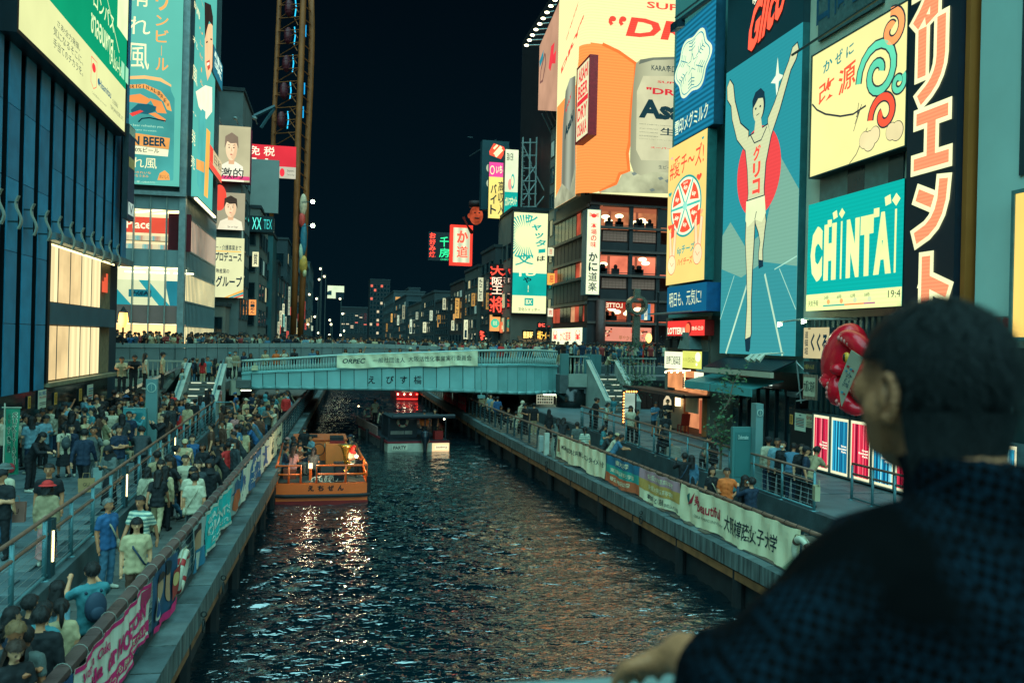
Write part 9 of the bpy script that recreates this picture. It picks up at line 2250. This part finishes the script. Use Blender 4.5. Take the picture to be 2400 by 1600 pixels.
p_=at(36,1205,Z=2.75);carrier('paper_bag','pinkish paper bag with GU lettering at the left picture edge',Vector((p_.x,p_.y,2.6)),.36,.40,.14,mat('a87868',.7,0,.15,3),'GU',.1)
p_=by_head(197,1006,ZLU,1.76);carrier('plastic_bag','pale translucent bag held by the person walking away',p_+Vector((.36,.02,.18)),.2,.55,.1,mat('7f9690',.5,0,.2,3),None,.3)
p_=by_head(1896,1075,ZRU,1.78);carrier('tote_bag','cream tote bag on the arm of the person leaning at the right railing',p_+Vector((.25,.05,.75)),.34,.36,.12,mat('b0a684',.8,0,.12,3),None,1.2)
r_=random.Random(11)
cmat=[mat(c,.8,0,.15,3)for c in('cc8c64','15191c','a8a88c','2c4a58','8a2c28','6a6a5c','3a5a68','14110f','22303a')]
base=[]
for ps,sx_ in(('stand','m'),('phone','f'),('photo','m'),('cross','f')):
 P_,hc_,HR_,_h=body_prims(ps,sx_,'short' if sx_=='m' else 'long','trousers')
 m_=remeshed(P_,.042,1,fold=0)
 v_=np.array([q.co[:]for q in m_.vertices]);f_=[tuple(q.vertices)for q in m_.polygons];t_=[q.material_index for q in m_.polygons]
 hb=MB().ball(hc_+HR_@Vector((0,.02,.035)),(.108,.112,.1),10,7);
 if sx_=='f':hb.ball(hc_+HR_@Vector((0,.07,-.08)),(.1,.06,.18),9,6)
 n0=len(v_);v_=np.vstack([v_,np.array(hb.v)]);f_+=[tuple(i+n0 for i in q)for q in hb.f];t_+=[9]*len(hb.f)
 base.append((v_,f_,np.array(t_)));bpy.data.meshes.remove(m_)
V_,F_,M_,n0=[],[],[],0
for k in range(340):
 uu=r_.uniform(255,1560);yy=(r_.choice([61.2,61.6,62.2])if k%2 else r_.uniform(62,71))if uu<1115 else r_.uniform(62.5,71);p_=at(uu,800,Y=yy)
 v_,f_,t_=r_.choice(base);s_=r_.uniform(.87,1.04);a_=r_.gauss(0,.9);c_,d_=math.cos(a_),math.sin(a_)
 w_=np.stack([v_[:,0]*c_-v_[:,1]*d_,v_[:,0]*d_+v_[:,1]*c_,v_[:,2]],1)*s_+np.array([p_.x,yy,4.85])
 V_.append(w_);F_+=[tuple(i+n0 for i in q)for q in f_];n0+=len(w_)
 M_.append(np.array([0,r_.choice([1,1,2,2,3,4,5,6]),r_.choice([1,8]),1,0,0,0,0,0,7])[t_])
me_=bpy.data.meshes.new('crowd');me_.from_pydata(np.vstack(V_).tolist(),[],F_)
for m_ in cmat:me_.materials.append(m_)
me_.polygons.foreach_set('material_index',np.concatenate(M_).astype(np.int32));me_.polygons.foreach_set('use_smooth',np.ones(len(F_),bool));me_.update()
co_=bpy.data.objects.new('crowd',me_);COL.objects.link(co_)
tag(co_,'dense rear of the crowd standing on the bridge deck','crowd',kind='stuff')
print('persons',NPER,'dup labels',[k for k,n in LABELS.items()if n>1][:40])
# =the man leaning on the near rail
shirt=bpy.data.materials.new('checked_shirt');shirt.use_nodes=True
_n,_l=shirt.node_tree.nodes,shirt.node_tree.links;_b=_n['Principled BSDF'];_b.inputs['Roughness'].default_value=.9;_b.inputs['Specular IOR Level'].default_value=.06
_t=_n.new('ShaderNodeTexCoord');_c=_n.new('ShaderNodeTexChecker');_c.inputs['Scale'].default_value=85;_c.inputs['Color1'].default_value=(*lin('091a24'),1);_c.inputs['Color2'].default_value=(*lin('030406'),1)
_w=_n.new('ShaderNodeTexNoise');_w.inputs['Scale'].default_value=5;_mx=_n.new('ShaderNodeMix');_mx.data_type='RGBA';_mx.inputs[7].default_value=(*lin('020304'),1)
_mp=_n.new('ShaderNodeMapping');_mp.inputs['Rotation'].default_value=(.5,.4,.3)
_l.new(_t.outputs['Object'],_mp.inputs[0]);_l.new(_mp.outputs[0],_c.inputs[0]);_l.new(_t.outputs['Object'],_w.inputs[0]);_r=_n.new('ShaderNodeValToRGB');_r.color_ramp.elements[0].position=.42;_r.color_ramp.elements[1].position=.6
_l.new(_w.outputs[0],_r.inputs[0]);_l.new(_r.outputs[0],_mx.inputs[0]);_l.new(_c.outputs[0],_mx.inputs[6]);_l.new(_mx.outputs[2],_b.inputs['Base Color'])
def hero():
 hc=Vector((.893,1.15,6.442));yaw=math.radians(-2)
 HR=Matrix.Rotation(math.pi+math.radians(7),3,'Z')@Matrix.Rotation(math.radians(2),3,'X')
 def Hd(p):return hc+HR@Vector(p)
 nb_=Vector((.905,1.085,6.275));P=[]
 P+=[(Hd((0,.025,.035)),Hd((0,.01,-.01)),.098,.09,SK,(0,0)),(Hd((0,-.02,.03)),Hd((0,-.02,.0)),.086,.082,SK,(0,0)),(Hd((0,-.03,-.03)),Hd((0,-.05,-.085)),.072,.046,SK,(0,0)),(Hd((0,-.10,.01)),Hd((0,-.118,-.03)),.014,.02,SK,(0,0)),(Hd((0,-.095,-.06)),Hd((0,-.095,-.07)),.025,.025,SK,(0,0))]
 for s in(-1,1):P+=[(Hd((s*.066,-.02,-.03)),Hd((s*.045,-.045,-.08)),.035,.028,SK,(0,0)),(Hd((s*.05,-.068,.0)),Hd((s*.03,-.08,-.02)),.03,.026,SK,(0,0))]
 P+=[(nb_,Hd((0,.03,-.05)),.072,.070,SK,(0,0)),(nb_+Vector((0,.03,0)),Hd((0,.0,-.07)),.055,.05,SK,(0,0))]
 SL_,SR_=Vector((.735,1.05,6.185)),Vector((1.12,1.03,6.19))
 P+=[(nb_+Vector((0,-.01,-.035)),SL_+Vector((.03,0,.01)),.078,.088,TP,(0,0)),(nb_+Vector((0,-.01,-.035)),SR_,.078,.09,TP,(0,0)),(nb_+Vector((0,-.008,-.02)),nb_+Vector((0.004,-.004,.068)),.094,.088,TP,(0,1))]
 for dx in(-.13,-.05,.04,.13):
  P.append((Vector((.91+dx,1.06,6.15)),Vector((.90+dx,.98,5.6)),.135,.16,TP,(0,0)))
 E_,W_,T_=Vector((.53,1.0,6.055)),at(1600,1532,Y=1.19),at(1480,1575,Y=1.33)
 P+=[(SL_,SL_+(E_-SL_)*.5,.09,.086,TP,(0,0)),(SL_+(E_-SL_)*.5,E_,.088,.082,TP,(0,0)),(E_,E_+(W_-E_)*.42,.08,.078,TP,(0,1)),(E_,W_,.05,.034,SK,(0,0)),(SL_+Vector((.04,.02,-.06)),E_+Vector((.06,.02,-.07)),.07,.07,TP,(0,0))]
 P+=[(SR_,Vector((1.32,1.05,6.0)),.085,.075,TP,(0,0)),(Vector((1.32,1.05,6.0)),Vector((1.22,1.3,5.98)),.06,.04,TP,(0,0))]
 d=(T_-W_);Hl=d.length;d.normalize();up=Vector((0,0,1));sd=d.cross(up).normalized()
 for q in(-.02,.0,.02):P.append((W_+sd*q*.6,W_+d*Hl*.48+sd*q*1.1,.024,.02,SK,(0,0)))
 for q,l in((-.033,.86),(-.011,1.0),(.012,.96),(.034,.8)):
  k1=W_+d*Hl*.5+sd*q+up*.004;k2=W_+d*Hl*(.5+.28*l)+sd*q*1.15+up*.008;k3=W_+d*Hl*(.45+.55*l)+sd*q*1.2-up*.016
  P+=[(k1,k2,.0115,.010,SK,(0,0)),(k2,k3,.010,.0085,SK,(0,0))]
 P+=[(W_+d*Hl*.12+sd*-.02,W_+d*Hl*.38+sd*-.06,.014,.0115,SK,(0,0)),(W_+d*Hl*.38+sd*-.06,W_+d*Hl*.55+sd*-.062-up*.01,.0115,.009,SK,(0,0))]
 me=remeshed(P,.0065,5,fold=.0022)
 o=bpy.data.objects.new('person',me);COL.objects.link(o)
 tag(o,'man in a dark checked shirt seen from behind, leaning on the near rail','person')
 sk=mat('b87650',.5,0,.15,14,bump=.3)
 for i,m in enumerate((sk,shirt,shirt,shirt)):me.materials[i]=m
 for s in(-1,1):
  e=MB();c=Hd((s*.096,.018,-.012));ax=HR@Vector((s*.25,1,.08));ay=HR@Vector((s*.1,.12,1))
  n=ax.normalized().cross(ay.normalized())
  for k in range(15):
   a0,a1=math.radians(-75+k*18),math.radians(-75+(k+1)*18)
   q=lambda a:c+ax.normalized()*.021*math.cos(a)+ay.normalized()*.033*math.sin(a)
   e.tube([q(a0),q(a1)],.0068,8)
  e.ball(c-ay.normalized()*.030+ax.normalized()*.004,(.0105,)*3,10,7).ball(c-ax.normalized()*.004,(.012,.012,.024),10,8)
  e.build('ear',[sk],o,True)
 hb_=MB();n,k=40,26;vs,fs=[],[]
 r_=np.random.default_rng(4)
 for i in range(k+1):
  a=math.pi*i/k
  for j in range(n):
   t=2*math.pi*j/n;x,y,z=math.sin(a)*math.cos(t),math.sin(a)*math.sin(t),math.cos(a)
   q=1+r_.normal(0,.006)
   vs.append(Hd((x*.104*q,.018+y*.119*q,.03+z*.107*q)))
 loc=lambda i:HR.transposed()@(vs[i]-hc)
 keep=[]
 for i in range(k):
  for j in range(n):
   f=(i*n+j,(i+1)*n+j,(i+1)*n+(j+1)%n,i*n+(j+1)%n)
   c=sum((loc(m)for m in f),Vector())/4
   if c.y<-.045 and c.z<.085:continue
   if c.y<.02 and c.z<.045:continue
   if c.y<.05 and c.z<-.028:continue
   if c.z<-.075-.06*max(0,c.y):continue
   fs.append(f)
 for j in range(13):
  a0,a1=math.pi*(.06+.88*j/13),math.pi*(.06+.88*(j+1)/13)
  i0=len(vs);vs+=[Hd((math.cos(a0)*.098,.022+math.sin(a0)*.108,-.03)),Hd((math.cos(a1)*.098,.022+math.sin(a1)*.108,-.03)),Hd((math.cos(a1)*.08,.03+math.sin(a1)*.072,-.135)),Hd((math.cos(a0)*.08,.03+math.sin(a0)*.072,-.135))]
  fs.append((i0,i0+1,i0+2,i0+3))
 hb_.add(vs,fs)
 hm=mat('15191a',.5,0,.45,40,bump=.5,spec=.2)
 hb_.build('hair',[hm],o,True)
 st_=MB();rr=random.Random(9)
 for q in range(2600):
  f=rr.choice(fs);c=sum((vs[m]for m in f),Vector())/4+Vector((rr.uniform(-.008,.008),rr.uniform(-.008,.008),rr.uniform(-.006,.006)))
  nrm=(c-hc-Vector((0,0,.02))).normalized();dn=(Vector((rr.uniform(-.3,.3),rr.uniform(-.5,.1),-.6))+nrm*.55).normalized()
  sdv=nrm.cross(dn).normalized()*.0012
  L=rr.uniform(.014,.03)
  st_.poly([c-sdv,c+sdv,c+dn*L+sdv*.2,c+dn*L-sdv*.2])
 s_=st_.build('hair_strands',[hm],o);s_['kind']='stuff'
hero()
t=thing('bridge_rail','pale teal metal handrail of the near bridge under the man\'s hand','railing',(.5,1.34,5.9))
MB().box(-1.2,2.6,1.285,1.40,5.86,5.927).build('handrail',[mat('6f9c9c',.35,.3,.15,6)],t)
MB().box(-1.2,2.6,1.31,1.37,5.1,5.14).build('bottom_rail',[mat('6f9c9c',.35,.3,.15,6)],t)
bm_=MB().box(-.02,.02,-.02,.02,0,.72).mesh([mat('5f8c8c',.4,.3)],name='post')
for k in range(14):inst(bm_,'post',t,(-1.1+k*.28,1.34,5.14))
bpy.data.scenes.remove(TS)
dk=MB().box(-2.5,3.5,-1.5,1.45,4.7,4.86).build('near_bridge_deck',[mat('4a5454',.7)]);tag(dk,kind='structure')
